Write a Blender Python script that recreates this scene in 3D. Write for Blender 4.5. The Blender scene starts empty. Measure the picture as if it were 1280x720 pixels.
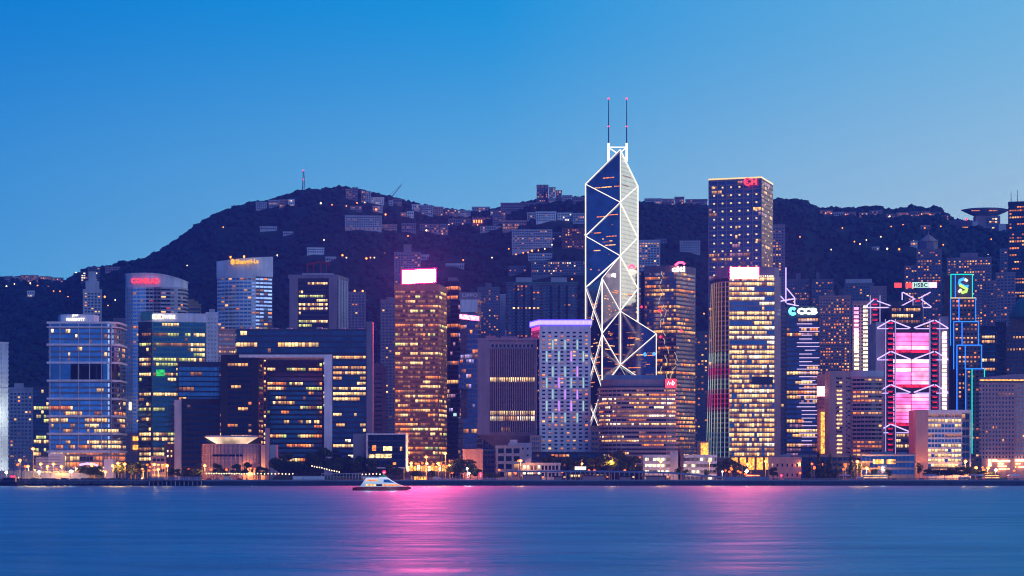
import bpy, math, random, zlib
import numpy as np
from mathutils import Vector, noise, Matrix

# ------------------------------------------------------------------ camera, sky, afterglow, exposure
SC = bpy.context.scene
COL = SC.collection
F, CH, HY = 2430.0, 10.0, 590.0          # focal length in 1280-px units, camera height, horizon row
cam = bpy.data.objects.new('camera', bpy.data.cameras.new('camera'))
COL.objects.link(cam)
cam.location = (0, 0, CH)
cam.rotation_euler = (math.radians(90), 0, 0)
cam.data.sensor_width = 36
cam.data.lens = 36 * F / 1280
cam.data.shift_y = (HY - 360) / 1280
cam.data.clip_start = 1
cam.data.clip_end = 30000
SC.camera = cam
SC.render.engine = 'CYCLES'
SC.view_settings.view_transform = 'Standard'
SC.view_settings.look = 'None'
SC.view_settings.exposure = .5
SC.view_settings.gamma = 1
SC.view_settings.use_curve_mapping = False
SC.cycles.use_denoising = True
SC.cycles.denoiser = 'OPENIMAGEDENOISE'
SC.cycles.denoising_prefilter = 'ACCURATE'
SC.cycles.filter_width = 1.1
SC.cycles.sample_clamp_indirect = 4
SC.cycles.max_bounces = 6
SC.cycles.diffuse_bounces = 2
SC.cycles.glossy_bounces = 3
SC.cycles.volume_bounces = 1
SC.cycles.caustics_reflective = True

def lin(c):
    return tuple((v / 255 / 12.92) if v / 255 <= .04045 else ((v / 255 + .055) / 1.055) ** 2.4 for v in c)

world = bpy.data.worlds.new('World')
SC.world = world
world.use_nodes = True
nt = world.node_tree
nt.nodes.clear()
N, L = nt.nodes.new, nt.links.new
wo = N('ShaderNodeOutputWorld')
bg = N('ShaderNodeBackground')
bg.inputs[1].default_value = .1
sky = N('ShaderNodeTexSky')
sky.sky_type = 'NISHITA'
sky.sun_disc = False
sky.sun_elevation = math.radians(-3)
sky.sun_rotation = math.radians(62)
tc = N('ShaderNodeTexCoord')
sep = N('ShaderNodeSeparateXYZ')
L(tc.outputs['Generated'], sep.inputs[0])
def wmath(op, a, b=None):
    n = N('ShaderNodeMath'); n.operation = op
    for i, v in enumerate((a, b)):
        if v is None: continue
        if isinstance(v, (int, float)): n.inputs[i].default_value = v
        else: L(v, n.inputs[i])
    return n.outputs[0]
az = math.radians(62)
cdot = wmath('ADD', wmath('MULTIPLY', sep.outputs[0], math.sin(az)), wmath('MULTIPLY', sep.outputs[1], math.cos(az)))
hor = wmath('SQRT', wmath('SUBTRACT', 1.0001, wmath('MULTIPLY', sep.outputs[2], sep.outputs[2])))
cc = wmath('ADD', wmath('MULTIPLY', wmath('DIVIDE', cdot, hor), .5), .5)      # 0 = away from the glow, 1 = towards it
def ramp(fac, stops):
    r = N('ShaderNodeValToRGB')
    e = r.color_ramp.elements
    while len(e) < len(stops): e.new(.5)
    for el, (p, c) in zip(e, stops):
        el.position = p; el.color = (*lin(c), 1)
    L(fac, r.inputs[0])
    return r.outputs[0]
low = ramp(cc, [(0, (44, 100, 178)), (.35, (52, 120, 194)), (.60, (84, 166, 214)), (.73, (138, 196, 218)), (.87, (205, 218, 214)), (.97, (285, 276, 246)), (1, (290, 278, 246))])
high = ramp(cc, [(0, (14, 64, 150)), (.35, (6, 84, 168)), (.60, (0, 116, 190)), (.73, (8, 138, 200)), (.87, (108, 174, 206)), (1, (160, 198, 214))])
zen = ramp(cc, [(0, (10, 54, 140)), (1, (20, 84, 160))])
def mr(x, a, b):
    m = N('ShaderNodeMapRange'); m.interpolation_type = 'SMOOTHSTEP'
    m.inputs['From Min'].default_value = a; m.inputs['From Max'].default_value = b
    L(x, m.inputs['Value'])
    return m.outputs[0]
def mix(f, a, b, bt='MIX'):
    m = N('ShaderNodeMix'); m.data_type = 'RGBA'; m.blend_type = bt
    if isinstance(f, (int, float)): m.inputs[0].default_value = f
    else: L(f, m.inputs[0])
    for i, v in ((6, a), (7, b)):
        if isinstance(v, tuple): m.inputs[i].default_value = (*v, 1)
        else: L(v, m.inputs[i])
    return m.outputs[2]
s1 = mix(mr(sep.outputs[2], .03, .25), low, high)
s2 = mix(mr(sep.outputs[2], .22, .8), s1, zen)
vm = N('ShaderNodeVectorMath'); vm.operation = 'SCALE'; vm.inputs[3].default_value = 9.7
L(s2, vm.inputs[0])
skym = mix(.015, vm.outputs[0], sky.outputs[0])
L(skym, bg.inputs[0])
L(bg.outputs[0], wo.inputs[0])

sun = bpy.data.objects.new('afterglow', bpy.data.lights.new('afterglow', 'SUN'))
COL.objects.link(sun)
sun.data.energy = .55
sun.data.angle = math.radians(40)
sun.data.color = (.56, .62, 1)
# soft last light from behind the camera and to the west
sun.rotation_euler = (math.radians(72), 0, math.radians(38))

# ------------------------------------------------------------------ helpers
def px2x(px, D): return (px - 640) * D / F
def wz(py, D): return CH - (py - HY) * D / F
def pt(px, D): return Vector((px2x(px, D), D))
GZ = 4.0                                     # level of the reclaimed land

def tag(o, label=None, cat=None, group=None, kind=None):
    if label: o['label'] = label
    if cat: o['category'] = cat
    if group: o['group'] = group
    if kind: o['kind'] = kind
    return o

def empty(name, loc, label, cat, group=None):
    o = bpy.data.objects.new(name, None)
    COL.objects.link(o)
    o.location = loc
    return tag(o, label, cat, group)

def origin(o):
    l = Vector(o.location)
    while o.parent:
        o = o.parent; l += Vector(o.location)
    return l

class MB:
    def __init__(s): s.v, s.f, s.m, s.mats, s.uv = [], [], [], [], {}
    def mi(s, m):
        if m not in s.mats: s.mats.append(m)
        return s.mats.index(m)
    def face(s, pts, m):
        b = len(s.v); s.v += [tuple(p) for p in pts]
        s.f.append(tuple(range(b, b + len(pts)))); s.m.append(s.mi(m))
    def prism(s, poly, z0, z1, m, mtop=None, ztop=None):
        """poly: CCW seen from above; z1 may be a list of heights"""
        n = len(poly); b = len(s.v)
        z1s = z1 if isinstance(z1, (list, tuple)) else [z1] * n
        z0s = z0 if isinstance(z0, (list, tuple)) else [z0] * n
        s.v += [(p[0], p[1], z) for p, z in zip(poly, z0s)] + [(p[0], p[1], z) for p, z in zip(poly, z1s)]
        k = s.mi(m)
        for i in range(n):
            j = (i + 1) % n
            s.f.append((b + i, b + j, b + n + j, b + n + i)); s.m.append(k)
        s.f.append(tuple(b + n + i for i in range(n))); s.m.append(s.mi(mtop or m))
        s.f.append(tuple(b + n - 1 - i for i in range(n))); s.m.append(k)
    def box(s, x0, x1, y0, y1, z0, z1, m, mtop=None):
        s.prism([(x0, y0), (x1, y0), (x1, y1), (x0, y1)], z0, z1, m, mtop)
    def obox(s, c, u, w, d, z0, z1, m):
        """box centred on c (2D), u = unit width direction, w wide, d deep"""
        c = Vector(c); u = Vector(u).normalized(); v = Vector((-u.y, u.x))
        s.prism([c - u * w / 2 - v * d / 2, c + u * w / 2 - v * d / 2, c + u * w / 2 + v * d / 2, c - u * w / 2 + v * d / 2], z0, z1, m)
    def tube(s, p0, p1, r0, m, r1=None, n=6):
        p0, p1 = Vector(p0), Vector(p1); r1 = r0 if r1 is None else r1
        d = (p1 - p0).normalized()
        a = d.orthogonal().normalized(); c = d.cross(a)
        b = len(s.v); k = s.mi(m)
        for P, r in ((p0, r0), (p1, r1)):
            for i in range(n):
                t = 2 * math.pi * i / n
                s.v.append(tuple(P + (a * math.cos(t) + c * math.sin(t)) * r))
        for i in range(n):
            j = (i + 1) % n
            s.f.append((b + i, b + j, b + n + j, b + n + i)); s.m.append(k)
        s.f.append(tuple(b + n - 1 - i for i in range(n))); s.m.append(k)
        s.f.append(tuple(b + n + i for i in range(n))); s.m.append(k)
    def path(s, pts, r, m, n=6):
        """one connected tube along points"""
        b = len(s.v); k = s.mi(m); P = [Vector(p) for p in pts]
        for q, p in enumerate(P):
            d = (P[min(q + 1, len(P) - 1)] - P[max(q - 1, 0)]).normalized()
            a = Vector((0, 1, 0)) if abs(d.y) < .9 else Vector((1, 0, 0))
            a = (a - d * a.dot(d)).normalized(); c = d.cross(a)
            rr = r[q] if isinstance(r, (list, tuple)) else r
            for i in range(n):
                t = 2 * math.pi * i / n
                s.v.append(tuple(p + (a * math.cos(t) + c * math.sin(t)) * rr))
        for q in range(len(P) - 1):
            for i in range(n):
                j = (i + 1) % n; o = b + q * n
                s.f.append((o + i, o + j, o + n + j, o + n + i)); s.m.append(k)
        s.f.append(tuple(b + n - 1 - i for i in range(n))); s.m.append(k)
        e = b + (len(P) - 1) * n
        s.f.append(tuple(e + i for i in range(n))); s.m.append(k)
    def lathe(s, c, prof, m, n=24, mcap=None):
        """prof = [(r, z)...] going up"""
        b = len(s.v); k = s.mi(m)
        for r, z in prof:
            for i in range(n):
                t = 2 * math.pi * i / n
                s.v.append((c[0] + r * math.cos(t), c[1] + r * math.sin(t), z))
        for q in range(len(prof) - 1):
            for i in range(n):
                j = (i + 1) % n; o = b + q * n
                s.f.append((o + i, o + j, o + n + j, o + n + i)); s.m.append(k)
        e = b + (len(prof) - 1) * n
        s.f.append(tuple(e + i for i in range(n))); s.m.append(s.mi(mcap or m))
        s.f.append(tuple(b + n - 1 - i for i in range(n))); s.m.append(k)
    def build(s, name, parent=None, loc=None, smooth=False):
        me = bpy.data.meshes.new(name)
        o0 = origin(parent) if parent else Vector(loc or (0, 0, 0))
        me.from_pydata([(v[0] - o0.x, v[1] - o0.y, v[2] - o0.z) for v in s.v], [], s.f)
        for m in s.mats: me.materials.append(m)
        me.polygons.foreach_set('material_index', s.m)
        if smooth: me.polygons.foreach_set('use_smooth', [True] * len(s.f))
        if s.uv:
            ul = me.uv_layers.new(name='room')
            for fi_, q in s.uv.items():
                for li, c in zip(me.polygons[fi_].loop_indices, q): ul.data[li].uv = c
        me.update()
        o = bpy.data.objects.new(name, me)
        COL.objects.link(o)
        if parent: o.parent = parent
        else: o.location = o0
        return o

def copy_tree(o, parent=None):
    c = o.copy(); COL.objects.link(c); c.parent = parent
    for ch in list(o.children): copy_tree(ch, c)
    return c

# ------------------------------------------------------------------ materials
M = {}
def newmat(name):
    m = bpy.data.materials.new(name); m.use_nodes = True
    M[name] = m
    return m, m.node_tree, m.node_tree.nodes['Principled BSDF']

def wall(name, rgb, rough=.75, var=.26, scale=.06, metal=0, spec=.4):
    """stone, concrete or metal: base colour with weathering blotches and vertical rain streaks"""
    m, t, p = newmat(name)
    tc = t.nodes.new('ShaderNodeTexCoord')
    mp = t.nodes.new('ShaderNodeMapping'); mp.inputs['Scale'].default_value = (1, 1, .12)
    n1 = t.nodes.new('ShaderNodeTexNoise'); n1.inputs['Scale'].default_value = scale * 6; n1.inputs['Detail'].default_value = 5
    n2 = t.nodes.new('ShaderNodeTexNoise'); n2.inputs['Scale'].default_value = scale; n2.inputs['Detail'].default_value = 3
    t.links.new(tc.outputs['Object'], mp.inputs[0]); t.links.new(mp.outputs[0], n1.inputs[0]); t.links.new(tc.outputs['Object'], n2.inputs[0])
    ad = t.nodes.new('ShaderNodeMath'); ad.operation = 'ADD'
    t.links.new(n1.outputs[0], ad.inputs[0]); t.links.new(n2.outputs[0], ad.inputs[1])
    r = t.nodes.new('ShaderNodeMapRange'); r.inputs['From Min'].default_value = .6; r.inputs['From Max'].default_value = 1.4
    r.inputs['To Min'].default_value = 1 - var; r.inputs['To Max'].default_value = 1 + var
    t.links.new(ad.outputs[0], r.inputs[0])
    v = t.nodes.new('ShaderNodeVectorMath'); v.operation = 'SCALE'; v.inputs[0].default_value = rgb
    t.links.new(r.outputs[0], v.inputs[3]); t.links.new(v.outputs[0], p.inputs['Base Color'])
    p.inputs['Roughness'].default_value = rough; p.inputs['Metallic'].default_value = metal
    p.inputs['Specular IOR Level'].default_value = spec
    return m

def glass(name, rgb, rough=.12, metal=1.0, wob=.0, var=.3, floors=False):
    """coated curtain-wall glass: tinted mirror, each pane very slightly out of true"""
    m, t, p = newmat(name)
    tc = t.nodes.new('ShaderNodeTexCoord')
    n = t.nodes.new('ShaderNodeTexNoise'); n.inputs['Scale'].default_value = .11; n.inputs['Detail'].default_value = 4
    t.links.new(tc.outputs['Object'], n.inputs[0])
    r = t.nodes.new('ShaderNodeMapRange'); r.inputs['From Min'].default_value = .3; r.inputs['From Max'].default_value = .7
    r.inputs['To Min'].default_value = 1 - var; r.inputs['To Max'].default_value = 1 + var
    t.links.new(n.outputs[0], r.inputs[0])
    v = t.nodes.new('ShaderNodeVectorMath'); v.operation = 'SCALE'; v.inputs[0].default_value = rgb
    fac = r.outputs[0]
    if floors:                      # spandrel line at every storey
        sz = t.nodes.new('ShaderNodeSeparateXYZ'); t.links.new(tc.outputs['Object'], sz.inputs[0])
        a = t.nodes.new('ShaderNodeMath'); a.operation = 'WRAP'; a.inputs[1].default_value = 3.9; a.inputs[2].default_value = 0; t.links.new(sz.outputs[2], a.inputs[0])
        g = t.nodes.new('ShaderNodeMath'); g.operation = 'GREATER_THAN'; g.inputs[1].default_value = 1.3; t.links.new(a.outputs[0], g.inputs[0])
        mm = t.nodes.new('ShaderNodeMath'); mm.operation = 'MULTIPLY_ADD'; mm.inputs[1].default_value = .18; mm.inputs[2].default_value = .82; t.links.new(g.outputs[0], mm.inputs[0])
        m2 = t.nodes.new('ShaderNodeMath'); m2.operation = 'MULTIPLY'; t.links.new(mm.outputs[0], m2.inputs[0]); t.links.new(fac, m2.inputs[1]); fac = m2.outputs[0]
    t.links.new(fac, v.inputs[3]); t.links.new(v.outputs[0], p.inputs['Base Color'])
    p.inputs['Roughness'].default_value = rough; p.inputs['Metallic'].default_value = metal
    if wob:
        b = t.nodes.new('ShaderNodeBump'); b.inputs['Strength'].default_value = wob; b.inputs['Distance'].default_value = 1
        t.links.new(n.outputs[0], b.inputs['Height']); t.links.new(b.outputs[0], p.inputs['Normal'])
    return m

def lit(name, rgb, st, room=True, sample=False, scale=.55):
    """a lit room or lamp; rooms are uneven inside (ceiling lights, blinds, furniture)"""
    m, t, p = newmat(name)
    p.inputs['Base Color'].default_value = (.03, .03, .03, 1); p.inputs['Roughness'].default_value = .2
    p.inputs['Emission Color'].default_value = (*rgb, 1)
    if room:
        tc = t.nodes.new('ShaderNodeTexCoord')
        n = t.nodes.new('ShaderNodeTexNoise'); n.inputs['Scale'].default_value = scale; n.inputs['Detail'].default_value = 2
        t.links.new(tc.outputs['Object'], n.inputs[0])
        r = t.nodes.new('ShaderNodeMapRange'); r.inputs['From Min'].default_value = .32; r.inputs['From Max'].default_value = .68
        r.inputs['To Min'].default_value = st * .3; r.inputs['To Max'].default_value = st * 1.7
        t.links.new(n.outputs[0], r.inputs[0]); t.links.new(r.outputs[0], p.inputs['Emission Strength'])
    else:
        p.inputs['Emission Strength'].default_value = st
    m.cycles.emission_sampling = 'AUTO' if sample else 'NONE'
    return m

wall('white', (.74, .72, .73)); wall('pale', (.48, .46, .50)); wall('concrete', (.34, .31, .34)); wall('mauve', (.30, .22, .27))
wall('pinkstone', (.52, .29, .27)); wall('rosestone', (.62, .31, .27)); wall('brown', (.17, .10, .09)); wall('dark', (.025, .03, .045), .35); wall('navy', (.03, .045, .08), .4)
wall('bluegrey', (.15, .18, .23)); wall('greypaint', (.22, .22, .25)); wall('steel', (.45, .45, .48), .35, metal=.7); wall('redpaint', (.35, .03, .02))
wall('teal', (.05, .22, .20), .5); wall('tan', (.30, .22, .14)); wall('roofgrey', (.12, .12, .13)); wall('goldwall', (.62, .20, .10), .5, metal=.1)
wall('black', (.012, .013, .016), .5); wall('blueroof', (.16, .24, .36), .5); wall('redbrick', (.28, .10, .08))
wall('timber', (.07, .05, .04)); wall('stone', (.09, .09, .10), .9, .5, 1.0)
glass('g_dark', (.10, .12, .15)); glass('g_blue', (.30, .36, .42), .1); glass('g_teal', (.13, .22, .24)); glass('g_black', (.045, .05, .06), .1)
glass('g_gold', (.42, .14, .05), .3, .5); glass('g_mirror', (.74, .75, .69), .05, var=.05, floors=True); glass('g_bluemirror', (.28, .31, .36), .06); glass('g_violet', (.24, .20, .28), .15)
glass('g_sky', (.55, .62, .70), .08, wob=.02)
lit('w', (1, .47, .14), 1.15); lit('y', (1, .63, .24), 1.5); lit('o', (1, .25, .04), 1.0); lit('c', (1, .80, .50), 1.8); lit('d', (.55, .20, .07), .35)
lit('r', (.9, .03, .10), .7); lit('g', (.75, .80, .22), .9); lit('p', (.75, .35, .55), .35); lit('v', (.55, .45, 1), .8)
def room(k):
    """a lit room seen through its pane: ceiling lights bright at the top, furniture and sills dark at the bottom, blinds and lamps differing from room to room"""
    src = M[k].node_tree.nodes['Principled BSDF']; rgb = src.inputs['Emission Color'].default_value[:3]
    st = {'w': 1.15, 'y': 1.5, 'o': 1.0, 'c': 1.8, 'd': .5, 'r': .7, 'g': .95, 'p': .4, 'v': .8}[k]
    m, t, p = newmat(k + '_room'); nn, ll = t.nodes.new, t.links.new
    p.inputs['Base Color'].default_value = (.03, .03, .035, 1); p.inputs['Roughness'].default_value = .15
    uv = nn('ShaderNodeUVMap'); uv.uv_map = 'room'; sx = nn('ShaderNodeSeparateXYZ'); ll(uv.outputs[0], sx.inputs[0])
    def mth(op, a, b=0.0, c=0.0):
        n = nn('ShaderNodeMath'); n.operation = op
        for i, v in enumerate((a, b, c)):
            if isinstance(v, (int, float)): n.inputs[i].default_value = v
            else: ll(v, n.inputs[i])
        return n.outputs[0]
    fl, fr = mth('FLOOR', sx.outputs[0]), mth('FRACT', sx.outputs[0])
    wn = nn('ShaderNodeTexWhiteNoise'); wn.noise_dimensions = '1D'; ll(fl, wn.inputs['W'])
    w3 = nn('ShaderNodeSeparateColor'); ll(wn.outputs['Color'], w3.inputs[0])
    top = mth('ADD', .38, mth('MULTIPLY', mth('POWER', sx.outputs[1], 1.7), .95))
    blind = mth('GREATER_THAN', mth('ADD', sx.outputs[1], mth('MULTIPLY', w3.outputs[1], .55)), .40)     # desks and half-drawn blinds
    body = mth('MULTIPLY', top, mth('ADD', .35, mth('MULTIPLY', blind, .65)))
    fin = mth('MULTIPLY', mth('GREATER_THAN', fr, .07), mth('LESS_THAN', fr, .93))
    gain = mth('ADD', .40, mth('MULTIPLY', mth('POWER', w3.outputs[0], 1.4), 1.25))
    e = mth('MULTIPLY', mth('MULTIPLY', body, gain), mth('ADD', .25, mth('MULTIPLY', fin, .75)))
    ll(mth('MULTIPLY', e, st * 1.15), p.inputs['Emission Strength'])
    mx = nn('ShaderNodeMix'); mx.data_type = 'RGBA'; ll(mth('MULTIPLY', w3.outputs[2], .45), mx.inputs[0])
    mx.inputs[6].default_value = (*rgb, 1); mx.inputs[7].default_value = (rgb[0] * .95, rgb[1] * .62 + .04, rgb[2] * .5, 1)
    ll(mx.outputs[2], p.inputs['Emission Color'])
    m.cycles.emission_sampling = 'NONE'
    return m
ROOM = {M[k].name: room(k) for k in 'wyocdrgpv'}
PAL = {k: M[k] for k in 'wyocdrgpv'}
lit('led_white', (1, .91, .78), 1.15, False); lit('led_violet', (.66, .48, 1), 1.2, False); lit('led_purple', (.17, .13, 1), 3.6, False, True)
lit('led_cyan', (.58, .95, .92), .75, False); lit('led_magenta', (.72, .30, 1), 1.3, False); lit('neon_blue', (.02, .18, 1), 1.6, False); lit('neon_teal', (0, .75, .62), 1.1, False)
lit('sign_pink', (1, .036, .105), 1050, False, True); lit('sign_rose', (1, .06, .11), 620, False, True); lit('sign_white', (1, .90, .78), 1.3, False)
lit('sign_red', (1, .05, .08), 1.3, False); lit('sign_orange', (1, .33, .01), 1.8, False); lit('sign_gold', (1, .48, .03), 1.0, False); lit('sign_cyan', (.10, .70, .95), 3.0, False, True)
lit('sign_blue', (.05, .35, .95), 1.4, False); lit('sign_green', (.45, .85, .08), 1.4, False)
lit('lamp_sodium', (1, .20, .018), 4.5, False); lit('lamp_amber', (1, .13, .012), 2.4, False); lit('lamp_white', (1, .85, .62), 14, False); lit('lamp_flood', (1, .80, .50), 60, False, True); lit('lamp_red', (1, .01, .03), 6, False); lit('lamp_green', (.02, .9, .45), 3, False)
lit('lamp_hill', (1, .25, .03), 3.5, False); lit('lamp_hillwhite', (1, .75, .4), 2.5, False)
lit('panel_pink', (1, .12, .38), 2.3, True, True, .07); lit('panel_rose', (1, .28, .50), 2.0, True, True, .07); lit('panel_red', (1, .01, .05), .8); lit('panel_white', (1, .70, .78), 1.8, True, False, .1)
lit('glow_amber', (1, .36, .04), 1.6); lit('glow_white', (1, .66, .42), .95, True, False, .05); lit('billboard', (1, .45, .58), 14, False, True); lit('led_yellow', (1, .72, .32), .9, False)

# ------------------------------------------------------------------ facades
ORD = 'first second third fourth fifth sixth seventh eighth ninth tenth eleventh twelfth thirteenth fourteenth fifteenth sixteenth seventeenth eighteenth nineteenth twentieth'.split()

class Lit:
    """which windows are lit: office floors light up in runs"""
    def __init__(s, seed, p, run, pal):
        s.r = random.Random(seed); s.p, s.run, s.pal = p, run, pal
    def floor(s):
        s.pf = min(.95, s.p * s.r.choice((.15, .5, .8, 1.2, 2.0))); s.on = s.r.random() < s.pf; s.c = PAL[s.r.choice(s.pal)]
    def next(s):
        if s.pf <= 0: return None
        if s.r.random() < 1 / max(s.run, 1):
            s.on = s.r.random() < s.pf
            s.c = PAL[s.r.choice(s.pal)]
        if not s.on: return None
        return s.c if s.r.random() > .12 else PAL['d']

DEF = dict(fh=3.8, wh=.55, bay=3.0, pr=.8, wall='concrete', glass='g_dark', p=.2, run=3, pal='wwyo', out=.15, sp=.4, top=3, bot=5, m=1.0, sill=.25)

def offset(poly, d):
    n = len(poly); out = []
    for i in range(n):
        a, b, c = Vector(poly[i - 1]), Vector(poly[i]), Vector(poly[(i + 1) % n])
        e1, e2 = (b - a).normalized(), (c - b).normalized()
        n1, n2 = Vector((e1.y, -e1.x)), Vector((e2.y, -e2.x))
        k = n1 + n2
        if k.length < 1e-4: out.append(b + n1 * d); continue
        k /= k.length
        out.append(b + k * d / max(.35, k.dot(n1)))
    return out

def facade(root, poly, z0, z1, st, seed, name='window_band', edges=None):
    """one window band per storey wrapped round the edges that can be seen: panes, mullions and the spandrel above, one connected mesh"""
    S = dict(DEF, **st); per = S.get('per', {})
    n = len(poly)
    vis = []
    for i in range(n):
        a, b = Vector(poly[i]), Vector(poly[(i + 1) % n]); e = b - a
        nr = Vector((e.y, -e.x)).normalized(); mid = (a + b) / 2
        if edges is None and nr.dot(-mid.normalized()) > -.30 or edges is not None and i in edges: vis.append(i)
    if not vis: return
    # start after a gap so that the run of edges is contiguous
    for k in range(len(vis)):
        if (vis[k] - 1) % n not in vis: vis = vis[k:] + vis[:k]; break
    A, B = offset(poly, S['out']), offset(poly, S['out'] + S['sp'])
    L_ = Lit(seed, S['p'], S['run'], S['pal'])
    nf = max(1, int((z1 - z0 - S['top'] - S['bot']) / S['fh']))
    fh = (z1 - z0 - S['top'] - S['bot']) / nf
    for f in range(nf):
        za = z0 + S['bot'] + f * fh; zc = za + fh
        zp0 = za + fh * S['sill'] ; zp1 = min(zc, zp0 + fh * S['wh'])
        mb = MB(); L_.floor()
        rows = []          # (pointA, pointB) along the run; material of the segment to the next
        for i in vis:
            E = dict(S, **per.get(i, {}))
            a, b, ab, bb = A[i], A[(i + 1) % n], B[i], B[(i + 1) % n]
            Ln = (b - a).length; m = min(E['m'], Ln * .2)
            nb = max(1, int(round((Ln - 2 * m) / E['bay']))); w = (Ln - 2 * m) / nb
            wm, gm = M[E['wall']], M[E['glass']]
            seg = [(0, wm)] if m > .01 else []
            for q in range(nb):
                s0 = m + q * w + w * (1 - E['pr']) / 2
                c = L_.next() if E['p'] > 0 else None
                if c is None and E.get('dim') and L_.r.random() < E['dim']: c = PAL['d']  # some unlit panes glow faintly, their glimmer put into emission
                if 'fn' in E: c = E['fn'](f, nf, q, nb, c)
                if c is not None: c = ROOM.get(c.name, c)
                seg.append((s0, c or gm))
                if E['pr'] < .995: seg.append((s0 + w * E['pr'], wm))
            if m > .01 and E['pr'] >= .995: seg.append((Ln - m, wm))
            for s, mt in seg:
                t = s / Ln
                rows.append((a.lerp(b, t), ab.lerp(bb, t), mt, wm if 'spm' not in E else M[E['spm']]))
            last = (b, bb)
        rows.append((last[0], last[1], None, None))
        k = len(rows)
        for pA, pB, _, _ in rows:
            mb.v += [(pA.x, pA.y, zp0), (pA.x, pA.y, zp1), (pB.x, pB.y, zp1), (pB.x, pB.y, zp0 + fh), (pA.x, pA.y, zp0 + fh)]
        top = zp0 + fh
        for q in range(k - 1):
            o, e = q * 5, q * 5 + 5
            u0 = (seed * 131 + f * 977 + q * 7) % 60000; mb.uv[len(mb.f)] = [(u0 + .001, 0), (u0 + .999, 0), (u0 + .999, 1), (u0 + .001, 1)]
            mb.f.append((o, e, e + 1, o + 1)); mb.m.append(mb.mi(rows[q][2]))
            if f < nf - 1 or True:
                for r in (1, 2, 3):
                    mb.f.append((o + r, e + r, e + r + 1, o + r + 1)); mb.m.append(mb.mi(rows[q][3]))
        mb.build(name, root)

def tower(name, label, cat, poly, zt, st, seed=0, group=None, zb=GZ, parapet=1.2, plant=None, edges=None, cap=None):
    S = dict(DEF, **st)
    c = sum((Vector(p) for p in poly), Vector((0, 0))) / len(poly)
    root = empty(name, (c.x, c.y, zb), label, cat, group)
    b = MB(); b.prism(poly, zb, zt, M[S['wall']], M['roofgrey']); b.build('wall', root)
    facade(root, poly, zb, zt, st, seed or zlib.crc32(label.encode()) % 9999, edges=edges)
    if parapet:
        p = MB(); p.prism(offset(poly, S['sp'] + S['out'] + .12), zt - .5, zt + parapet, M[cap or S['wall']], M['roofgrey']); p.build('parapet', root)
    for k in plant or []:            # (fraction of width, centre fraction, height, material)
        w, cf, h, mt = k
        a, d = Vector(poly[0]), Vector(poly[1])
        u = (d - a); P = a.lerp(d, cf) * .45 + c * .55 + u * (cf - .5) * .3
        q = MB(); q.obox(P, u, u.length * w, u.length * w * .6, zt + parapet - .2, zt + parapet + h, M[mt]); q.build('plant_room', root)
    return root

def rect(px0, px1, D, dep):
    """rectangle turned to the harbour with its front spanning px0..px1 at distance D"""
    mid = (px0 + px1) / 2; X = px2x(mid, D); th = math.atan2(X, D)
    u = Vector((math.cos(th), -math.sin(th))); v = Vector((math.sin(th), math.cos(th)))
    c = Vector((X, D)); w = (px1 - px0) * D / F * math.cos(th) / 2
    return [c - u * w, c + u * w, c + u * w + v * dep, c - u * w + v * dep]

def corner(pL, pC, pR, D, dl, dr):
    """two faces meeting at a near corner pC"""
    A, B, C = pt(pL, D + dl), pt(pC, D), pt(pR, D + dr)
    return [A, B, C, A + C - B]

def arcfront(px0, px1, D, bulge, dep, n=10):
    """plan with a front curving towards the harbour"""
    a, b = pt(px0, D), pt(px1, D); pts = []
    for i in range(n + 1):
        t = i / n; p = a.lerp(b, t); p.y -= bulge * math.sin(math.pi * t); pts.append(p)
    v = (a + b).normalized()
    return pts + [b + v * dep, a + v * dep]

_fonts = {}
def text(root, s, px, py, D, wpx, hpx, mat, u=(1, 0), name='lettering', dep=.5, bold=.03, off=0.0, slant=0.0):
    """solid letters standing on a wall or roof, sized wpx by hpx"""
    cu = bpy.data.curves.new(name, 'FONT'); cu.body = s; cu.extrude = .06; cu.offset = bold; cu.resolution_u = 2; cu.space_character = 1.05
    o = bpy.data.objects.new(name, cu); COL.objects.link(o)
    bpy.context.view_layer.update()
    me = bpy.data.meshes.new_from_object(o.evaluated_get(bpy.context.evaluated_depsgraph_get()))
    bpy.data.objects.remove(o)
    v = np.zeros(len(me.vertices) * 3); me.vertices.foreach_get('co', v); v = v.reshape(-1, 3)
    lo, hi = v.min(0), v.max(0); W, H = wpx * D / F, hpx * D / F
    u = Vector(u).normalized(); nrm = Vector((u.y, -u.x)); c = pt(px, D); z = wz(py, D); org = origin(root)
    out = np.zeros_like(v)
    sx = ((v[:, 0] - lo[0]) / (hi[0] - lo[0]) - .5) * W; sz = ((v[:, 1] - lo[1]) / (hi[1] - lo[1]) - .5) * H
    sd = ((v[:, 2] - lo[2]) / max(1e-6, hi[2] - lo[2])) * dep + off
    sz = sz + sx * slant
    out[:, 0] = c.x + u.x * sx + nrm.x * sd - org.x; out[:, 1] = c.y + u.y * sx + nrm.y * sd - org.y; out[:, 2] = z + sz - org.z
    me.vertices.foreach_set('co', out.reshape(-1)); me.materials.clear(); me.materials.append(mat); me.update()
    o = bpy.data.objects.new(name, me); COL.objects.link(o); o.parent = root
    return o

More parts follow.
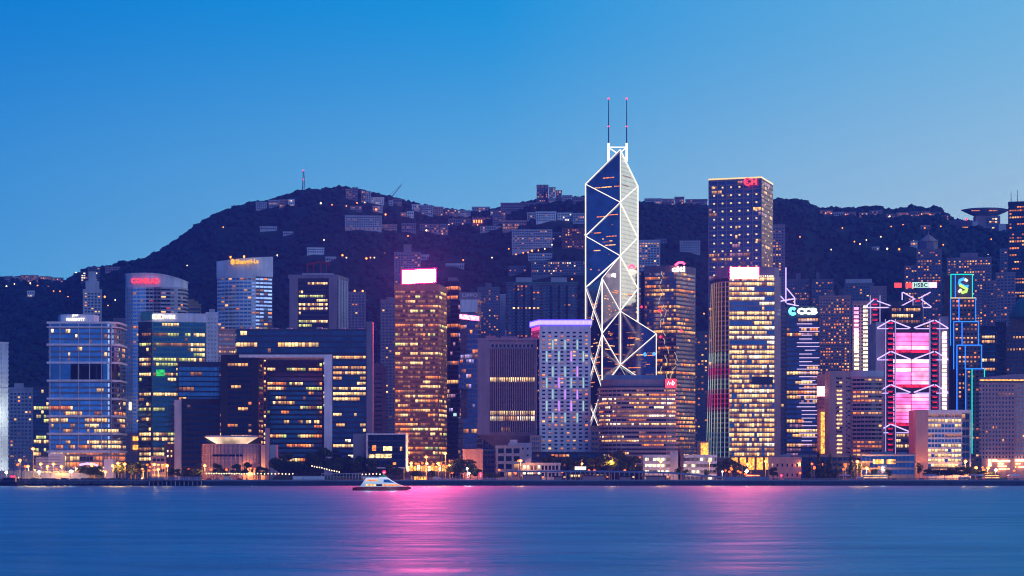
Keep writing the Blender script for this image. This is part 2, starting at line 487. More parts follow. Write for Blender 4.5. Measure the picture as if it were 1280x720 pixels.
def board(root, px0, px1, py0, py1, D, mat, name='sign', dep=1.0, back=None, tilt=0.0):
    """a sign board facing the harbour, with a body behind the lit face"""
    mb = MB(); x0, x1 = px2x(px0, D), px2x(px1, D); z0, z1 = wz(py1, D), wz(py0, D); t = tilt * (x1 - x0)
    f = [(x0, D, z0), (x1, D, z0 + t), (x1, D, z1 + t), (x0, D, z1)]
    g = [(x, D + dep, z) for x, _, z in f]
    mb.v = f + g; bm_ = M[back or 'black']
    for q, m in (((0, 1, 2, 3), mat), ((5, 4, 7, 6), bm_), ((4, 0, 3, 7), bm_), ((1, 5, 6, 2), bm_), ((3, 2, 6, 7), bm_), ((4, 5, 1, 0), bm_)):
        mb.f.append(q); mb.m.append(mb.mi(m))
    return mb.build(name, root)

def strip(root, pts, r, mat, name='light_tube'):
    mb = MB(); mb.path(pts, r, mat, 5); return mb.build(name, root)
def P3(px, py, D, dy=0.0): return (px2x(px, D), D + dy, wz(py, D))

# ------------------------------------------------------------------ the setting: water, land, hills, haze
def sheet(name, x0, x1, y0, y1, z, m):
    mb = MB(); mb.face([(x0, y0, z), (x1, y0, z), (x1, y1, z), (x0, y1, z)], m)
    return tag(mb.build(name), kind='structure')

QY = 1418.0                                   # face of the quay
m, t, p = newmat('water')
p.inputs['Base Color'].default_value = (.003, .06, .18, 1); p.inputs['IOR'].default_value = 1.33
tcn = t.nodes.new('ShaderNodeTexCoord')
def wn(scale, sx, sy, det):
    mp = t.nodes.new('ShaderNodeMapping'); mp.inputs['Scale'].default_value = (sx, sy, 1)
    n = t.nodes.new('ShaderNodeTexNoise'); n.inputs['Scale'].default_value = scale; n.inputs['Detail'].default_value = det
    t.links.new(tcn.outputs['Object'], mp.inputs[0]); t.links.new(mp.outputs[0], n.inputs[0])
    return n.outputs[0]
big, mid_, fine = wn(.02, .55, 1, 3), wn(.12, .6, 1, 4), wn(.5, .8, 1, 3)
def tm(op, a, b):
    n = t.nodes.new('ShaderNodeMath'); n.operation = op
    for i, v in enumerate((a, b)):
        if isinstance(v, (int, float)): n.inputs[i].default_value = v
        else: t.links.new(v, n.inputs[i])
    return n.outputs[0]
hgt = tm('ADD', tm('MULTIPLY', big, 5.0), tm('ADD', tm('MULTIPLY', mid_, 1.7), tm('MULTIPLY', fine, .45)))
bp = t.nodes.new('ShaderNodeBump'); bp.inputs['Strength'].default_value = .6; bp.inputs['Distance'].default_value = 1
t.links.new(hgt, bp.inputs['Height']); t.links.new(bp.outputs[0], p.inputs['Normal'])
rr = t.nodes.new('ShaderNodeMapRange'); rr.inputs['From Min'].default_value = .35; rr.inputs['From Max'].default_value = .65
rr.inputs['To Min'].default_value = .38; rr.inputs['To Max'].default_value = .50
t.links.new(mid_, rr.inputs[0]); t.links.new(rr.outputs[0], p.inputs['Roughness'])
t.nodes.remove(p)
gl_, di_, mx_ = t.nodes.new('ShaderNodeBsdfGlossy'), t.nodes.new('ShaderNodeBsdfDiffuse'), t.nodes.new('ShaderNodeMixShader')
gl_.inputs['Color'].default_value = (.36, .68, .80, 1); di_.inputs['Color'].default_value = (.0, .070, .18, 1); mx_.inputs[0].default_value = .3
mf = t.nodes.new('ShaderNodeMapRange'); mf.inputs['From Min'].default_value = .38; mf.inputs['From Max'].default_value = .62; mf.inputs['To Min'].default_value = .26; mf.inputs['To Max'].default_value = .42
t.links.new(wn(.045, .45, 1, 5), mf.inputs[0]); t.links.new(mf.outputs[0], mx_.inputs[0])
t.links.new(rr.outputs[0], gl_.inputs['Roughness']); t.links.new(bp.outputs[0], gl_.inputs['Normal'])
t.links.new(gl_.outputs[0], mx_.inputs[1]); t.links.new(di_.outputs[0], mx_.inputs[2])
t.links.new(mx_.outputs[0], t.nodes['Material Output'].inputs['Surface'])
wm = MB(); wm.face([(-4000, -3000, 0), (4000, -3000, 0), (4000, QY + .5, 0), (-4000, QY + .5, 0)], m)
tag(wm.build('water'), kind='structure')

m, t, p = newmat('asphalt'); p.inputs['Base Color'].default_value = (.05, .05, .052, 1); p.inputs['Roughness'].default_value = .8
n_ = t.nodes.new('ShaderNodeTexNoise'); n_.inputs['Scale'].default_value = .4
cr = t.nodes.new('ShaderNodeValToRGB'); cr.color_ramp.elements[0].color = (.03, .03, .032, 1); cr.color_ramp.elements[1].color = (.075, .07, .07, 1)
t.links.new(n_.outputs[0], cr.inputs[0]); t.links.new(cr.outputs[0], p.inputs['Base Color'])
sheet('ground', -4000, 4000, QY + 3, 9000, GZ, wall('paving', (.16, .15, .15), .8, .25, .2))
sheet('road', -900, 900, QY + 30, QY + 58, GZ + .006, M['asphalt'])

# foliage and hill
def leafmat(name, a, b, sc):
    m, t, p = newmat(name)
    tc = t.nodes.new('ShaderNodeTexCoord'); n = t.nodes.new('ShaderNodeTexNoise'); n.inputs['Scale'].default_value = sc; n.inputs['Detail'].default_value = 6
    r = t.nodes.new('ShaderNodeValToRGB'); r.color_ramp.elements[0].position = .35; r.color_ramp.elements[1].position = .68
    r.color_ramp.elements[0].color = (*a, 1); r.color_ramp.elements[1].color = (*b, 1)
    t.links.new(tc.outputs['Object'], n.inputs[0]); t.links.new(n.outputs[0], r.inputs[0]); t.links.new(r.outputs[0], p.inputs['Base Color'])
    p.inputs['Roughness'].default_value = .7; p.inputs['Specular IOR Level'].default_value = .2
    return m
leafmat('foliage', (.004, .020, .020), (.012, .042, .038), .05)
leafmat('leaf', (.02, .045, .015), (.06, .10, .03), .6)
leafmat('hillside', (.008, .028, .02), (.02, .05, .036), .03)
wall('bark', (.08, .055, .04), .9, .4, 1)

RIDGE = [(-1100, 470), (-700, 400), (-400, 372), (-60, 356), (0, 352), (30, 350), (60, 353), (84, 356), (98, 345), (112, 338), (135, 336), (158, 330), (178, 326), (198, 318), (215, 306), (230, 296), (248, 282), (268, 271),
         (285, 264), (300, 260), (318, 257), (345, 253), (372, 246), (384, 243), (400, 242), (425, 240), (445, 244), (470, 249), (492, 253), (515, 259), (545, 264), (580, 267), (612, 265),
         (640, 261), (664, 254), (690, 252), (730, 250), (780, 254), (806, 257), (830, 256), (860, 257), (880, 259), (905, 255), (935, 251), (966, 251), (990, 251), (1006, 253), (1016, 260), (1024, 264), (1050, 263),
         (1070, 265), (1085, 262), (1100, 263), (1112, 267), (1126, 265), (1140, 262), (1156, 264), (1172, 262), (1180, 268), (1190, 277), (1215, 279), (1250, 282), (1290, 284), (1400, 290), (1700, 320), (2400, 420)]
def ridge(px):
    for (a, ya), (b, yb) in zip(RIDGE, RIDGE[1:]):
        if px <= b:
            s = (px - a) / (b - a); return ya + (yb - ya) * s
    return RIDGE[-1][1]
DF, DR = 2080.0, 3300.0
def hill_z(px, D):
    t = (D - DF) / (DR - DF)
    zr = wz(ridge(px), DR); zf = 8.0
    if t <= 1:
        t = max(t, 0); g = .35 * t + .65 * (t * t * (3 - 2 * t)) if t < 1 else 1
        z = zf + (zr - zf) * g
    else: z = zr - (D - DR) * .35
    X = px2x(px, D); k = min(1, max(0, t * 4)) * min(1, abs(1 - t) * 5 + .12)
    return z + k * (noise.fractal(Vector((X * .0035, D * .0035, 3)), 1, 2, 5) * 26 + noise.noise(Vector((X * .03, D * .03, 1))) * 4)
def hill_D(px, py):
    """distance at which the hillside shows at picture row py in direction px"""
    best, D = 1e9, DF
    d = DF + 20
    while d <= DR:
        e = abs(HY - (hill_z(px, d) - CH) * F / d - py)
        if e < best: best, D = e, d
        d += 8
    return D
NX, NY = 640, 90
PX = [-1000 + 3300 * i / NX for i in range(NX + 1)]; DD = [DF + (DR * 1.22 - DF) * j / NY for j in range(NY + 1)]
mb = MB()
for D in DD:
    for x in PX: mb.v.append((px2x(x, D), D, hill_z(x, D)))
for j in range(NY):
    for i in range(NX):
        o = j * (NX + 1) + i; mb.f.append((o, o + 1, o + NX + 2, o + NX + 1))
mb.m = [0] * len(mb.f); mb.mats = [M['hillside']]
tag(mb.build('hillside', smooth=True), kind='structure')

# the wood that covers the hill: too many crowns to count, one mass
HOUSE_ZONES = []                              # filled by the houses: (px0, px1, ytop, ybottom, D)
def forest():
    rng = np.random.default_rng(5); pr = random.Random(5)
    import bmesh
    protos = []
    for k in range(6):
        bm = bmesh.new(); bmesh.ops.create_icosphere(bm, subdivisions=2 if k < 2 else 1, radius=1)
        v = np.array([q.co[:] for q in bm.verts]); f = np.array([[q.index for q in a.verts] for a in bm.faces]); bm.free()
        v *= (1 + rng.uniform(-.28, .28, (len(v), 1))); protos.append((v, f))
    V, Fc, n = [], [], 0
    def put(px, D, r, k):
        nonlocal n
        z = hill_z(px, D); v, f = protos[k]; X = px2x(px, D)
        for (a, b, yt, yb, Dh) in HOUSE_ZONES:
            if a - 3 < px < b + 3 and Dh - 26 < D < Dh + 26: return
        a = pr.uniform(0, 6.28); c, s = math.cos(a), math.sin(a)
        w = np.empty_like(v); w[:, 0] = X + r * (v[:, 0] * c - v[:, 1] * s); w[:, 1] = D + r * (v[:, 0] * s + v[:, 1] * c); w[:, 2] = z + r * .35 + r * v[:, 2] * pr.uniform(.75, 1.15)
        V.append(w); Fc.append(f + n); n += len(v)
    for _ in range(20500):
        px = pr.uniform(-60, 1340) if _ < 17000 else pr.choice((pr.uniform(-420, -60), pr.uniform(1340, 1700))); D = DR - (DR - DF) * pr.random() ** 1.25
        put(px, D, pr.uniform(3.2, 6.8), pr.randrange(2, 6))
    for _ in range(2200):
        px = pr.uniform(-40, 1320); put(px, DR + pr.uniform(-25, 12), pr.uniform(2.2, 4.6), pr.randrange(0, 2))
    V = np.concatenate(V); Fc = np.concatenate(Fc)
    me = bpy.data.meshes.new('forest')
    me.vertices.add(len(V)); me.vertices.foreach_set('co', V.astype(np.float32).reshape(-1))
    me.loops.add(Fc.size); me.loops.foreach_set('vertex_index', Fc.reshape(-1).astype(np.int32))
    me.polygons.add(len(Fc)); me.polygons.foreach_set('loop_start', np.arange(0, Fc.size, 3, dtype=np.int32))
    me.update(calc_edges=True); me.materials.append(M['foliage']); me.polygons.foreach_set('use_smooth', [True] * len(Fc))
    o = bpy.data.objects.new('forest', me); COL.objects.link(o); tag(o, kind='stuff')

# thin evening haze over harbour, city and hill
mh = bpy.data.materials.new('haze'); mh.use_nodes = True; mt_ = mh.node_tree; mt_.nodes.clear()
ho = mt_.nodes.new('ShaderNodeOutputMaterial'); hv = mt_.nodes.new('ShaderNodeVolumePrincipled')
hv.inputs['Color'].default_value = (.13, .29, 1, 1); hv.inputs['Density'].default_value = HAZE = .00010; hv.inputs['Anisotropy'].default_value = .3
mt_.links.new(hv.outputs[0], ho.inputs['Volume'])
mb = MB(); mb.box(-4200, 4200, -3200, 4300, -1, 575, mh)
hz = tag(mb.build('haze'), kind='stuff')

# ------------------------------------------------------------------ the tall towers, west to east along the picture
def G(**k): return k
OFF = G(fh=3.9, wh=.6, bay=2.6, pr=.86, sp=.35)                  # office with ribbon windows
APT = G(fh=3.1, wh=.5, bay=3.4, pr=.6, sp=.2, wall='bluegrey', p=.12, run=1, pal='wwooyd', top=2, bot=3)
CUR = G(fh=4.0, wh=.78, bay=2.2, pr=.93, wall='navy', glass='g_dark', sp=.12, sill=.1)

# pale slab tower cut by the frame
slab_ = tower('office_tower', 'narrow pale floodlit slab tower cut by the picture edge', 'tower', rect(-34, 10, 1650, 26), wz(429, 1650), G(**dict(OFF, wall='white', p=.05, per={0: dict(pr=.02, bay=9)})), plant=[(.4, .5, 4, 'pale')])
for zz, en in ((12, 1.0e4), (60, 1.5e4)):
    l = bpy.data.objects.new('flood_light', bpy.data.lights.new('flood_light', 'POINT')); COL.objects.link(l); l.parent = slab_; l.data.color = (.85, 1, .92); l.data.energy = en; l.data.shadow_soft_size = 1
    l.location = Vector((px2x(-2, 1650), 1632, zz)) - Vector(slab_.location)
# grid apartment slab behind it
tower('apartment_block', 'pale grid-fronted slab block behind the narrow floodlit slab', 'building', rect(11, 41, 1800, 18), wz(486, 1800), G(fh=3.3, wh=.5, bay=3.6, pr=.62, wall='pale', p=.05, run=1, sp=.3), plant=[(.4, .4, 4, 'pale')])
tower('office_tower', 'low dark glass block tucked between the pale grid slab and banded glass tower', 'building', rect(41, 62, 1880, 20), wz(484, 1880), G(**dict(CUR, p=.35, pal='yyg', top=2)))

# --- glass tower with white floor bands, rounded corner, sky opening
def banded_tower():
    D = 1560; zt = wz(404, D)
    a, b = pt(60, D), pt(147, D); w = b.x - a.x; dep = 34
    pts = [Vector((a.x, D)), Vector((b.x - 11, D))]
    for k in range(1, 7):
        an = -math.pi / 2 + k * math.pi / 12; pts.append(Vector((b.x - 11 + 11 * math.cos(an), D + 11 + 11 * math.sin(an))))
    pts += [Vector((b.x, D + dep)), Vector((a.x, D + dep))]
    r = empty('office_tower', ((a.x + b.x) / 2, D + dep / 2, GZ), 'blue glass tower with white floor bands, rounded corner and square sky opening', 'tower')
    core = MB()
    core.prism(offset(pts, -.6), GZ, wz(475, D), M['g_blue']); core.prism(offset(pts, -.6), wz(455, D), zt, M['g_blue'])
    x1, x2 = px2x(88, D), px2x(128, D)
    core.prism([(a.x + .6, D + .6), (x1, D + .6), (x1, D + dep - .6), (a.x + .6, D + dep - .6)], wz(475, D), wz(455, D), M['g_blue'])
    q = [p for p in offset(pts, -.6) if p.x > x2]
    core.prism([Vector((x2, D + .6))] + q + [Vector((x2, D + dep - .6))], wz(475, D), wz(455, D), M['g_blue'])
    core.build('wall', r)
    back = MB(); back.box(x1 + .2, x2 - .2, D + 26, D + 27, wz(475, D) + .1, wz(455, D) - .1, M['navy']); back.build('rear_glazing', r)
    for x in (px2x(97, D), px2x(119, D)):
        cb = MB(); cb.lathe((x, D + 5), [(1.4, wz(475, D)), (1.4, wz(455, D))], M['dark'], 12); cb.build('column', r)
    for y0, y1 in ((566, 563), (543.5, 541), (521.5, 519), (499.5, 497), (477, 474.5), (454.5, 452), (432, 429.5), (409.5, 408), (404.5, 402)):
        mb = MB(); mb.prism(offset(pts, .9), wz(y0, D), wz(y1, D), M['white']); mb.build('floor_band', r)
    ys = [563, 543.5, 521.5, 499.5, 477, 454.5, 432, 409.5]
    k = 0
    for ya, yb in zip(ys, ys[1:]):
        if ya == 477: continue
        z0, z1 = wz(ya, D) + 1, wz(yb, D); 
        facade(r, pts, z0, z1, G(fh=3.6, wh=.66, bay=1.9, pr=.92, wall='bluegrey', glass='g_sky', out=-.4, sp=.25, top=.2, bot=.1, m=.2, sill=.12,
               p=(.34 if ya > 470 else .10), run=3, pal='wyywod' if ya > 470 else 'wcyd'), 300 + k); k += 1
    facade(r, pts, wz(587, D), wz(563, D), G(fh=4.2, wh=.8, bay=2.6, pr=.9, wall='greypaint', glass='g_black', out=-.4, sp=.2, top=.2, bot=1, p=.7, run=5, pal='owyo'), 333)
    for px in (62.5, 75, 98, 112, 127, 139):
        mb = MB(); x = px2x(px, D); mb.box(x - .25, x + .25, D - .75, D + .55, wz(566, D), wz(405, D), M['pale']); mb.build('mullion', r)
    ph = MB(); c0, c1 = px2x(66.5, D), px2x(118, D)
    ph.prism([(c0 + 5, D + 5), (c0 + 14, D + 3), (c1 - 12, D + 3), (c1 - 2, D + 6), (c1, D + 18), (c0, D + 18)], zt, wz(392.5, D), M['white']); ph.build('plant_room', r)
    s = tag(empty('sign', (px2x(94, D), D + 2.8, wz(397, D)), None, None)); s.parent = r; s.location -= r.location
    text(s, 'JW', 94, 394.6, D + 2.9, 8, 3.2, M['sign_white'], name='lettering'); text(s, 'MARRIOTT', 94.5, 399.2, D + 2.9, 23, 3.6, M['sign_white'], name='lettering')
    pod = MB(); pod.box(px2x(45, D - 20), px2x(60.2, D - 20), D - 20, D + 14, GZ, wz(572, D), M['pale']); pod.build('podium', r); pod = MB(); pod.box(px2x(60.2, D - 20), px2x(75, D - 20), D - 20, D - 2, GZ, wz(567, D), M['white'])
    pod.build('podium', r); pod = MB(); pod.box(px2x(130, D - 14), px2x(141, D - 14), D - 14, D - 2, GZ, wz(574, D), M['white']); pod.build('stair_block', r)
    for i in range(6):
        mb = MB(); z = wz(589, D) + i * 2.2; mb.box(px2x(45, D - 20) - .2, px2x(75, D - 20) + .1, D - 20.35, D - 20.05, z, z + .5, M['greypaint']); mb.build('ledge', r)
    cn = MB(); cn.path([P3(100, 581, D - 24), P3(108, 579.5, D - 27), P3(116, 580, D - 26), P3(122, 582, D - 24)], 1.0, M['led_violet'], 6); cn.build('canopy_light', r)
banded_tower()

tower('apartment_tower', 'slim pale apartment tower with stepped crown behind the white-banded glass tower', 'tower', rect(104, 127, 2040, 18), wz(363, 2040), G(**dict(APT, wall='pale', p=.18)), plant=[(.75, .5, 9, 'pale'), (.42, .5, 19, 'pale')])
tower('apartment_tower', 'slender mauve slab tower hugging the flank of the curved hotel with red letters', 'tower', rect(142, 156, 1775, 20), wz(399, 1775), G(**dict(APT, wall='mauve', p=.04, wh=.3)))

# --- oval hotel with red letters
def oval_hotel():
    D = 1690; zt = wz(345, D); z0 = GZ
    x0, x1 = px2x(153, D), px2x(230, D); cx, rx, ry = (x0 + x1) / 2, (x1 - x0) / 2, 17; cy = D + ry
    n = 40; pts = [Vector((cx + rx * math.copysign(abs(math.cos(t)) ** .75, math.cos(t)), cy + ry * math.copysign(abs(math.sin(t)) ** .75, math.sin(t)))) for t in [-math.pi + 2 * math.pi * i / n for i in range(n)]]
    r = empty('hotel_tower', (cx, cy, z0), 'oval-plan pale hotel tower carrying glowing red capital letters', 'tower')
    mb = MB()
    zs = [zt + 2.8 - max(0, (p.x - cx) / rx + .2) ** 2 * 4.4 for p in pts]
    mb.prism(pts, z0, zs, M['white'], M['roofgrey']); mb.build('wall', r)
    per = {}
    for i in range(n):
        xm = ((pts[i] + pts[(i + 1) % n]) / 2).x; px = 640 + xm * F / D
        if px < 166: per[i] = dict(pr=.34, bay=5, glass='g_blue', p=1)
        elif px < 184: per[i] = dict(pr=.9, bay=2.8, glass='g_sky', wall='white', p=1)
        elif px < 189: per[i] = dict(pr=.85, bay=3, glass='g_black', p=1)
        elif px < 196: per[i] = dict(pr=.01, bay=8, wall='white', p=0)
        elif px < 201: per[i] = dict(pr=.8, bay=3, glass='g_black', wall='mauve', p=1)
        elif px < 218: per[i] = dict(pr=.95, bay=3, glass='g_black', p=1)
        elif px < 221: per[i] = dict(pr=.01, bay=9, p=0)
        else: per[i] = dict(pr=.93, bay=3, glass='g_black', p=1)
    facade(r, pts, z0 + 22, wz(359, D), G(fh=3.25, wh=.52, bay=3, pr=.9, wall='pale', glass='g_black', p=.13, run=1, pal='wdodrpp', sp=.3, top=.5, bot=.5, m=0, per=per), 41)
    cp = MB(); cp.prism(offset(pts, .7), [z - .9 for z in zs], zs, M['white']); cp.build('parapet', r)
    s = empty('sign', (cx, D, wz(351, D)), None, None); s.parent = r; s.location -= r.location
    xs = [166.5, 172.6, 178.8, 184.8, 190.6, 196.4]
    for ch, px in zip('CONRAD', xs):
        X = px2x(px, D); e = min(pts, key=lambda q: (q.x - X) ** 2 + (100 if q.y > cy else 0))
        text(s, ch, px, 351, e.y - 1.6, 5.4, 6.6, M['sign_red'], bold=.04, dep=.8)
    ob = MB(); ob.box(px2x(156, D - 8), px2x(172, D - 8), D - 8, D + 3, GZ, wz(541, D), M['mauve']); ob.build('podium', r)
    for j, (ya, yb) in enumerate(((546, 551), (556.5, 562))):
        gl = MB(); gl.box(px2x(166, D - 9), px2x(173.5, D - 9), D - 9, D - 8.1, wz(yb, D), wz(ya, D), M['glow_amber']); gl.build('lit_window', r)
    wl = MB(); wl.box(px2x(161, D - 9), px2x(164, D - 9), D - 8.6, D - 8.1, wz(513, D), wz(503, D), M['lamp_hillwhite']); wl.build('wall_light', r)
oval_hotel()

tower('office_block', 'tan-roofed block peeping up behind the green glass office', 'building', rect(231, 251, 2050, 25), wz(381, 2050), G(**dict(OFF, wall='tan', p=.1)), plant=[(.5, .3, 5, 'tan'), (.3, .75, 3, 'tan')])
# --- green glass office with flag logo
def flag_office():
    D = 1600; poly = corner(173.5, 190, 257, D, 6, 9)
    r = tower('office_tower', 'dark green glass office with a white roof parapet and flag emblem', 'tower', poly, wz(402, D),
        G(fh=4.1, wh=.62, bay=2.4, pr=.92, wall='teal', glass='g_teal', p=.5, run=4, pal='ygyyd', sp=.1, top=.5, bot=6, per={0: dict(glass='g_dark', wall='navy', p=1)}), 77, parapet=0)
    mb = MB(); pp = offset(poly, .3); mb.prism(pp, wz(402, D), wz(391, D), M['white'], M['roofgrey']); mb.build('parapet', r)
    sd = MB(); sd.box(px2x(176, D) , px2x(191, D), D - .9, D + 6, wz(400, D), wz(389.5, D), M['teal']); sd.build('plant_room', r)
    gx = pt(200.5, D)
    gp = MB(); gp.box(gx.x - 3.2, gx.x + 3.2, D - .75, D - .3 + 2, wz(470, D), wz(462, D), lit('green_screen', (.05, .8, .15), .55, True)); gp.build('green_light', r)
    s = empty('sign', (px2x(200, D), D, wz(396, D)), None, None); s.parent = r; s.location -= r.location
    u = (poly[2] - poly[1]).normalized()
    for dx in (-2.3, 2.3):
        fm = MB(); c = pt(197, D) + Vector((dx, 2.2)) ; fm.obox(c + Vector((0, -3)), u, 4.2, .6, wz(399, D), wz(393.2, D), M['sign_white']); fm.build('flag_panel', s)
    for dx, m_ in ((-2.3, 'sign_orange'), (2.3, 'sign_red')):
        fm = MB(); c = pt(197, D) + Vector((dx, -1.15)); z = wz(396, D); x = c.x; y = c.y - .1
        fm.face([(x - 1.8, y, z - 1.7), (x - .3, y, z), (x - 1.8, y, z + 1.7)], M[m_]); fm.face([(x + 1.8, y, z + 1.7), (x + .3, y, z), (x + 1.8, y, z - 1.7)], M[m_]); fm.build('flag_mark', s)
    text(s, 'SWIRE', 211, 396, D + 1.3, 16, 5.2, M['sign_white'], u=u, bold=.03)
flag_office()
tower('office_tower', 'thin white service tower with red recess beside the green glass office', 'building', rect(258, 272, 1690, 16), wz(392, 1690), G(fh=3.6, wh=.5, bay=3, pr=.2, wall='white', p=.02), plant=[(.5, .5, 3, 'pale')])
tower('office_block', 'lilac office with a bright top storey beside the arch-shaped office', 'building', corner(243, 266, 296, 1720, 12, 8), wz(412, 1720), G(fh=3.6, wh=.5, bay=2.2, pr=.75, wall='pinkstone', p=.35, run=3, pal='pwpo', per={1: dict(fn=lambda f, nf, q, nb, c: M['p'] if f == nf - 1 else c)}), 12, plant=[(.6, .5, 4, 'mauve')])

# --- gilded-letter hotel with curved front
def arc_hotel():
    D = 1760; pts = arcfront(272, 340, D + 6, 8, 26, 14); zb = GZ
    r = empty('hotel_tower', (px2x(306, D), D + 14, zb), 'curved-front hotel tower with golden sign on its tall white parapet', 'tower')
    n = len(pts)
    mb = MB(); mb.prism(pts, zb, wz(346, D), M['pale'], M['roofgrey']); mb.build('wall', r)
    per = {}
    for i in range(n):
        px = 640 + ((pts[i] + pts[(i + 1) % n]) / 2).x * F / D
        if px > 321: per[i] = dict(wall='bluegrey', glass='g_sky', pr=.9, bay=2.8)
        elif px > 318: per[i] = dict(wall='white', pr=.02)
    rg = random.Random(4)
    facade(r, pts, zb + 60, wz(346, D), G(fh=3.35, wh=.5, bay=3, pr=.88, wall='white', glass='g_blue', p=.17, run=1, pal='owodwd', sp=.3, top=.4, bot=0, m=.0, per=per), 53)
    zs = [wz(326 - 6 * max(0, min(1, ((640 + p.x * F / p.y) - 272) / 68)), D) for p in pts]
    cp = MB(); cp.prism(offset(pts, .9), wz(345.5, D), zs, M['white'], M['roofgrey']); cp.build('parapet', r)
    s = empty('sign', (px2x(306, D), D, wz(328, D)), None, None); s.parent = r; s.location -= r.location
    text(s, 'Shangri-La', 309, 327.6, D - 4.6, 29, 7.6, M['sign_gold'], bold=.035, dep=.9, slant=.035)
    mk = MB(); mk.lathe((px2x(291.5, D), D - 3.9), [(.3, wz(331.5, D)), (1.6, wz(330.5, D)), (1.9, wz(328, D)), (1.5, wz(325, D)), (.3, wz(324, D))], M['sign_gold'], 10); mk.build('emblem', s)
    for px, dz in ((304, 1.2), (287, .6)):
        lm = MB(); lm.lathe((px2x(px, D), D + 6), [(.4, wz(322, D)), (.9, wz(321, D) + dz), (.4, wz(320, D) + dz)], M['lamp_sodium'], 8); lm.build('roof_light', r)
arc_hotel()

# --- office with concrete piers and red roof frame
def pier_office():
    D = 1880; poly = corner(362, 421, 434, D, 0, 34)
    r = tower('office_tower', 'concrete-cornered office with rows of cream-lit windows and red roof frame', 'tower', poly, wz(347, D),
        G(fh=4.0, wh=.58, bay=2.2, pr=.9, wall='navy', glass='g_black', p=.66, run=7, pal='gygyc', sp=.3, top=4, m=9, bot=60, per={1: dict(p=.0, pr=.1)}), 5, parapet=0)
    e0 = pt(362, D), pt(421, D), poly[2]
    for a, w in ((e0[0] + Vector((4, -.6)), 8), (e0[1] + Vector((-3.6, -.6)), 8)):
        mb = MB(); mb.obox(a, (1, 0), w, 3, GZ, wz(344, D), M['mauve']); mb.build('pier', r)
    u = (poly[2] - poly[1]).normalized()
    for f in (.16, .42, .68, .92):
        c = poly[1].lerp(poly[2], f); mb = MB(); mb.obox(c, u, 5, 2.4, GZ, wz(345 , D), M['pale']); mb.build('pier', r)
    mb = MB(); mb.prism(offset(poly, 1.2), wz(348, D), wz(343.5, D), M['mauve'], M['roofgrey']); mb.build('parapet', r)
    mb = MB(); c = sum(poly, Vector((0, 0))) / 4; mb.obox(c, (1, 0), 30, 20, wz(344, D), wz(340.5, D), M['pale']); mb.build('plant_room', r)
    for px in (384, 392, 401, 408):
        fr = MB(); x = px2x(px, D + 15); fr.path([(x, D + 15, wz(341, D)), (x, D + 15, wz(328, D)), (x + 3, D + 15, wz(326, D))], .55, M['redpaint'], 5); fr.build('roof_frame', r)
    fr = MB(); fr.path([P3(382, 329, D, 15), P3(393, 326, D, 15), P3(403, 325, D, 15), P3(411, 329, D, 15)], 1.0, M['redpaint'], 5); fr.build('roof_frame', r)
pier_office()
t_ = tower('apartment_tower', 'dim mauve tower with two roof lamps beside the concrete-cornered office', 'tower', rect(434, 457, 2120, 20), wz(366, 2120), G(**dict(APT, wall='mauve', p=.05)))
for px in (443, 453):
    lm = MB(); lm.lathe((px2x(px, 2120), 2124), [(.6, wz(366, 2120) + 1), (1.1, wz(366, 2120) + 2.2), (.5, wz(366, 2120) + 3.4)], M['lamp_hill'], 8); lm.build('roof_light', t_)

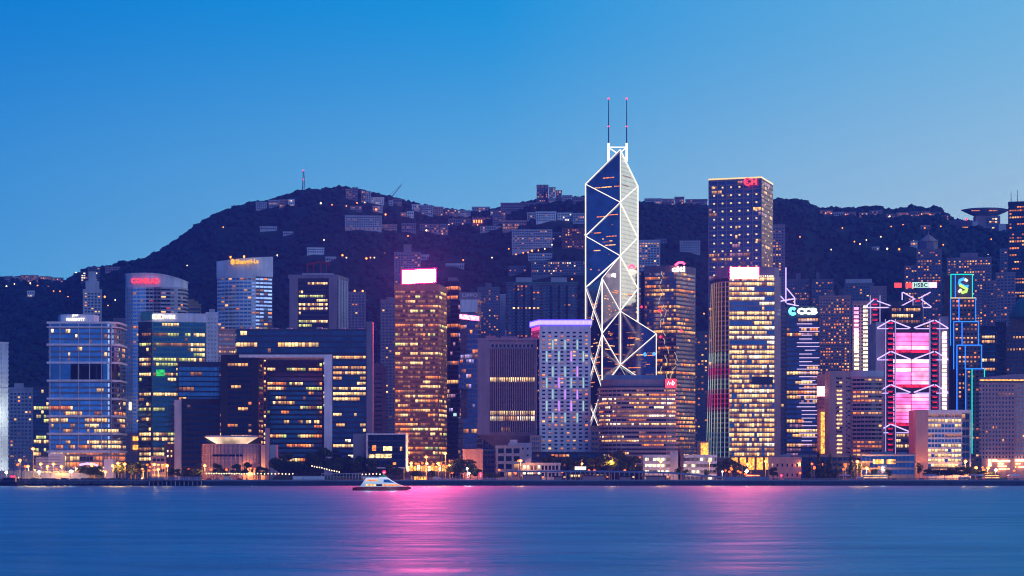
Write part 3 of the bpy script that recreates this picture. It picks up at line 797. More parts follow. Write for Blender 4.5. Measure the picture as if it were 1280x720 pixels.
# --- arch-shaped government office
glass('g_arch', (.13, .15, .18))
def arch_office():
    D = 1500; r = empty('office_block', (px2x(385, D), D + 20, GZ), 'huge arch-shaped dark glass office spanning two legs with white inner edge', 'building')
    R_ = lambda a, b: [(px2x(a, D), D), (px2x(b, D), D), (px2x(b, D), D + 34), (px2x(a, D), D + 34)]
    V_ = lambda l: [Vector(p) for p in l]
    beam = V_([(px2x(293, D), D + 6), (px2x(296, D), D), (px2x(458, D), D), (px2x(458, D), D + 34), (px2x(293, D), D + 34)])
    legL, legR = V_(R_(276, 322)), V_(R_(415.5, 458))
    mb = MB(); mb.prism(beam, wz(443, D), wz(413, D), M['navy'], M['roofgrey']); mb.build('beam', r)
    mb = MB(); mb.prism([Vector((p.x, p.y + 2)) for p in legL], GZ, wz(443.2, D), M['black']); mb.build('leg', r)
    mb = MB(); mb.prism(legR, GZ, wz(443.2, D), M['navy']); mb.build('leg', r)
    facade(r, beam, wz(443, D), wz(413, D), G(fh=4.2, wh=.7, bay=2.6, pr=.94, wall='navy', glass='g_arch', p=.13, run=4, pal='wyc', sp=.05, top=.3, bot=.3, m=.2), 21)
    facade(r, [Vector((p.x, p.y + 2)) for p in legL], GZ, wz(445, D), G(fh=4.2, wh=.5, bay=2.8, pr=.9, wall='black', glass='g_black', p=.30, run=4, pal='owww', sp=.05, top=.3, bot=10, m=5), 24)
    facade(r, legR, GZ, wz(443.2, D), G(fh=4.0, wh=.55, bay=2.3, pr=.9, wall='navy', glass='g_arch', p=.55, run=4, pal='ywyc', sp=.05, top=.3, bot=16, m=.6), 28)
    ed = MB(); ed.box(px2x(299, D), px2x(405.2, D), D - 1.2, D + 34.5, wz(446.8, D), wz(443.3, D), M['white']); ed.build('arch_edge', r)
    ed = MB(); ed.box(px2x(405.4, D), px2x(415.3, D), D - 1.4, D + 34.6, GZ, wz(443.25, D), M['white']); ed.build('arch_edge', r)
    ed = MB(); ed.box(px2x(458.2, D), px2x(466, D), D - 1, D + 9, GZ, wz(402, D), M['bluegrey']); ed.build('arch_edge', r)
    rf = MB(); rf.box(px2x(296, D), px2x(458, D), D + .5, D + 33, wz(412.8, D), wz(411, D), M['bluegrey']); rf.build('roof', r)
    rg = random.Random(3)
    for k in range(9):
        x = px2x(rg.uniform(305, 450), D); mb = MB(); mb.box(x - 2, x + 2, D + 14, D + 20, wz(411, D), wz(411, D) + rg.uniform(1, 2.4), M['pale']); mb.build('plant_room', r)
arch_office()
tower('office_tower', 'dark glass tower framed within the opening of the arch-shaped office', 'tower', rect(326, 404, 1690, 30), wz(428, 1690), G(fh=4.0, wh=.62, bay=2.4, pr=.9, wall='black', glass='g_teal', p=.36, run=3, pal='wyog', sp=.05, top=1, bot=10), 61)
mb = MB()
wl = empty('office_block', (px2x(330, 1560), 1565, GZ), 'slim block of stacked lit rooms just inside the arch-shaped office', 'building')
b_ = MB(); b_.prism(rect(325, 334, 1560, 8), GZ, wz(447, 1560), M['black']); b_.build('wall', wl)
facade(wl, rect(325, 334, 1560, 8), GZ, wz(447, 1560), G(fh=3.4, wh=.6, bay=2.3, pr=.8, wall='brown', glass='g_black', p=.9, run=1, pal='woyd', sp=.1, top=.5, bot=10), 8)

# dark blocks and the drum hall in front of the arch
r = tower('office_block', 'low blue-black glass block behind the white fin wall', 'building', rect(222, 278, 1590, 28), wz(454, 1590), G(fh=4, wh=.7, bay=3, pr=.93, wall='navy', glass='g_bluemirror', p=.10, run=4, pal='wd', sp=.05), 71)
r = tower('office_block', 'black cube block with a white fin wall at its flank', 'building', rect(227, 275, 1530, 22), wz(500, 1530), G(fh=4.4, wh=.55, bay=3, pr=.9, wall='black', glass='g_black', p=.10, run=5, pal='wy', sp=.05), 72)
fn = MB(); fn.box(px2x(218, 1526), px2x(226.6, 1526), 1526, 1549, GZ, wz(500, 1526), M['pale']); fn.build('fin_wall', r)
r = tower('office_block', 'small brown annex with one column of lit windows beside the white fin wall', 'building', rect(206, 218, 1540, 14), wz(556, 1540), G(fh=3.3, wh=.4, bay=3.2, pr=.4, wall='brown', p=.5, pal='cw', run=1))

def drum_hall():
    D = 1485; cx = px2x(287, D); R = (px2x(325, D) - px2x(250.5, D)) / 2; cy = D + R * .55
    r = empty('assembly_hall', (cx, cy, GZ), 'drum-shaped stone hall with a glowing bowl roof', 'building')
    def ell(s): return [(cx + R * s * math.cos(t), cy + R * .55 * s * math.sin(t)) for t in [2 * math.pi * i / 40 for i in range(40)]]
    mb = MB(); mb.prism(ell(1), GZ, wz(554.6, D), M['mauve'], M['roofgrey']); mb.build('drum', r)
    for i, zy in enumerate((592, 584, 576, 568, 560, 555)):
        mb = MB(); mb.prism(ell(1.006), wz(zy, D) - .22, wz(zy, D) + .22, M['pinkstone']); mb.build('string_course', r)
    for k in range(24):
        t = math.pi + math.pi * (k + .5) / 24; x, y = cx + R * 1.008 * math.cos(t), cy + R * .55 * 1.008 * math.sin(t)
        mb = MB(); mb.tube((x, y, GZ), (x, y, wz(556, D)), .28, M['mauve'], n=5); mb.build('pilaster', r)
    for k in range(9):
        t = math.pi * 1.32 + math.pi * .3 * k / 8; x, y = cx + R * 1.004 * math.cos(t), cy + R * .55 * 1.004 * math.sin(t)
        mb = MB(); mb.box(x - 1.2, x + 1.2, y - .3, y + .3, wz(570.6, D), wz(568, D), M['g_black']); mb.build('window', r)
    def bowl(s, z): return [(cx + R * s * math.cos(t), cy - 1 + R * .5 * s * math.sin(t), z) for t in [2 * math.pi * i / 40 for i in range(40)]]
    lo, hi = bowl(.52, wz(554.5, D)), bowl(.90, wz(546.4, D))
    mb = MB(); mb.v = lo + hi; mb.mats = [M['glow_white']]
    for i in range(40):
        j = (i + 1) % 40; mb.f.append((i, j, 40 + j, 40 + i)); mb.m.append(0)
    mb.build('lit_bowl', r)
    for s, z0, z1 in ((.93, 546.3, 545.2), (.87, 545.2, 544.2)):
        mb = MB(); mb.prism([(p[0], p[1]) for p in bowl(s, 0)], wz(z0, D), wz(z1, D), M['pale']); mb.build('roof', r)
    mb = MB(); mb.box(px2x(325, D), px2x(343, D), D + 6, D + 24, GZ, wz(556, D), M['pale']); mb.build('wing', r)
    mb = MB(); mb.box(px2x(331, D), px2x(336, D), D + 2, D + 6.5, GZ, wz(535, D), M['mauve']); mb.build('stair_tower', r)
drum_hall()

def glass_box():
    D = 1470; r = empty('office_block', (px2x(474, D), D + 12, GZ), 'low glass-fronted box with thin white frame and warm lit rooms', 'building')
    mb = MB(); mb.box(px2x(441, D), px2x(458, D), D + 3, D + 26, GZ, wz(542, D), M['greypaint']); mb.build('wing', r)
    mb = MB(); mb.box(px2x(459.5, D), px2x(506.5, D), D + .8, D + 26, wz(584, D), wz(543.5, D), M['black']); mb.build('wall', r)
    facade(r, [Vector(p) for p in ((px2x(460, D), D + .8), (px2x(506, D), D + .8), (px2x(506, D), D + 20), (px2x(460, D), D + 20))], wz(584, D), wz(544, D), G(fh=4, wh=.82, bay=4.6, pr=.95, wall='navy', glass='g_black', p=.0, sp=.02, out=.05, top=.1, bot=.1, m=.3), 3, edges=[0])
    for n_, (a, b, c, d) in {'frame_top': (458, 508, 543.4, 541.8), 'frame_base': (458, 508, 585.6, 584)}.items():
        mb = MB(); mb.box(px2x(a, D), px2x(b, D), D - 2, D + 26.2, wz(d if False else max(c, d), D), wz(min(c, d), D), M['white']); mb.build('frame', r)
    for a, b in ((458, 459.4), (506.6, 508)):
        mb = MB(); mb.box(px2x(a, D), px2x(b, D), D - 2, D + 26.1, wz(583.9, D), wz(543.5, D), M['white']); mb.build('frame', r)
    for a, b, c, d, m_ in ((465, 470, 556.5, 563.5, 'o'), (479, 490, 558, 563.5, 'y'), (500, 502.5, 558.5, 563.5, 'w'), (461, 468, 568, 572.5, 'y'), (469.5, 489.5, 567.5, 572.5, 'y'), (491, 495, 578, 581, 'o')):
        mb = MB(); mb.box(px2x(a, D), px2x(b, D), D + .3, D + .7, wz(d, D), wz(c, D), M[m_]); mb.build('lit_window', r)
    mb = MB(); mb.box(px2x(462, D), px2x(504, D), D + 4, D + 22, GZ, wz(585.7, D), M['dark']); mb.build('plinth', r)
glass_box()

tower('apartment_tower', 'narrow mauve concrete tower with a column of dark vents beside the gold tower', 'tower', rect(464, 482, 1660, 20), wz(460, 1660), G(fh=3.9, wh=.42, bay=5.8, pr=.75, wall='mauve', p=0, glass='g_black', m=3.2), plant=[(.6, .5, 3, 'mauve')])
tower('apartment_tower', 'dim purple apartment tower half hidden behind the gold tower', 'tower', rect(476, 500, 1930, 20), wz(376, 1930), G(**dict(APT, wall='mauve', p=.10)), plant=[(.4, .5, 3, 'mauve')])
tower('apartment_tower', 'hillside apartment tower rising right behind the huge pink screen', 'tower', rect(493, 526, 2500, 22), wz(316, 2500), G(**dict(APT, wall='mauve', p=.22, pal='ood')), zb=20, plant=[(.3, .5, 10, 'mauve')])

# --- gold glass tower with the pink screen
lit('halo_pink', (1, .02, .16), 1.8, False)  # emission for the pink halo round the roof screens
lit('lamp_shop', (1, .62, .30), 2.6, True, True)
def gold_tower():
    D = 1600; poly = corner(493.5, 548, 558.5, D, 0, 30)
    def fn(f, nf, q, nb, c): return c
    r = tower('office_tower', 'gold glass tower under a huge blazing pink roof screen', 'tower', poly, wz(361, D), G(fh=3.85, wh=.56, bay=2.1, pr=.96, wall='goldwall', glass='g_gold', dim=.6, p=.42, run=3, pal='yygwowo', sp=.08, top=1, bot=4, m=.6, per={1: dict(p=1, bay=2.5)}), 202, parapet=0)
    mb = MB(); mb.prism(offset(poly, .5), wz(362, D), wz(355.5, D), M['goldwall'], M['roofgrey']); mb.build('parapet', r)
    mb = MB(); mb.box(px2x(506, D), px2x(544, D), D + 7, D + 24, wz(356, D), wz(352, D), M['brown']); mb.build('plant_room', r)
    for px in (508, 518, 530, 541):
        mb = MB(); mb.tube(P3(px, 355.6, D, 4), P3(px, 340, D, 4), .35, M['steel']); mb.build('sign_support', r)
    board(r, 503.4, 544, 338.6, 354.2, D + 3, M['sign_pink'], 'screen', 1.2, tilt=.05); board(r, 501.7, 545.7, 336.8, 355.8, D + 4.3, M['halo_pink'], 'screen_halo', 1.0, tilt=.05)  # larger glowing board behind the screen imitates its halo
gold_tower()
r = empty('amber_glow_row', (px2x(534, 1575), 1578, GZ), 'added row of amber glow panels at the foot of the gold tower', 'building')  # added frontage, put in for the amber street glow
b_ = MB(); b_.prism(rect(507, 562, 1575, 10), GZ, wz(578, 1575), M['brown']); b_.build('wall', r)
for k in range(12):
    b_ = MB(); b_.box(px2x(508.5 + k * 4.4, 1575), px2x(511.8 + k * 4.4, 1575), 1573.6, 1574.6, wz(589, 1575), wz(582.5 - k % 2, 1575), M['glow_amber' if k % 3 else 'lamp_shop']); b_.build('shop_window', r)  # made-up glowing panes supplying the amber glow

# --- faceted twin towers
def faceted(label, cx, hw, ytop, D, seed, glass_, wall_, sign=None, p_=.2):
    r = empty('office_tower', (px2x(cx, D), D + 12, GZ), label, 'tower')
    z = GZ; zt = wz(ytop, D); rg = random.Random(seed); k = 0
    seg = (zt - GZ) / 6
    for k in range(6):
        w = hw * (1.12 if k in (1, 3) else .95) * D / F; c = px2x(cx, D); y = D - (3.5 if k in (1, 3) else 0)
        if k in (1, 3): pts = [Vector(q) for q in ((c - w, y + 6), (c - w * .6, y), (c + w * .55, y), (c + w, y + 7), (c + w, y + 26), (c - w, y + 26))]
        else: pts = [Vector(q) for q in ((c - w, y + 8), (c - w * .35, y + .5), (c + w * .75, y), (c + w, y + 5), (c + w, y + 24), (c - w, y + 24))]
        mb = MB(); mb.prism(pts, z, z + seg - .05, M[wall_], M['roofgrey']); mb.build('wall', r)
        facade(r, pts, z, z + seg, G(fh=3.8, wh=.74, bay=2.2, pr=.95, wall=wall_, glass=glass_, p=p_, run=4, pal='wovpd', sp=.05, top=.1, bot=.1, m=.2), seed * 10 + k)
        z += seg
    return r
r = faceted('dark faceted glass tower squeezed beside the gold tower', 566, 9, 352, 1790, 6, 'g_black', 'navy', p_=.22)
mb = MB(); mb.box(px2x(560, 1790), px2x(572, 1790), 1796, 1808, wz(352, 1790), wz(346, 1790), M['mauve']); mb.build('plant_room', r)
ry = MB(); ry.box(px2x(566.6, 1780), px2x(570.5, 1780), 1780, 1784, wz(520, 1780), wz(516.5, 1780), M['led_cyan']); ry.build('window_light', r)
r = faceted('faceted violet glass tower with white lettering on its crown', 588, 13.2, 375, 1730, 9, 'g_violet', 'mauve', p_=.24)
D = 1730; mb = MB(); mb.box(px2x(574, D), px2x(601, D), D + 1, D + 22, wz(375, D), wz(365, D), M['mauve']); mb.build('crown', r)
s = text(r, 'LIPPO', 587.5, 369.2, D + .8, 19, 4.8, M['white'], name='lettering', bold=.03)
mb = MB(); mb.box(px2x(575.5, D), px2x(597, D), D - 1, D + 1.5, wz(390, D), wz(374.5, D), M['white']); mb.build('crown_panel', r)
board(r, 574.5, 599, 392.5, 398.5, D - 5, lit('pink_reflection', (1, .14, .30), 6, True, True), 'sign', 1.0, tilt=-.12)  # glowing board stands in for a pink reflection in the jagged glass

# --- inverted-base tower with vertical fins
def inverted_tower():
    D = 1560; r = empty('office_tower', (px2x(636, D), D + 22, GZ), 'boxy finned tower narrowing to an inverted-wedge base', 'tower')
    def pl(a, b, dy, dep): return [(px2x(a, D), D + dy), (px2x(b, D), D + dy), (px2x(b, D), D + dy + dep), (px2x(a, D), D + dy + dep)]
    A, B = pl(597, 671, 0, 44), pl(617, 655, 9, 26)
    mb = MB(); mb.prism(A, wz(544, D), wz(424, D), M['mauve'], M['roofgrey']); mb.build('wall', r)
    mb = MB(); mb.v = [(x, y, wz(558, D)) for x, y in B] + [(x, y, wz(544.1, D)) for x, y in A]; mb.mats = [M['mauve']]
    for i in range(4):
        j = (i + 1) % 4; mb.f.append((i, j, 4 + j, 4 + i)); mb.m.append(0)
    mb.f.append((3, 2, 1, 0)); mb.m.append(0); mb.build('wedge_base', r)
    mb = MB(); mb.prism(B, GZ, wz(558, D), M['brown']); mb.build('stem', r)
    f = [Vector(p) for p in pl(612, 669, 0, 44)]
    lits = {6: 'w', 11: 'y', 12: 'y'}
    facade(r, f, wz(541, D), wz(436, D), G(fh=4.2, wh=.8, bay=1.85, pr=.7, wall='navy', glass='g_black', p=.04, run=6, pal='wd', sp=.02, top=.2, bot=.2, m=.2, sill=.08,
           fn=lambda fl, nf, q, nb, c: (M['w'] if fl == 2 and nb * .22 < q < nb * .6 else M['y'] if fl == nf - 12 else M['c'] if fl == nf - 13 else M['y'] if fl == nf - 6 else c)), 17, edges=[0])
    facade(r, f, wz(436, D), wz(428.5, D), G(fh=4, wh=.5, bay=3.2, pr=.55, wall='mauve', glass='g_black', p=.15, run=1, pal='or', sp=.05, top=.1, bot=.1, m=1), 18, edges=[0])
    for i in range(25):
        x = px2x(612.5 + 56 * i / 24, D); mb = MB(); mb.box(x - .24, x + .24, D - 1.3, D - .05, wz(542, D), wz(436, D), M['pinkstone']); mb.build('fin', r)
    for a, b in ((597, 611.8), (669.4, 671.2)):
        mb = MB(); mb.box(px2x(a, D), px2x(b, D), D - 1.5, D + 1, wz(543.5, D), wz(425, D), M['mauve']); mb.build('corner_pier', r)
    mb = MB(); mb.box(px2x(596.4, D), px2x(671.8, D), D - 1.8, D + 45, wz(425.5, D), wz(422.8, D), M['mauve']); mb.build('parapet', r)
    for px, w, h in ((613, 4, 3), (640, 9, 2.4), (656, 5, 2)):
        x = px2x(px, D); mb = MB(); mb.box(x - w, x + w, D + 14, D + 26, wz(422.8, D), wz(422.8, D) + h, M['greypaint']); mb.build('plant_room', r)
    mb = MB(); x = px2x(632, D); mb.tube((x, D + 20, wz(422, D)), (x, D + 20, wz(410, D)), .4, M['steel']); mb.build('mast', r)
inverted_tower()

# blue apartment towers of the mid-levels
tower('apartment_tower', 'blue apartment slab beside the violet faceted tower, full of small windows', 'tower', rect(597, 624, 2200, 18), wz(360, 2200), G(**dict(APT, p=.22, pal='oodw', bay=2.8)), plant=[(.3, .5, 5, 'bluegrey')])
tower('apartment_tower', 'thin pale-blue slab standing against the twin blue apartment towers', 'tower', rect(625, 634, 2150, 14), wz(369, 2150), G(**dict(APT, wall='pale', p=.02, pr=.2)))
def twin(px0, px1, label):
    D = 2080; r = tower('apartment_tower', label, 'tower', rect(px0, px1, D, 24), wz(354, D), G(fh=3.3, wh=.55, bay=4.4, pr=.62, wall='bluegrey', glass='g_teal', p=.10, run=2, pal='woyd', sp=1.3, out=.2, top=2, bot=3), cap='teal')
    c = px2x((px0 + px1) / 2, D); q = MB(); q.prism(rect((px0 + px1) / 2 - 10, (px0 + px1) / 2 + 10, D + 6, 12), wz(354, D), wz(346, D), M['pale']); q.build('plant_room', r)
    for f in (.27, .5, .73):
        x = px2x(px0 + (px1 - px0) * f, D); mb = MB(); mb.box(x - 1.4, x + 1.4, D - 3, D + 2, GZ, wz(357, D), M['dark']); mb.build('bay_recess', r)
    return r
twin(634, 676, 'blue apartment tower nearer the violet faceted tower, of a matching pair')
twin(677.5, 720, 'blue apartment tower nearer the braced triangular skyscraper, of a matching pair')

# --- white tower with purple crown and light strips
lit('halo_blue', (.10, .06, 1), 1.3, False)  # emission for the blue halo of the crown light
def purple_crown():
    D = 1560; poly = corner(664, 674.5, 738, D, 22, 0)
    r = tower('office_tower', 'white punched-window tower with a glowing purple crown and coloured light strips', 'tower', poly, wz(407, D), G(fh=3.05, wh=.45, bay=4.75, pr=.5, wall='white', glass='g_black', p=.26, run=1, pal='woodw', sp=.05, top=4, bot=14, m=.9, per={0: dict(wall='bluegrey', bay=3)}), 91, parapet=0)  # left face coloured darker to hold back pink spill from the screen
    mb = MB(); mb.prism(offset(poly, .9), wz(405.8, D), wz(400.6, D), M['led_purple'], M['roofgrey']); mb.build('crown_light', r)
    for ya, yb in ((407, 405.85), (400.55, 399.3)):
        mb = MB(); mb.prism(offset(poly, 1.0), wz(ya, D), wz(yb, D), M['halo_blue'], M['roofgrey']); mb.build('crown_halo', r)  # glowing bands imitate the halo above and below the crown light
    for k in range(9):
        x = px2x(676 + 7.6 * k, D); mb = MB(); mb.box(x - .15, x + .15, D - 1.3, D - .95, wz(405.7, D), wz(400.7, D), M['led_violet']); mb.build('crown_joint', r)
    rg = random.Random(2); x0 = px2x(674.5, D); w = px2x(738, D) - x0; b = (w - 1.8) / 8
    rows = [(425, 437), (439, 452), (458, 471), (472, 485), (487, 499), (501, 514), (516, 528), (530, 545)][:7]
    for i, (ya, yb) in enumerate(rows):
        cols = (2, 4, 6) if i % 2 == 0 else (1, 3, 5, 7)
        for c in cols:
            m_ = 'led_magenta' if (2 <= i <= 5 and 2 <= c <= 6 and rg.random() < .7) or (i == 1 and c == 5) else 'led_cyan'
            x = x0 + .9 + b * c; mb = MB(); mb.box(x - .26, x + .26, D - .9, D - .25, wz(yb, D), wz(ya, D), M[m_]); mb.build('light_strip', r)
purple_crown()

# --- braced triangular skyscraper
def braced_tower():
    D = 1830; c = pt(775.5, D); s = D / F
    def at(dx, dy): return Vector((c.x + dx, D + dy))
    A, B, Bp, Ap = at(-31.8, 18.45), at(18.45, 31.8), at(-18.45, -31.8), at(31.8, -18.45); C = at(0, 0)
    r = empty('skyscraper', (c.x, D, GZ), 'mirror-glass triangular skyscraper outlined by white diagonal lights and twin masts', 'skyscraper')
    z = lambda y: wz(y, D)
    def quad(name, tri, tops, mats):
        mb = MB(); n = 3; b = [(p.x, p.y, GZ) for p in tri] + [(p.x, p.y, t) for p, t in zip(tri, tops)]
        mb.v = b
        for i in range(3):
            j = (i + 1) % 3; mb.f.append((i, j, 3 + j, 3 + i)); mb.m.append(mb.mi(M[mats[i]]))
        mb.f.append((3, 4, 5)); mb.m.append(mb.mi(M[mats[3]]))
        return mb.build(name, r)
    def sh(tri, e=.0):
        return tri
    # CCW: C, B, A -> ordered so that outward normals point out
    quad('glass_prism', [C, B, A], [z(187), z(226.5), z(226.5)], ['g_mirror', 'g_mirror', 'g_bluemirror', 'g_bluemirror'])  # same glass all round; face tints carry part of the sky reflections
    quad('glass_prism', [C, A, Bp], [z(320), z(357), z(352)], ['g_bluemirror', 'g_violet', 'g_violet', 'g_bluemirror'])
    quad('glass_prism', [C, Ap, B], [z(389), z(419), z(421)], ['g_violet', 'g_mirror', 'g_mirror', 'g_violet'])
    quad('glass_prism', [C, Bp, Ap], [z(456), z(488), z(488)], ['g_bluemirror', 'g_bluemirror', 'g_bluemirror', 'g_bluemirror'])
    def P(p, y, out=1.0):
        d = (p - C); d = d.normalized() if d.length > .1 else Vector((-.25, -1)).normalized()
        q = p + d * out * .6 + Vector((0, -.9)); return (q.x, q.y, z(y))
    N_ = [187, 253, 320, 389, 456]
    T = [(P(C, 187), P(A, 226.5)), (P(C, 187), P(B, 226.5)), (P(C, 187), P(C, 253)), (P(C, 253), P(C, 320)), (P(C, 320), P(C, 389)), (P(C, 389), P(C, 456)),
         (P(A, 226.5), P(A, 357)), (P(B, 226.5), P(B, 421)), (P(A, 226.5), P(C, 253)), (P(C, 253), P(A, 292)), (P(A, 292), P(C, 320)), (P(C, 320), P(A, 357)),
         (P(B, 226.5), P(C, 253)), (P(C, 253), P(B, 292)), (P(B, 292), P(C, 320)), (P(C, 320), P(B, 357)), (P(B, 357), P(C, 389)), (P(C, 389), P(B, 421)),
         (P(C, 320), P(Bp, 352)), (P(Bp, 352), P(C, 389)), (P(C, 389), P(Bp, 420)), (P(Bp, 420), P(C, 456)), (P(C, 456), P(Bp, 488)),
         (P(Bp, 352), P(Bp, 545)), (P(A, 357), P(A, 425)), (P(A, 425), P(A, 540)),
         (P(A, 357), P(Bp, 420)), (P(Bp, 352), P(A, 425)), (P(A, 425), P(Bp, 488)), (P(Bp, 420), P(A, 493)), (P(A, 493), P(Bp, 545)), (P(Bp, 488), P(A, 545)),
         (P(C, 389), P(Ap, 419)), (P(Ap, 419), P(C, 456)), (P(C, 456), P(Ap, 488)), (P(Ap, 419), P(Ap, 545))]
    for k, (a, b) in enumerate(T):
        thick = .62 if k in (23,) else .39
        strip(r, [a, b], thick, M['led_white'], 'brace_light')
    # lit floors: thin strips of room light behind the glass
    rg = random.Random(11)
    def face_strip(p, q, y, t0, t1, m_, dz=1.0):
        a, b = p.lerp(q, t0), p.lerp(q, t1); n = (q - p).normalized(); n = Vector((n.y, -n.x)) * .12
        if n.y > 0: n = -n
        mb = MB(); mb.v = [(a.x + n.x, a.y + n.y, z(y)), (b.x + n.x, b.y + n.y, z(y)), (b.x + n.x, b.y + n.y, z(y) + dz), (a.x + n.x, a.y + n.y, z(y) + dz)]
        mb.f = [(0, 1, 2, 3)]; mb.m = [mb.mi(M[m_])]; mb.build('lit_floor', r)
    for y, t0, t1, m_ in ((221.5, .30, .62, 'o'), (233, .05, .55, 'w'), (233, .62, .8, 'o')): face_strip(A, C, y, 1 - t1 if False else t0 + .2, min(.97, t1 + .2), m_, .9)
    for y, t0, t1 in ((219, .15, .6), (231, .1, .5)): face_strip(C, B, y, t0, t1, 'd', .9)
    for _ in range(17):
        y = rg.uniform(262, 350); t0 = rg.uniform(.08, .8); face_strip(A, C, y, t0, min(.95, t0 + rg.choice((.05, .08, .2, .3))), rg.choice('oowd'), .8)
    for p, q, ya, yb, n_ in ((Bp, C, 365, 480, 30), (A, Bp, 368, 530, 34), (C, Ap, 410, 480, 26), (C, B, 362, 410, 10)):
        for _ in range(n_):
            y = rg.uniform(ya, yb); t0 = rg.uniform(.06, .75)
            if p is Bp and y < 352 + 0: continue
            face_strip(p, q, y, t0, min(.95, t0 + rg.choice((.06, .12, .25, .35))), rg.choice('owodd'), .8)
    # crown, crossbar and masts
    for px, yt in ((761.3, 121), (784, 121)):
        x = px2x(px, D); yy = D + 9
        mb = MB(); mb.tube((x, yy, z(200)), (x, yy, z(177)), 1.15, M['led_white'], n=8); mb.build('mast_base', r)
        mb = MB(); mb.tube((x, yy, z(177)), (x, yy, z(yt)), .62, M['bluegrey'], r1=.32, n=6); ms = mb.build('mast', r)
        for y in (yt, 156):
            l_ = MB(); l_.lathe((x, yy), [(.2, z(y) - .9), (.85, z(y)), (.2, z(y) + .9)], M['lamp_red'], 8); l_.build('warning_light', ms)
    for a, b in (((761.3, 182), (784, 182)), ((763, 183.5), (773, 190)), ((782, 183.5), (775, 190))):
        strip(r, [P3(*a, D, 9), P3(*b, D, 9)], .6, M['led_white'], 'crossbar')
    text(r, 'citi', 766.5, 343.8, D - 18, 13, 5.5, M['sign_white'], u=(Vector((C.x - Bp.x, C.y - Bp.y))), name='mirrored_sign', bold=.05)  # reflection of the neighbour's roof sign, built as glowing letters
    gl = MB(); gl.lathe((px2x(805, D), D - 13), [(.5, z(446.5)), (2.0, z(444)), (.5, z(441.5))], M['sign_blue'], 8); gl.build('blue_sign', r)
    gl = MB(); gl.lathe((px2x(816, D), D - 18.5), [(.5, z(446)), (2.0, z(444)), (.5, z(441.5))], M['sign_blue'], 8); gl.build('blue_sign', r)
braced_tower()

# --- round-cornered striped block
def striped_block():
    D = 1530; a, b = px2x(751, D), px2x(846, D); R = 16; dep = 30; pts = [Vector((a + R, D)), Vector((b - 8, D)), Vector((b - 2, D + 2)), Vector((b, D + 8)), Vector((b, D + dep)), Vector((a, D + dep))]
    pts += [Vector((a + R - R * math.sin(t), D + R - R * math.cos(t))) for t in [math.pi / 2 * (1 - i / 7) for i in range(7)]]
    r = empty('office_block', ((a + b) / 2, D + dep / 2, GZ), 'round-cornered block of stacked white and dark bands with red emblem', 'building')
    mb = MB(); mb.prism(pts, GZ, wz(485.5, D), M['dark'], M['roofgrey']); mb.build('wall', r)
    rg = random.Random(8)
    facade(r, pts, GZ, wz(485.5, D), G(fh=3.25, wh=.5, bay=2.0, pr=.93, wall='pinkstone', glass='g_black', p=.52, run=4, pal='wywcod', sp=1.3, out=.1, top=.2, bot=9, m=.3), 120)
    pent = [p.lerp(Vector(((a + b) / 2, D + dep / 2)), .05) for p in pts]
    mb = MB(); mb.prism(offset(pts, .9), wz(485.6, D), wz(482.6, D), M['dark'], M['roofgrey']); mb.build('parapet', r)
    mb = MB(); mb.prism(pent, wz(482.6, D), wz(474, D), M['mauve'], M['bluegrey']); mb.build('penthouse', r)
    mb = MB(); x0, x1 = px2x(757, D), px2x(832, D); mb.prism([(x0, D + 5), (x1, D + 5), (x1 - 2, D + 20), (x0 + 4, D + 20)], wz(474, D), wz(468.5, D), M['blueroof']); mb.build('roof', r)
    s = board(r, 831.5, 845.5, 473.5, 484.8, D - 1.2, M['sign_red'], 'sign', 1.0, 'redpaint')
    strip(s, [P3(834, 481.5, D, -1.6), P3(835.5, 476.5, D, -1.6), P3(837, 481, D, -1.6), P3(838.5, 478, D, -1.6), P3(840, 481.5, D, -1.6), P3(840.6, 476, D, -1.6), P3(843, 479, D, -1.6), P3(841, 481.5, D, -1.6)], .34, M['panel_white'], 'emblem')
striped_block()
tower('office_block', 'pinkish low-rise wedged between purple-crowned tower and striped round-cornered block', 'building', rect(738, 753, 1640, 20), wz(534, 1640), G(fh=4, wh=.5, bay=3, pr=.7, wall='pinkstone', p=.3, pal='ow'))

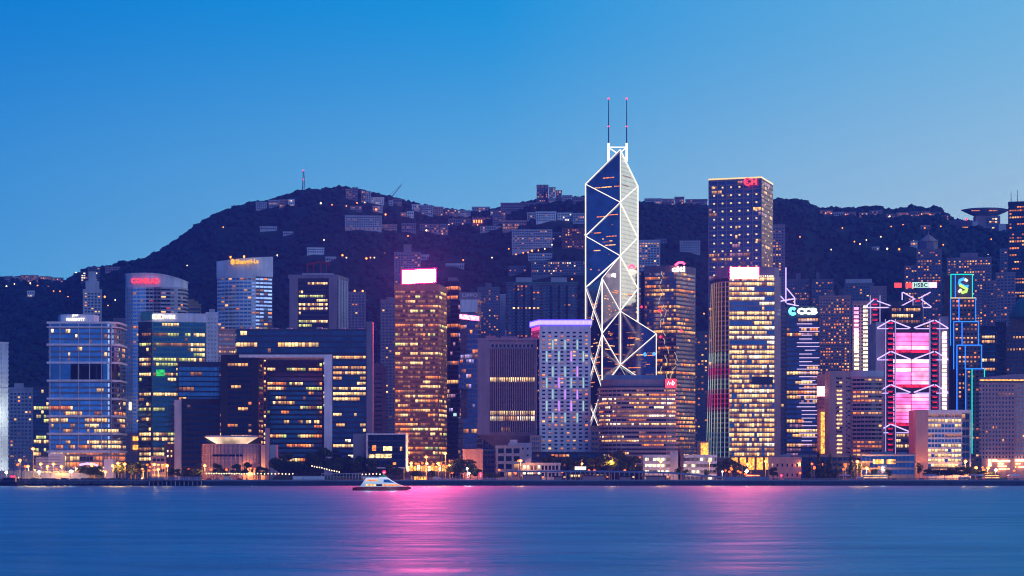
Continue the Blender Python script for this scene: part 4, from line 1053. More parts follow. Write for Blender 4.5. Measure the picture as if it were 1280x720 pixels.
# --- mirror tower; its distorted reflections are built as thin glowing tubes
lit('reflection_faint', (1, .80, .5), .75, False)
def scribble_tower():
    D = 1885; poly = corner(806, 845, 869, D, 10, 26)
    r = tower('office_tower', 'dark mirror tower with jagged white light lines and red-white roof sign', 'tower', poly, wz(339, D), G(fh=4, wh=.62, bay=2.2, pr=.94, wall='mauve', glass='g_violet', p=.34, dim=.2, run=5, pal='owdow', sp=.25, top=.6, bot=4, m=.3), 66, parapet=0)
    mb = MB(); mb.prism(offset(poly, .3), wz(340, D), wz(331.5, D), M['mauve'], M['roofgrey']); mb.build('parapet', r)
    st = MB(); st.prism(rect(800.5, 812, D + 24, 20), GZ, wz(336, D), M['navy'], M['roofgrey']); st.build('side_wing', r)
    text(r, 'citi', 848, 336.5, D - 1.8, 17, 7.5, M['sign_white'], name='lettering', bold=.06, dep=.9, u=(1, 0))
    strip(r, [P3(844, 331.5, D - 2.4), P3(848.5, 328.2, D - 2.4), P3(853, 328, D - 2.4), P3(856, 330.5, D - 2.4)], 1.1, lit('arc_red', (1, .03, .07), 8, False, True), 'sign_arc')
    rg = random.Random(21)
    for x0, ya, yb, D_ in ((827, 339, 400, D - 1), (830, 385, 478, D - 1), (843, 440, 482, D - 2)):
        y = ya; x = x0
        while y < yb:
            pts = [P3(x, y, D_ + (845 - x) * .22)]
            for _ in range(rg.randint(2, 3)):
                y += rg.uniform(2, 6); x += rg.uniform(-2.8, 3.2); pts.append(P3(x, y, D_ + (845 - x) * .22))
            strip(r, pts, .2, M['reflection_faint'], 'reflection_line'); y += rg.uniform(0, 3); x = x0 + rg.uniform(-3, 4)  # glowing tube drawn where the glass reflects the braced tower
    for px, py, m_ in ((802.5, 383, 'lamp_red'), (824.5, 388, 'lamp_red'), (851, 414, 'lamp_flood'), (825.5, 421, 'lamp_red')):
        lm = MB(); lm.lathe((px2x(px, D), D - 3 + (845 - px) * .2), [(.3, wz(py, D) - 1.1), (1.2, wz(py, D)), (.3, wz(py, D) + 1.1)], M['lamp_red'], 8); lm.build('wall_light', r)
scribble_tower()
tower('apartment_tower', 'blue-grey tower with an orange lit top storey showing past the braced skyscraper', 'tower', rect(798, 825, 2400, 20), wz(301, 2400), G(**dict(APT, wall='pale', p=.3, pal='woy', per={0: dict(fn=lambda f, nf, q, nb, c: M['w'] if f == nf - 1 and q > nb * .4 else c)})), zb=30)
tower('apartment_tower', 'low dim apartment tower in the gap before the tall gold-dotted tower', 'tower', rect(866, 890, 1950, 20), wz(416, 1950), G(**dict(APT, p=.25, pal='odw')))
r = tower('office_block', 'small block with glowing amber wall at the foot of the gold-dotted tower', 'building', rect(872, 886, 1600, 10), wz(552, 1600), G(fh=5, wh=.3, bay=4, pr=.3, wall='pinkstone', p=0), parapet=.6)
mb = MB(); mb.prism(rect(876, 885, 1599, .6), wz(570, 1600), wz(553.5, 1600), M['glow_amber']); mb.build('lit_wall', r)  # floodlight on the wall is put into a glowing panel

# --- tall tower dotted with gold lights
def dotted_tower():
    D = 1780; poly = corner(886, 951.5, 966, D, 14, 44)
    r = tower('skyscraper', 'tallest square tower dotted with gold lights under a gold-lit roofline', 'skyscraper', poly, wz(222, D), G(fh=4.1, wh=.7, bay=2.4, pr=.93, wall='mauve', glass='g_violet', p=.16, run=3, pal='pdwp', sp=.12, top=2, bot=4, m=.4, per={1: dict(glass='g_gold', wall='pinkstone')}), 31, parapet=0)
    mb = MB(); mb.prism(offset(poly, .4), wz(222.4, D), wz(220.6, D), M['led_yellow'], M['roofgrey']); mb.build('roof_light', r)
    a, b, c = poly[0], poly[1], poly[2]
    for j in range(13):
        y = 232.5 + j * 10.0
        for i in range(6):
            if y < 238 and i > 3: continue
            t = (i + .62) / 6.2; p = a.lerp(b, t); z = wz(y, D) + (1 - t) * .0
            mb = MB(); mb.prism([(p.x - .8, p.y - 1.0), (p.x, p.y - 1.4), (p.x + .8, p.y - 1.0), (p.x, p.y - .6)], z - .7, z + .6, M['led_yellow']); mb.build('gold_light', r)
    for j in range(22):
        y = 230 + j * 7.6
        for i in range(4):
            p = b.lerp(c, (i + .5) / 4.2)
            if (i + j) % 2: continue
            mb = MB(); mb.box(p.x - .6, p.x + .6, p.y - 1.1, p.y - .5, wz(y, D) - .6, wz(y, D) + .5, M['led_yellow']); mb.build('gold_light', r)
    for i in range(7):
        p = a.lerp(b, i / 6); mb = MB(); mb.box(p.x - .35, p.x + .35, p.y - .95, p.y - .1, wz(560, D), wz(224, D), M['mauve']); mb.build('fin', r)
    s = empty('sign', (px2x(938, D), D - 1, wz(226.5, D)), None, None); s.parent = r; s.location -= r.location
    ring = [P3(934.5 + 4.2 * math.cos(t), 227 - 4.2 * math.sin(t), D - 2) for t in [.5 + 5.4 * i / 14 for i in range(15)]]
    strip(s, ring, .75, M['sign_red'], 'emblem'); text(s, 'K', 933.8, 227.2, D - 2, 4, 4, M['sign_red'], name='lettering', bold=.06); text(s, 'H', 942.5, 227, D - 2, 7, 8, M['sign_red'], name='lettering', bold=.07)
dotted_tower()

# --- office with flank of coloured light strips and white screen
def flank_tower():
    D = 1580; zt = wz(345, D); z = lambda y: wz(y, D)
    # the flank is a curved wall leaning in towards the top
    r = empty('office_tower', (px2x(932, D), D + 16, GZ), 'office with glowing striped curved flank, red bands and blazing roof screen', 'tower')
    fl = [pt(889.5, D + 22), pt(894, D + 12), pt(901, D + 5), pt(911.5, D)]
    front = [pt(911.5, D), pt(968, D)]
    rgf = random.Random(44)
    poly = fl + [pt(968, D), pt(975.5, D + 12), pt(972, D + 40), pt(893, D + 40)]
    mb = MB(); mb.prism(poly, GZ, zt, M['mauve'], M['roofgrey']); mb.build('wall', r)
    facade(r, poly, GZ, zt, G(fh=3.9, wh=.66, bay=2.0, pr=.95, wall='bluegrey', glass='g_sky', p=.82, run=7, pal='ycywy', sp=.1, top=1, bot=18, m=.1,
        per={3: dict(glass='g_blue', wall='mauve', fn=lambda f, nf, q, nb, c: c or (M['wdy'[int(rgf.random() * 3)]] if f < nf * .62 and rgf.random() < .86 else None)), 0: dict(p=0, wall='mauve', glass='g_black'), 1: dict(wall='mauve', glass='g_black', p=0), 2: dict(wall='mauve', glass='g_black', p=0), 4: dict(p=0, pr=.02, wall='mauve')}), 14)
    for i in range(8):
        t = i / 7; q = t * 3; k = min(2, int(q)); p = fl[k].lerp(fl[k + 1], q - k); off = Vector((-.25, -1)).normalized() * .9
        x, y = p.x + off.x, p.y + off.y; lean = (1 - t) * 4.2
        mb = MB(); zs = [(352, 'led_dimgold'), (420, 'led_dimgold'), (440, 'led_lime'), (453, 'led_blush'), (459, 'led_rose'), (468, 'led_blush'), (473, 'led_lime'), (486, 'led_blush'), (492, 'led_rose'), (508, 'led_blush'), (514, 'led_lime'), (540, 'led_ice'), (572, None)]
        if i == 0: zs = zs
        b0 = 0
        for n_, (yy, m_) in enumerate(zs):
            zz = z(yy); ln = -lean * (yy - 352) / 220
            mb.v += [(x - .2 + ln, y, zz), (x + .2 + ln, y, zz), (x + .2 + ln, y + .8, zz), (x - .2 + ln, y + .8, zz)]
            if m_ and n_ < len(zs) - 1:
                o = n_ * 4
                for e in range(4):
                    g_ = (e + 1) % 4; mb.f.append((o + 4 + e, o + 4 + g_, o + g_, o + e)); mb.m.append(mb.mi(M[m_]))
        mb.build('light_strip', r)
    mb = MB(); mb.prism([pt(894, D + 8), pt(910, D + 2), pt(968, D + 1), pt(974, D + 12), pt(970, D + 34), pt(898, D + 34)], zt, z(333.5), M['mauve'], M['roofgrey']); mb.build('crown', r)
    for k in range(24):
        x = px2x(913 + k * 2.3, D); lm = MB(); lm.box(x - .35, x + .35, D - .8, D - .3, z(346), z(344.4), M['c']); lm.build('roof_light', r)
    board(r, 913, 948, 335, 347.6, D - 1.5, M['sign_rose'], 'screen', 1.2); board(r, 911.4, 949.6, 333.5, 349, D - .2, M['halo_pink'], 'screen_halo', .8)  # second board glows as the halo round this screen
    mb = MB(); mb.box(px2x(912, D), px2x(966, D), D - 2, D + 3, GZ, z(571), M['brown']); mb.build('podium', r)
    for k in range(5):
        lm = MB(); lm.box(px2x(914 + k * 10.5, D), px2x(921.5 + k * 10.5, D), D - 2.4, D - 2.05, z(587), z(572), M['glow_amber']); lm.build('lit_window', r)
    dark = MB(); dark.box(px2x(940, D), px2x(966, D), D - .9, D - .2, z(481), z(471), M['navy']); dark.build('louvre_floor', r)
lit('led_blush', (1, .38, .36), .45, False); lit('led_dimgold', (1, .55, .22), .32, False); lit('led_lime', (.75, .90, .62), .5, False); lit('led_rose', (1, .06, .14), .6, False); lit('led_ice', (.45, .75, .75), .42, False)
flank_tower()
tower('apartment_tower', 'tall narrow tower with lit stair column just past the gold-dotted tower', 'tower', rect(965, 981, 2080, 20), wz(282, 2080), G(**dict(APT, wall='mauve', p=.3, pal='owd', bay=3, per={0: dict(fn=lambda f, nf, q, nb, c: c if q < nb * .6 else None)})))

# --- tower with twin violet mast frames
def violet_masts():
    D = 1750; r = tower('office_tower', 'mauve tower crowned by violet-lit mast frames', 'tower', rect(968, 999, D, 20), wz(386, D), G(**dict(OFF, wall='mauve', p=.05)))
    for pts in ([(971, 383), (971, 337)], [(983, 378), (983, 334)], [(971, 364), (982, 376)], [(984, 360), (994, 372)], [(971, 377), (994, 373)], [(994, 372), (994, 382)], [(984, 379), (999, 382)]):
        strip(r, [P3(x, y, D, 3) for x, y in pts], .55, M['led_violet'], 'mast_light')
violet_masts()
def cyan_sign_tower():
    D = 1620; r = tower('office_tower', 'dark tower with cyan-white roof letters and violet light lines', 'tower', rect(982, 1024, D, 24), wz(396, D), G(fh=3.9, wh=.62, bay=2.3, pr=.92, wall='navy', glass='g_violet', p=.38, run=3, pal='owwyp', sp=.1, top=1, bot=6), 15)
    rg = random.Random(5)
    for k in range(34):
        y = 401 + k * 4.7; a = 995 + rg.choice((0, 3, 6, 10)); b = rg.choice((1023, 1023, 1018, 1014)); u = rect(982, 1024, D, 24)
        mb = MB(); mb.box(px2x(a, D), px2x(b, D), u[0].y - 7.2, u[0].y - 6.6, wz(y, D), wz(y, D) + .5, M['led_lilac']); mb.build('light_strip', r)
    mb = MB(); mb.prism(rect(984, 1022, D + 4, 16), wz(395, D), wz(382, D), M['dark']); mb.build('crown', r)
    s = empty('sign', (px2x(1004, D), D, wz(389, D)), None, None); s.parent = r; s.location -= r.location
    ring = [P3(991 + 3.6 * math.cos(t), 389 - 3.6 * math.sin(t), D - 2) for t in [.6 + 5.1 * i / 14 for i in range(15)]]
    strip(s, ring, 1.25, M['sign_cyan'], 'emblem'); text(s, 'CCB', 1009, 389, D - 2, 25, 8, M['sign_ice'], name='lettering', bold=.06, dep=.8)
lit('led_lilac', (.85, .62, 1), .9, False); lit('sign_ice', (.75, 1, .95), 4.5, False, True)
cyan_sign_tower()
r = tower('office_block', 'slim floodlit amber block carrying a small pink screen', 'building', rect(1022, 1033, 1600, 16), wz(470, 1600), G(fh=3.5, wh=.3, bay=3, pr=.2, wall='pinkstone', p=.0))
board(r, 1021.5, 1033, 483, 495, 1596, M['billboard'], 'screen', .8)
mb = MB(); mb.box(px2x(1026, 1597), px2x(1032, 1597), 1596.4, 1596.9, wz(567, 1597), wz(515, 1597), M['glow_amber']); mb.build('lit_wall', r)  # glowing panel in place of floodlight falling on this wall

# background apartments in the gap behind
def apt(px0, px1, yt, D, label, wall_='bluegrey', p=.2, plant=None, pal='owod', **k):
    return tower('apartment_tower', label, 'tower', rect(px0, px1, D, 18), wz(yt, D), G(**dict(APT, wall=wall_, p=p, pal=pal, **k)), plant=plant)
apt(984, 1012, 350, 2250, 'blue-grey apartment tower with lit bays right above the cyan roof letters', p=.3, plant=[(.2, .5, 7, 'bluegrey')], bay=2.8)
apt(1015, 1042, 350, 2240, 'blue-grey apartment tower with a roof spike between the cyan roof letters and blue stepped tower', p=.3, plant=[(.15, .2, 8, 'bluegrey')])
apt(1024, 1063, 371, 1990, 'wide pinkish apartment tower peppered with orange windows', 'pinkstone', .42, [(.3, .3, 3, 'mauve')], 'oow', bay=2.8)
apt(1049, 1060, 362, 2120, 'thin blue stepped annex tower beside the pale-crowned blue tower', p=.08)
r = apt(1056, 1092, 355, 2080, 'pale-crowned blue tower with dark vertical recesses', 'bluegrey', .10)
mb = MB(); mb.prism(rect(1057, 1090, 2082, 14), wz(355, 2080), wz(348.5, 2080), M['pale']); mb.build('crown', r)
r = apt(1066, 1090, 378, 1860, 'mauve tower lined by two columns of bright white lamps', 'mauve', .05)
for c, ya, yb in ((1070.5, 384, 440), (1082, 382, 464), (1071, 412, 464)):
    k = ya
    while k < yb:
        mb = MB(); x = px2x(c, 1850); mb.box(x - 2.1, x + 2.1, 1850, 1851.5, wz(k + 3, 1850), wz(k, 1850), M['panel_rose' if c < 1075 and k < 420 else 'c']); mb.build('bay_light', r); k += 5.2
apt(1088, 1108, 359, 1900, 'plain mauve slab tower next to the coat-hanger truss building', 'mauve', .04, pr=.2)

# --- curved-balcony hotel block and its blank wing
def balcony_block():
    D = 1570; r = empty('office_block', (px2x(1066, D), D + 14, GZ), 'pinkish concrete block pairing a blank wing with curved glowing balconies', 'building')
    A = corner(1031, 1037, 1067, D, 16, 0); mb = MB(); mb.prism(A, GZ, wz(464, D), M['pinkstone'], M['roofgrey']); mb.build('blank_wing', r)
    facade(r, A, GZ, wz(466, D), G(fh=3.5, wh=.35, bay=9.4, pr=.10, wall='pinkstone', glass='g_black', p=.0, sp=.02, out=.05, top=2, bot=10, m=1.5), 5)
    rg = random.Random(9); z = wz(566, D)
    for k in range(19):
        y = 472 + k * 5.15
        for px in (1047.5, 1051, 1061):
            if px == 1061 and k % 3 == 1: continue
            x = px2x(px, D); on = rg.random() < (.2 if k < 3 else .75) and px != 1061
            mb = MB(); mb.box(x - 1, x + 1, D - .5, D - .1, wz(y + 1.8, D), wz(y, D), M['y' if on else 'black']); mb.build('window', r)
    cs = arcfront(1066, 1102, D, 4, 26, 8)
    mb = MB(); mb.prism(cs, GZ, wz(470, D), M['pinkstone'], M['roofgrey']); mb.build('wall', r)
    facade(r, cs, GZ, wz(472, D), G(fh=3.35, wh=.5, bay=2.2, pr=.95, wall='pinkstone', glass='g_black', p=.52, run=5, pal='owoow', sp=1.4, out=.1, top=.4, bot=8, m=.1), 19)
    mb = MB(); mb.prism(offset(arcfront(1064, 1104, D, 4, 27, 8), .8), wz(471, D), wz(463.5, D), M['pale'], M['roofgrey']); mb.build('parapet', r)
balcony_block()

# --- coat-hanger truss building
def truss_building():
    D = 1640; r = empty('office_tower', (px2x(1142, D), D + 20, GZ), 'truss-hung tower with violet coat-hanger frames and hot pink lit floors', 'tower')
    z = lambda y: wz(y, D); X = lambda px, d=0: px2x(px, D)
    mb = MB(); mb.box(X(1096), X(1110), D + 4, D + 40, GZ, z(402), M['pale'], M['roofgrey']); mb.build('wing', r)
    mb = MB(); mb.box(X(1174), X(1187), D + 4, D + 40, GZ, z(395), M['mauve'], M['roofgrey']); mb.build('wing', r)
    mb = MB(); mb.box(X(1117), X(1163), D + 3, D + 38, GZ, z(413), M['dark'], M['roofgrey']); mb.build('wall', r)
    mb = MB(); mb.box(X(1107), X(1152), D + 34, D + 60, GZ, z(372), M['dark'], M['roofgrey']); mb.build('rear_block', r)
    mb = MB(); mb.box(X(1118), X(1160), D + 20, D + 40, z(413), z(381), M['dark']); mb.build('upper_block', r)
    facade(r, [Vector(q) for q in ((X(1119), D + 20), (X(1158), D + 20), (X(1158), D + 30), (X(1119), D + 30))], z(404), z(381), G(fh=4.1, wh=.5, bay=2, pr=.85, wall='dark', glass='g_black', p=.7, run=5, pal='ywd', sp=.1, top=.1, bot=.1), 6, edges=[0])
    # pink floors, one glowing band per storey
    for ya, yb, n in ((416, 437.5, 4), (449, 481, 6), (492.5, 529, 8)):
        h = (yb - ya) / n; rg = random.Random(n)
        for k in range(n):
            for a, b in ((1117.5, 1139), (1140.4, 1162)):
                mb = MB(); m_ = M['panel_pink'] if rg.random() < .62 else M['panel_rose']
                if k == 0 and n == 6 or (n == 6 and k == 2 and a < 1130): m_ = M['panel_white']
                if n == 8 and k > 5: m_ = M['panel_pink']
                mb.box(X(a), X(b), D + 1.6, D + 2.9, z(ya + (k + 1) * h - .75), z(ya + k * h), m_); mb.build('lit_floor', r)
        mb = MB(); mb.box(X(1117), X(1163), D + .9, D + 2.8, z(yb + 3.2), z(yb + .1), M['panel_red']); mb.build('red_band', r)
    facade(r, [Vector(q) for q in ((X(1117), D + 2), (X(1163), D + 2), (X(1163), D + 20), (X(1117), D + 20))], GZ, z(541), G(fh=4, wh=.55, bay=1.8, pr=.85, wall='brown', glass='g_black', p=.8, run=5, pal='wyyd', sp=.1, top=.1, bot=12), 16, edges=[0])
    # ladder masts
    for px, ya, yb, dy in ((1112.5, 399, 568, -1), (1168, 399, 540, -1), (1102.5, 365, 402, 32), (1157, 367, 402, 32)):
        for o in (-4.2, 4.2):
            mb = MB(); mb.tube((X(px) + o, D + dy, z(yb)), (X(px) + o, D + dy, z(ya)), .75, M['greypaint'], n=8); mb.build('mast_tube', r)
        strip(r, [(X(px) - 4.2, D + dy - 1, z(yb)), (X(px) - 4.2, D + dy - 1, z(ya))], .3, M['led_violet_dim'], 'edge_light'); strip(r, [(X(px) + 4.2, D + dy - 1, z(yb)), (X(px) + 4.2, D + dy - 1, z(ya))], .3, M['led_violet_dim'], 'edge_light')
        y = ya + 2.5
        while y < yb:
            mb = MB(); mb.box(X(px) - 3.4, X(px) + 3.4, D + dy - .5, D + dy + .5, z(y + 1.2), z(y), M['greypaint']); rgn = mb.build('rung', r)
            lm = MB(); lm.box(X(px) - 2.0, X(px) + 2.0, D + dy - .9, D + dy - .5, z(y + 3.3), z(y + 1.7), M['panel_red']); lm.build('red_light', rgn)
            y += 6.6
    # trusses
    for yc in (411, 450, 491.5, 541):
        ap = yc - 10.5
        for pts in ([(1096, yc - 1), (1112.5, ap)], [(1113.5, ap), (1137.5, yc - 1)], [(1142, yc - 1), (1167, ap)], [(1168.5, ap), (1184.5, yc - 1)], [(1096, yc), (1110, yc)], [(1120, yc), (1136, yc)], [(1144, yc), (1161, yc)], [(1170, yc), (1185, yc)]):
            strip(r, [P3(x, y, D, -1.6) for x, y in pts], .55 if pts[0][1] != pts[1][1] else .38, M['led_violet'], 'truss_light')
    for pts in ([(1090, 379.5), (1101, 370)], [(1105, 372), (1126, 379.5)], [(1134, 379.5), (1153, 369.5)], [(1161, 370), (1174, 379.5)], [(1090, 380.5), (1126, 380.5)], [(1134, 380.5), (1174, 380.5)], [(1138, 361), (1152, 369)], [(1173, 361), (1160, 368)], [(1137, 361), (1137, 371)]):
        strip(r, [P3(x, y, D, 31) for x, y in pts], .5, M['led_violet'], 'truss_light')
    s = empty('sign', (X(1150), D + 30, z(356)), None, None); s.parent = r; s.location -= r.location
    for a, b, m_ in ((1118, 1127, 'lamp_red_panel'), (1132, 1140.3, 'lamp_red_panel'), (1140.5, 1161, 'panel_green'), (1161.5, 1171, 'sign_rose_small')):
        board(s, a, b, 352.8 if m_ != 'lamp_red_panel' else 353.5, 359.6, D + 29, M[m_], 'sign_panel', 1.5)
    text(s, 'HSBC', 1150.8, 356.2, D + 28.7, 17, 5, M['black'], name='lettering', bold=.03, dep=.3)
    # bright strip down the west flank
    for k in range(20):
        y = 414 + k * 5.2; mb = MB(); mb.box(X(1179), X(1184.5), D + 3.2, D + 3.9, z(y + 4), z(y), M['panel_white' if k % 3 else 'c']); mb.build('flank_light', r)
lit('led_violet_dim', (.62, .50, 1), .7, False); lit('lamp_red_panel', (1, .06, .05), 1.4, False); lit('panel_green', (.55, .85, .72), 1.0, False); lit('sign_rose_small', (1, .10, .18), 9, False, True)
truss_building()
def pyramid_tower():
    D = 2150; r = tower('apartment_tower', 'apartment tower topped by a pyramid roof behind the truss-hung tower', 'tower', rect(1146, 1177, D, 24), wz(312, D), G(**dict(APT, wall='mauve', p=.42, pal='wood', bay=3)), parapet=.5)
    c = pt(1160.5, D + 12); ring = lambda R, z: [(c.x + R * math.cos(t), c.y + R * math.sin(t)) for t in [math.pi / 8 + k * math.pi / 4 for k in range(8)]]
    mb = MB(); mb.prism(ring(10.5, 0), wz(312, D), wz(301, D), M['mauve']); mb.build('lantern', r)
    mb = MB(); mb.lathe((c.x, c.y), [(11.5, wz(301, D)), (10, wz(299, D)), (.5, wz(291, D)), (.15, wz(287, D))], M['pinkstone'], 8); mb.build('roof', r)
    wg = rect(1131, 1147, D + 6, 18); mb = MB(); mb.prism(wg, GZ, wz(331, D), M['mauve'], M['roofgrey']); mb.build('wing', r)
    facade(r, wg, GZ, wz(331, D), G(**dict(APT, wall='mauve', p=.4, pal='wo')), 88)
pyramid_tower()

# --- stepped tower outlined in blue neon
def neon_tower():
    D0 = 1700; r = empty('office_tower', (px2x(1206, D0), D0 + 14, GZ), 'stepped brown tower outlined in blue neon with a swirl emblem', 'tower')
    tiers = [(1188.5, 1216, 343, D0), (1188, 1220, 372.5, D0 - 6), (1192, 1223.5, 402, D0 - 12), (1196, 1227.5, 431.5, D0 - 18), (1207, 1231, 461, D0 - 24)]
    for k, (a, b, yt, D) in enumerate(tiers):
        x0, x1, zt = px2x(a, D), px2x(b, D), wz(yt, D); dep = 26 + 6 * k
        mb = MB(); mb.box(x0, x1, D, D + (26 if k == 0 else 6.02), GZ, zt, M['brown'], M['roofgrey']); mb.build('tier', r)
        pl = [Vector(q) for q in ((x0, D), (x1, D), (x1, D + 6), (x0, D + 6))]
        zb = wz(tiers[k + 1][2] + 60, D) if k < 4 else GZ + 14
        if k: facade(r, pl, max(zb, GZ), zt, G(fh=3.7, wh=.45, bay=3.3, pr=.6, wall='brown', glass='g_black', p=.42, run=2, pal='oowd', sp=.1, top=1, bot=.5, m=1.2), 140 + k, edges=[0])
        zl = wz(566, D) if k >= 3 else wz(tiers[k + 1][2] + (30 if k else 0), D)
        for f, m_ in ((0, 'neon_blue' if k else 'neon_teal'), (.33 if k else .2, 'neon_blue'), (.98, 'neon_blue' if k else 'neon_teal')):
            if k == 0 and f == .33: continue
            x = x0 + (x1 - x0) * f
            strip(r, [(x, D - .5, zl if not (k == 4) else wz(567, D)), (x, D - .5, zt)], .42, M[m_ if not (k == 4 and f > 0) else 'neon_teal'], 'neon_tube')
        strip(r, [(x0, D - .5, zt), (x1, D - .5, zt)], .42, M['neon_teal' if k == 0 else 'led_yellow' if k == 1 else 'neon_blue'], 'neon_tube')
    D = D0; s = empty('sign', (px2x(1203.5, D), D - 1, wz(357, D)), None, None); s.parent = r; s.location -= r.location
    strip(s, [P3(1205, 348.5, D, -1.2), P3(1199.5, 350.5, D, -1.2), P3(1198.8, 354.5, D, -1.2), P3(1203, 357, D, -1.2), P3(1208.8, 359.5, D, -1.2), P3(1209, 356.5, D, -1.2)], 1.35, M['sign_blue'], 'emblem')
    strip(s, [P3(1201.5, 366, D, -1.4), P3(1207.5, 364.5, D, -1.4), P3(1208.6, 361.5, D, -1.4), P3(1203, 358.5, D, -1.6), P3(1199, 356, D, -1.4)], 1.3, M['sign_green'], 'emblem')
    strip(s, [P3(1205.5, 349, D, -1.6), P3(1208.8, 351.5, D, -1.6)], 1.2, M['sign_white'], 'emblem'); strip(s, [P3(1198, 365.5, D, -1.6), P3(1201, 362, D, -1.6)], 1.2, M['sign_white'], 'emblem')
neon_tower()
apt(1184, 1239, 323, 2230, 'broad apartment tower with raised centre rising behind the neon-outlined tower', 'mauve', .35, [(.4, .5, 5, 'mauve')], 'ooww', bay=2.9)
apt(1228, 1252, 352, 2010, 'tall plain mauve apartment slab standing beside the neon-outlined tower', 'mauve', .12)
apt(1245, 1269, 342, 1960, 'mauve slab with a lit stair edge in front of the twin-antenna tower', 'mauve', .16)
apt(1250, 1264, 312, 2280, 'slim blue tower directly below the wok-shaped hilltop hall', 'bluegrey', .25)
r = tower('office_tower', 'dark tower with two roof antennas at the picture edge', 'tower', rect(1260.5, 1300, 2040, 26), wz(253, 2040), G(fh=3.6, wh=.5, bay=2.6, pr=.8, wall='navy', glass='g_dark', p=.34, run=3, pal='owo', sp=.2))
for px, y in ((1267, 238), (1275, 236)):
    mb = MB(); mb.tube(P3(px, 253, 2040, 10), P3(px, y, 2040, 10), .5, M['steel'], r1=.25); mb.build('antenna', r)
tower('office_block', 'office with creamy lit floors beside the neon-outlined tower', 'building', rect(1226, 1245, 1780, 20), wz(409, 1780), G(fh=4.1, wh=.6, bay=2.5, pr=.92, wall='navy', glass='g_dark', p=.6, run=5, pal='yygw', sp=.1), 4)
tower('office_block', 'windowless dark slab between creamy lit office and domed building', 'building', rect(1245, 1257, 1790, 20), wz(404, 1790), G(fh=4, wh=.5, bay=2.5, pr=.9, wall='dark', glass='g_black', p=.03))
def domed():
    D = 1840; r = tower('office_tower', 'brown stone tower under a teal dome at the picture edge', 'tower', rect(1257, 1312, D, 30), wz(410, D), G(fh=3.8, wh=.5, bay=2.8, pr=.65, wall='brown', p=.10, pal='wo'))
    mb = MB(); mb.prism(rect(1262, 1308, D + 3, 24), wz(410, D), wz(398, D), M['brown']); mb.build('drum', r)
    c = pt(1285, D + 16); R = 17.5; zb = wz(398, D)
    mb = MB(); mb.lathe(c, [(R, zb)] + [(R * math.cos(t), zb + R * 1.25 * math.sin(t)) for t in [i * math.pi / 2 / 8 for i in range(1, 8)]] + [(.6, zb + R * 1.26), (.2, zb + R * 1.5)], M['teal'], 20); mb.build('dome', r, smooth=True)
domed()
def grid_hotel():
    D = 1530; poly = corner(1227, 1269, 1300, D, 0, 3); 
    r = tower('hotel_block', 'broad pinkish grid-fronted hotel with a lit roof terrace at the picture edge', 'building', poly, wz(478, D), G(fh=3.2, wh=.52, bay=2.6, pr=.42, wall='rosestone', glass='g_dark', p=.05, run=2, pal='odw', sp=.5, top=1, bot=16, m=.6), 13, parapet=0)
    mb = MB(); mb.prism(offset(poly, 1), wz(478, D), wz(476, D), M['brown']); mb.build('cornice', r)
    mb = MB(); mb.prism(offset(poly, .5), wz(476, D), wz(474.4, D), M['glow_amber']); mb.build('terrace_light', r)
    q = offset(poly, .9); zt = [wz(472, D), wz(467.5, D), wz(467, D), wz(470, D)]
    mb = MB(); mb.prism(q, wz(474.4, D), zt, M['mauve'], M['roofgrey']); mb.build('attic', r)
    for a, b, ya, yb in ((1235, 1238.6, 574, 583), (1240, 1246, 574.5, 577), (1246, 1262, 575, 577.5), (1247, 1254, 578.5, 580.5), (1247, 1258, 582, 583.5), (1248, 1262, 585.5, 587), (1268.5, 1290, 574, 577), (1269, 1275, 579, 580.5), (1269, 1282, 583, 584.5)):
        mb = MB(); mb.box(px2x(a, D), px2x(b, D), D - 1.6, D - .7, wz(yb, D), wz(ya, D), M['lamp_shop']); mb.build('shop_window', r)
grid_hotel()

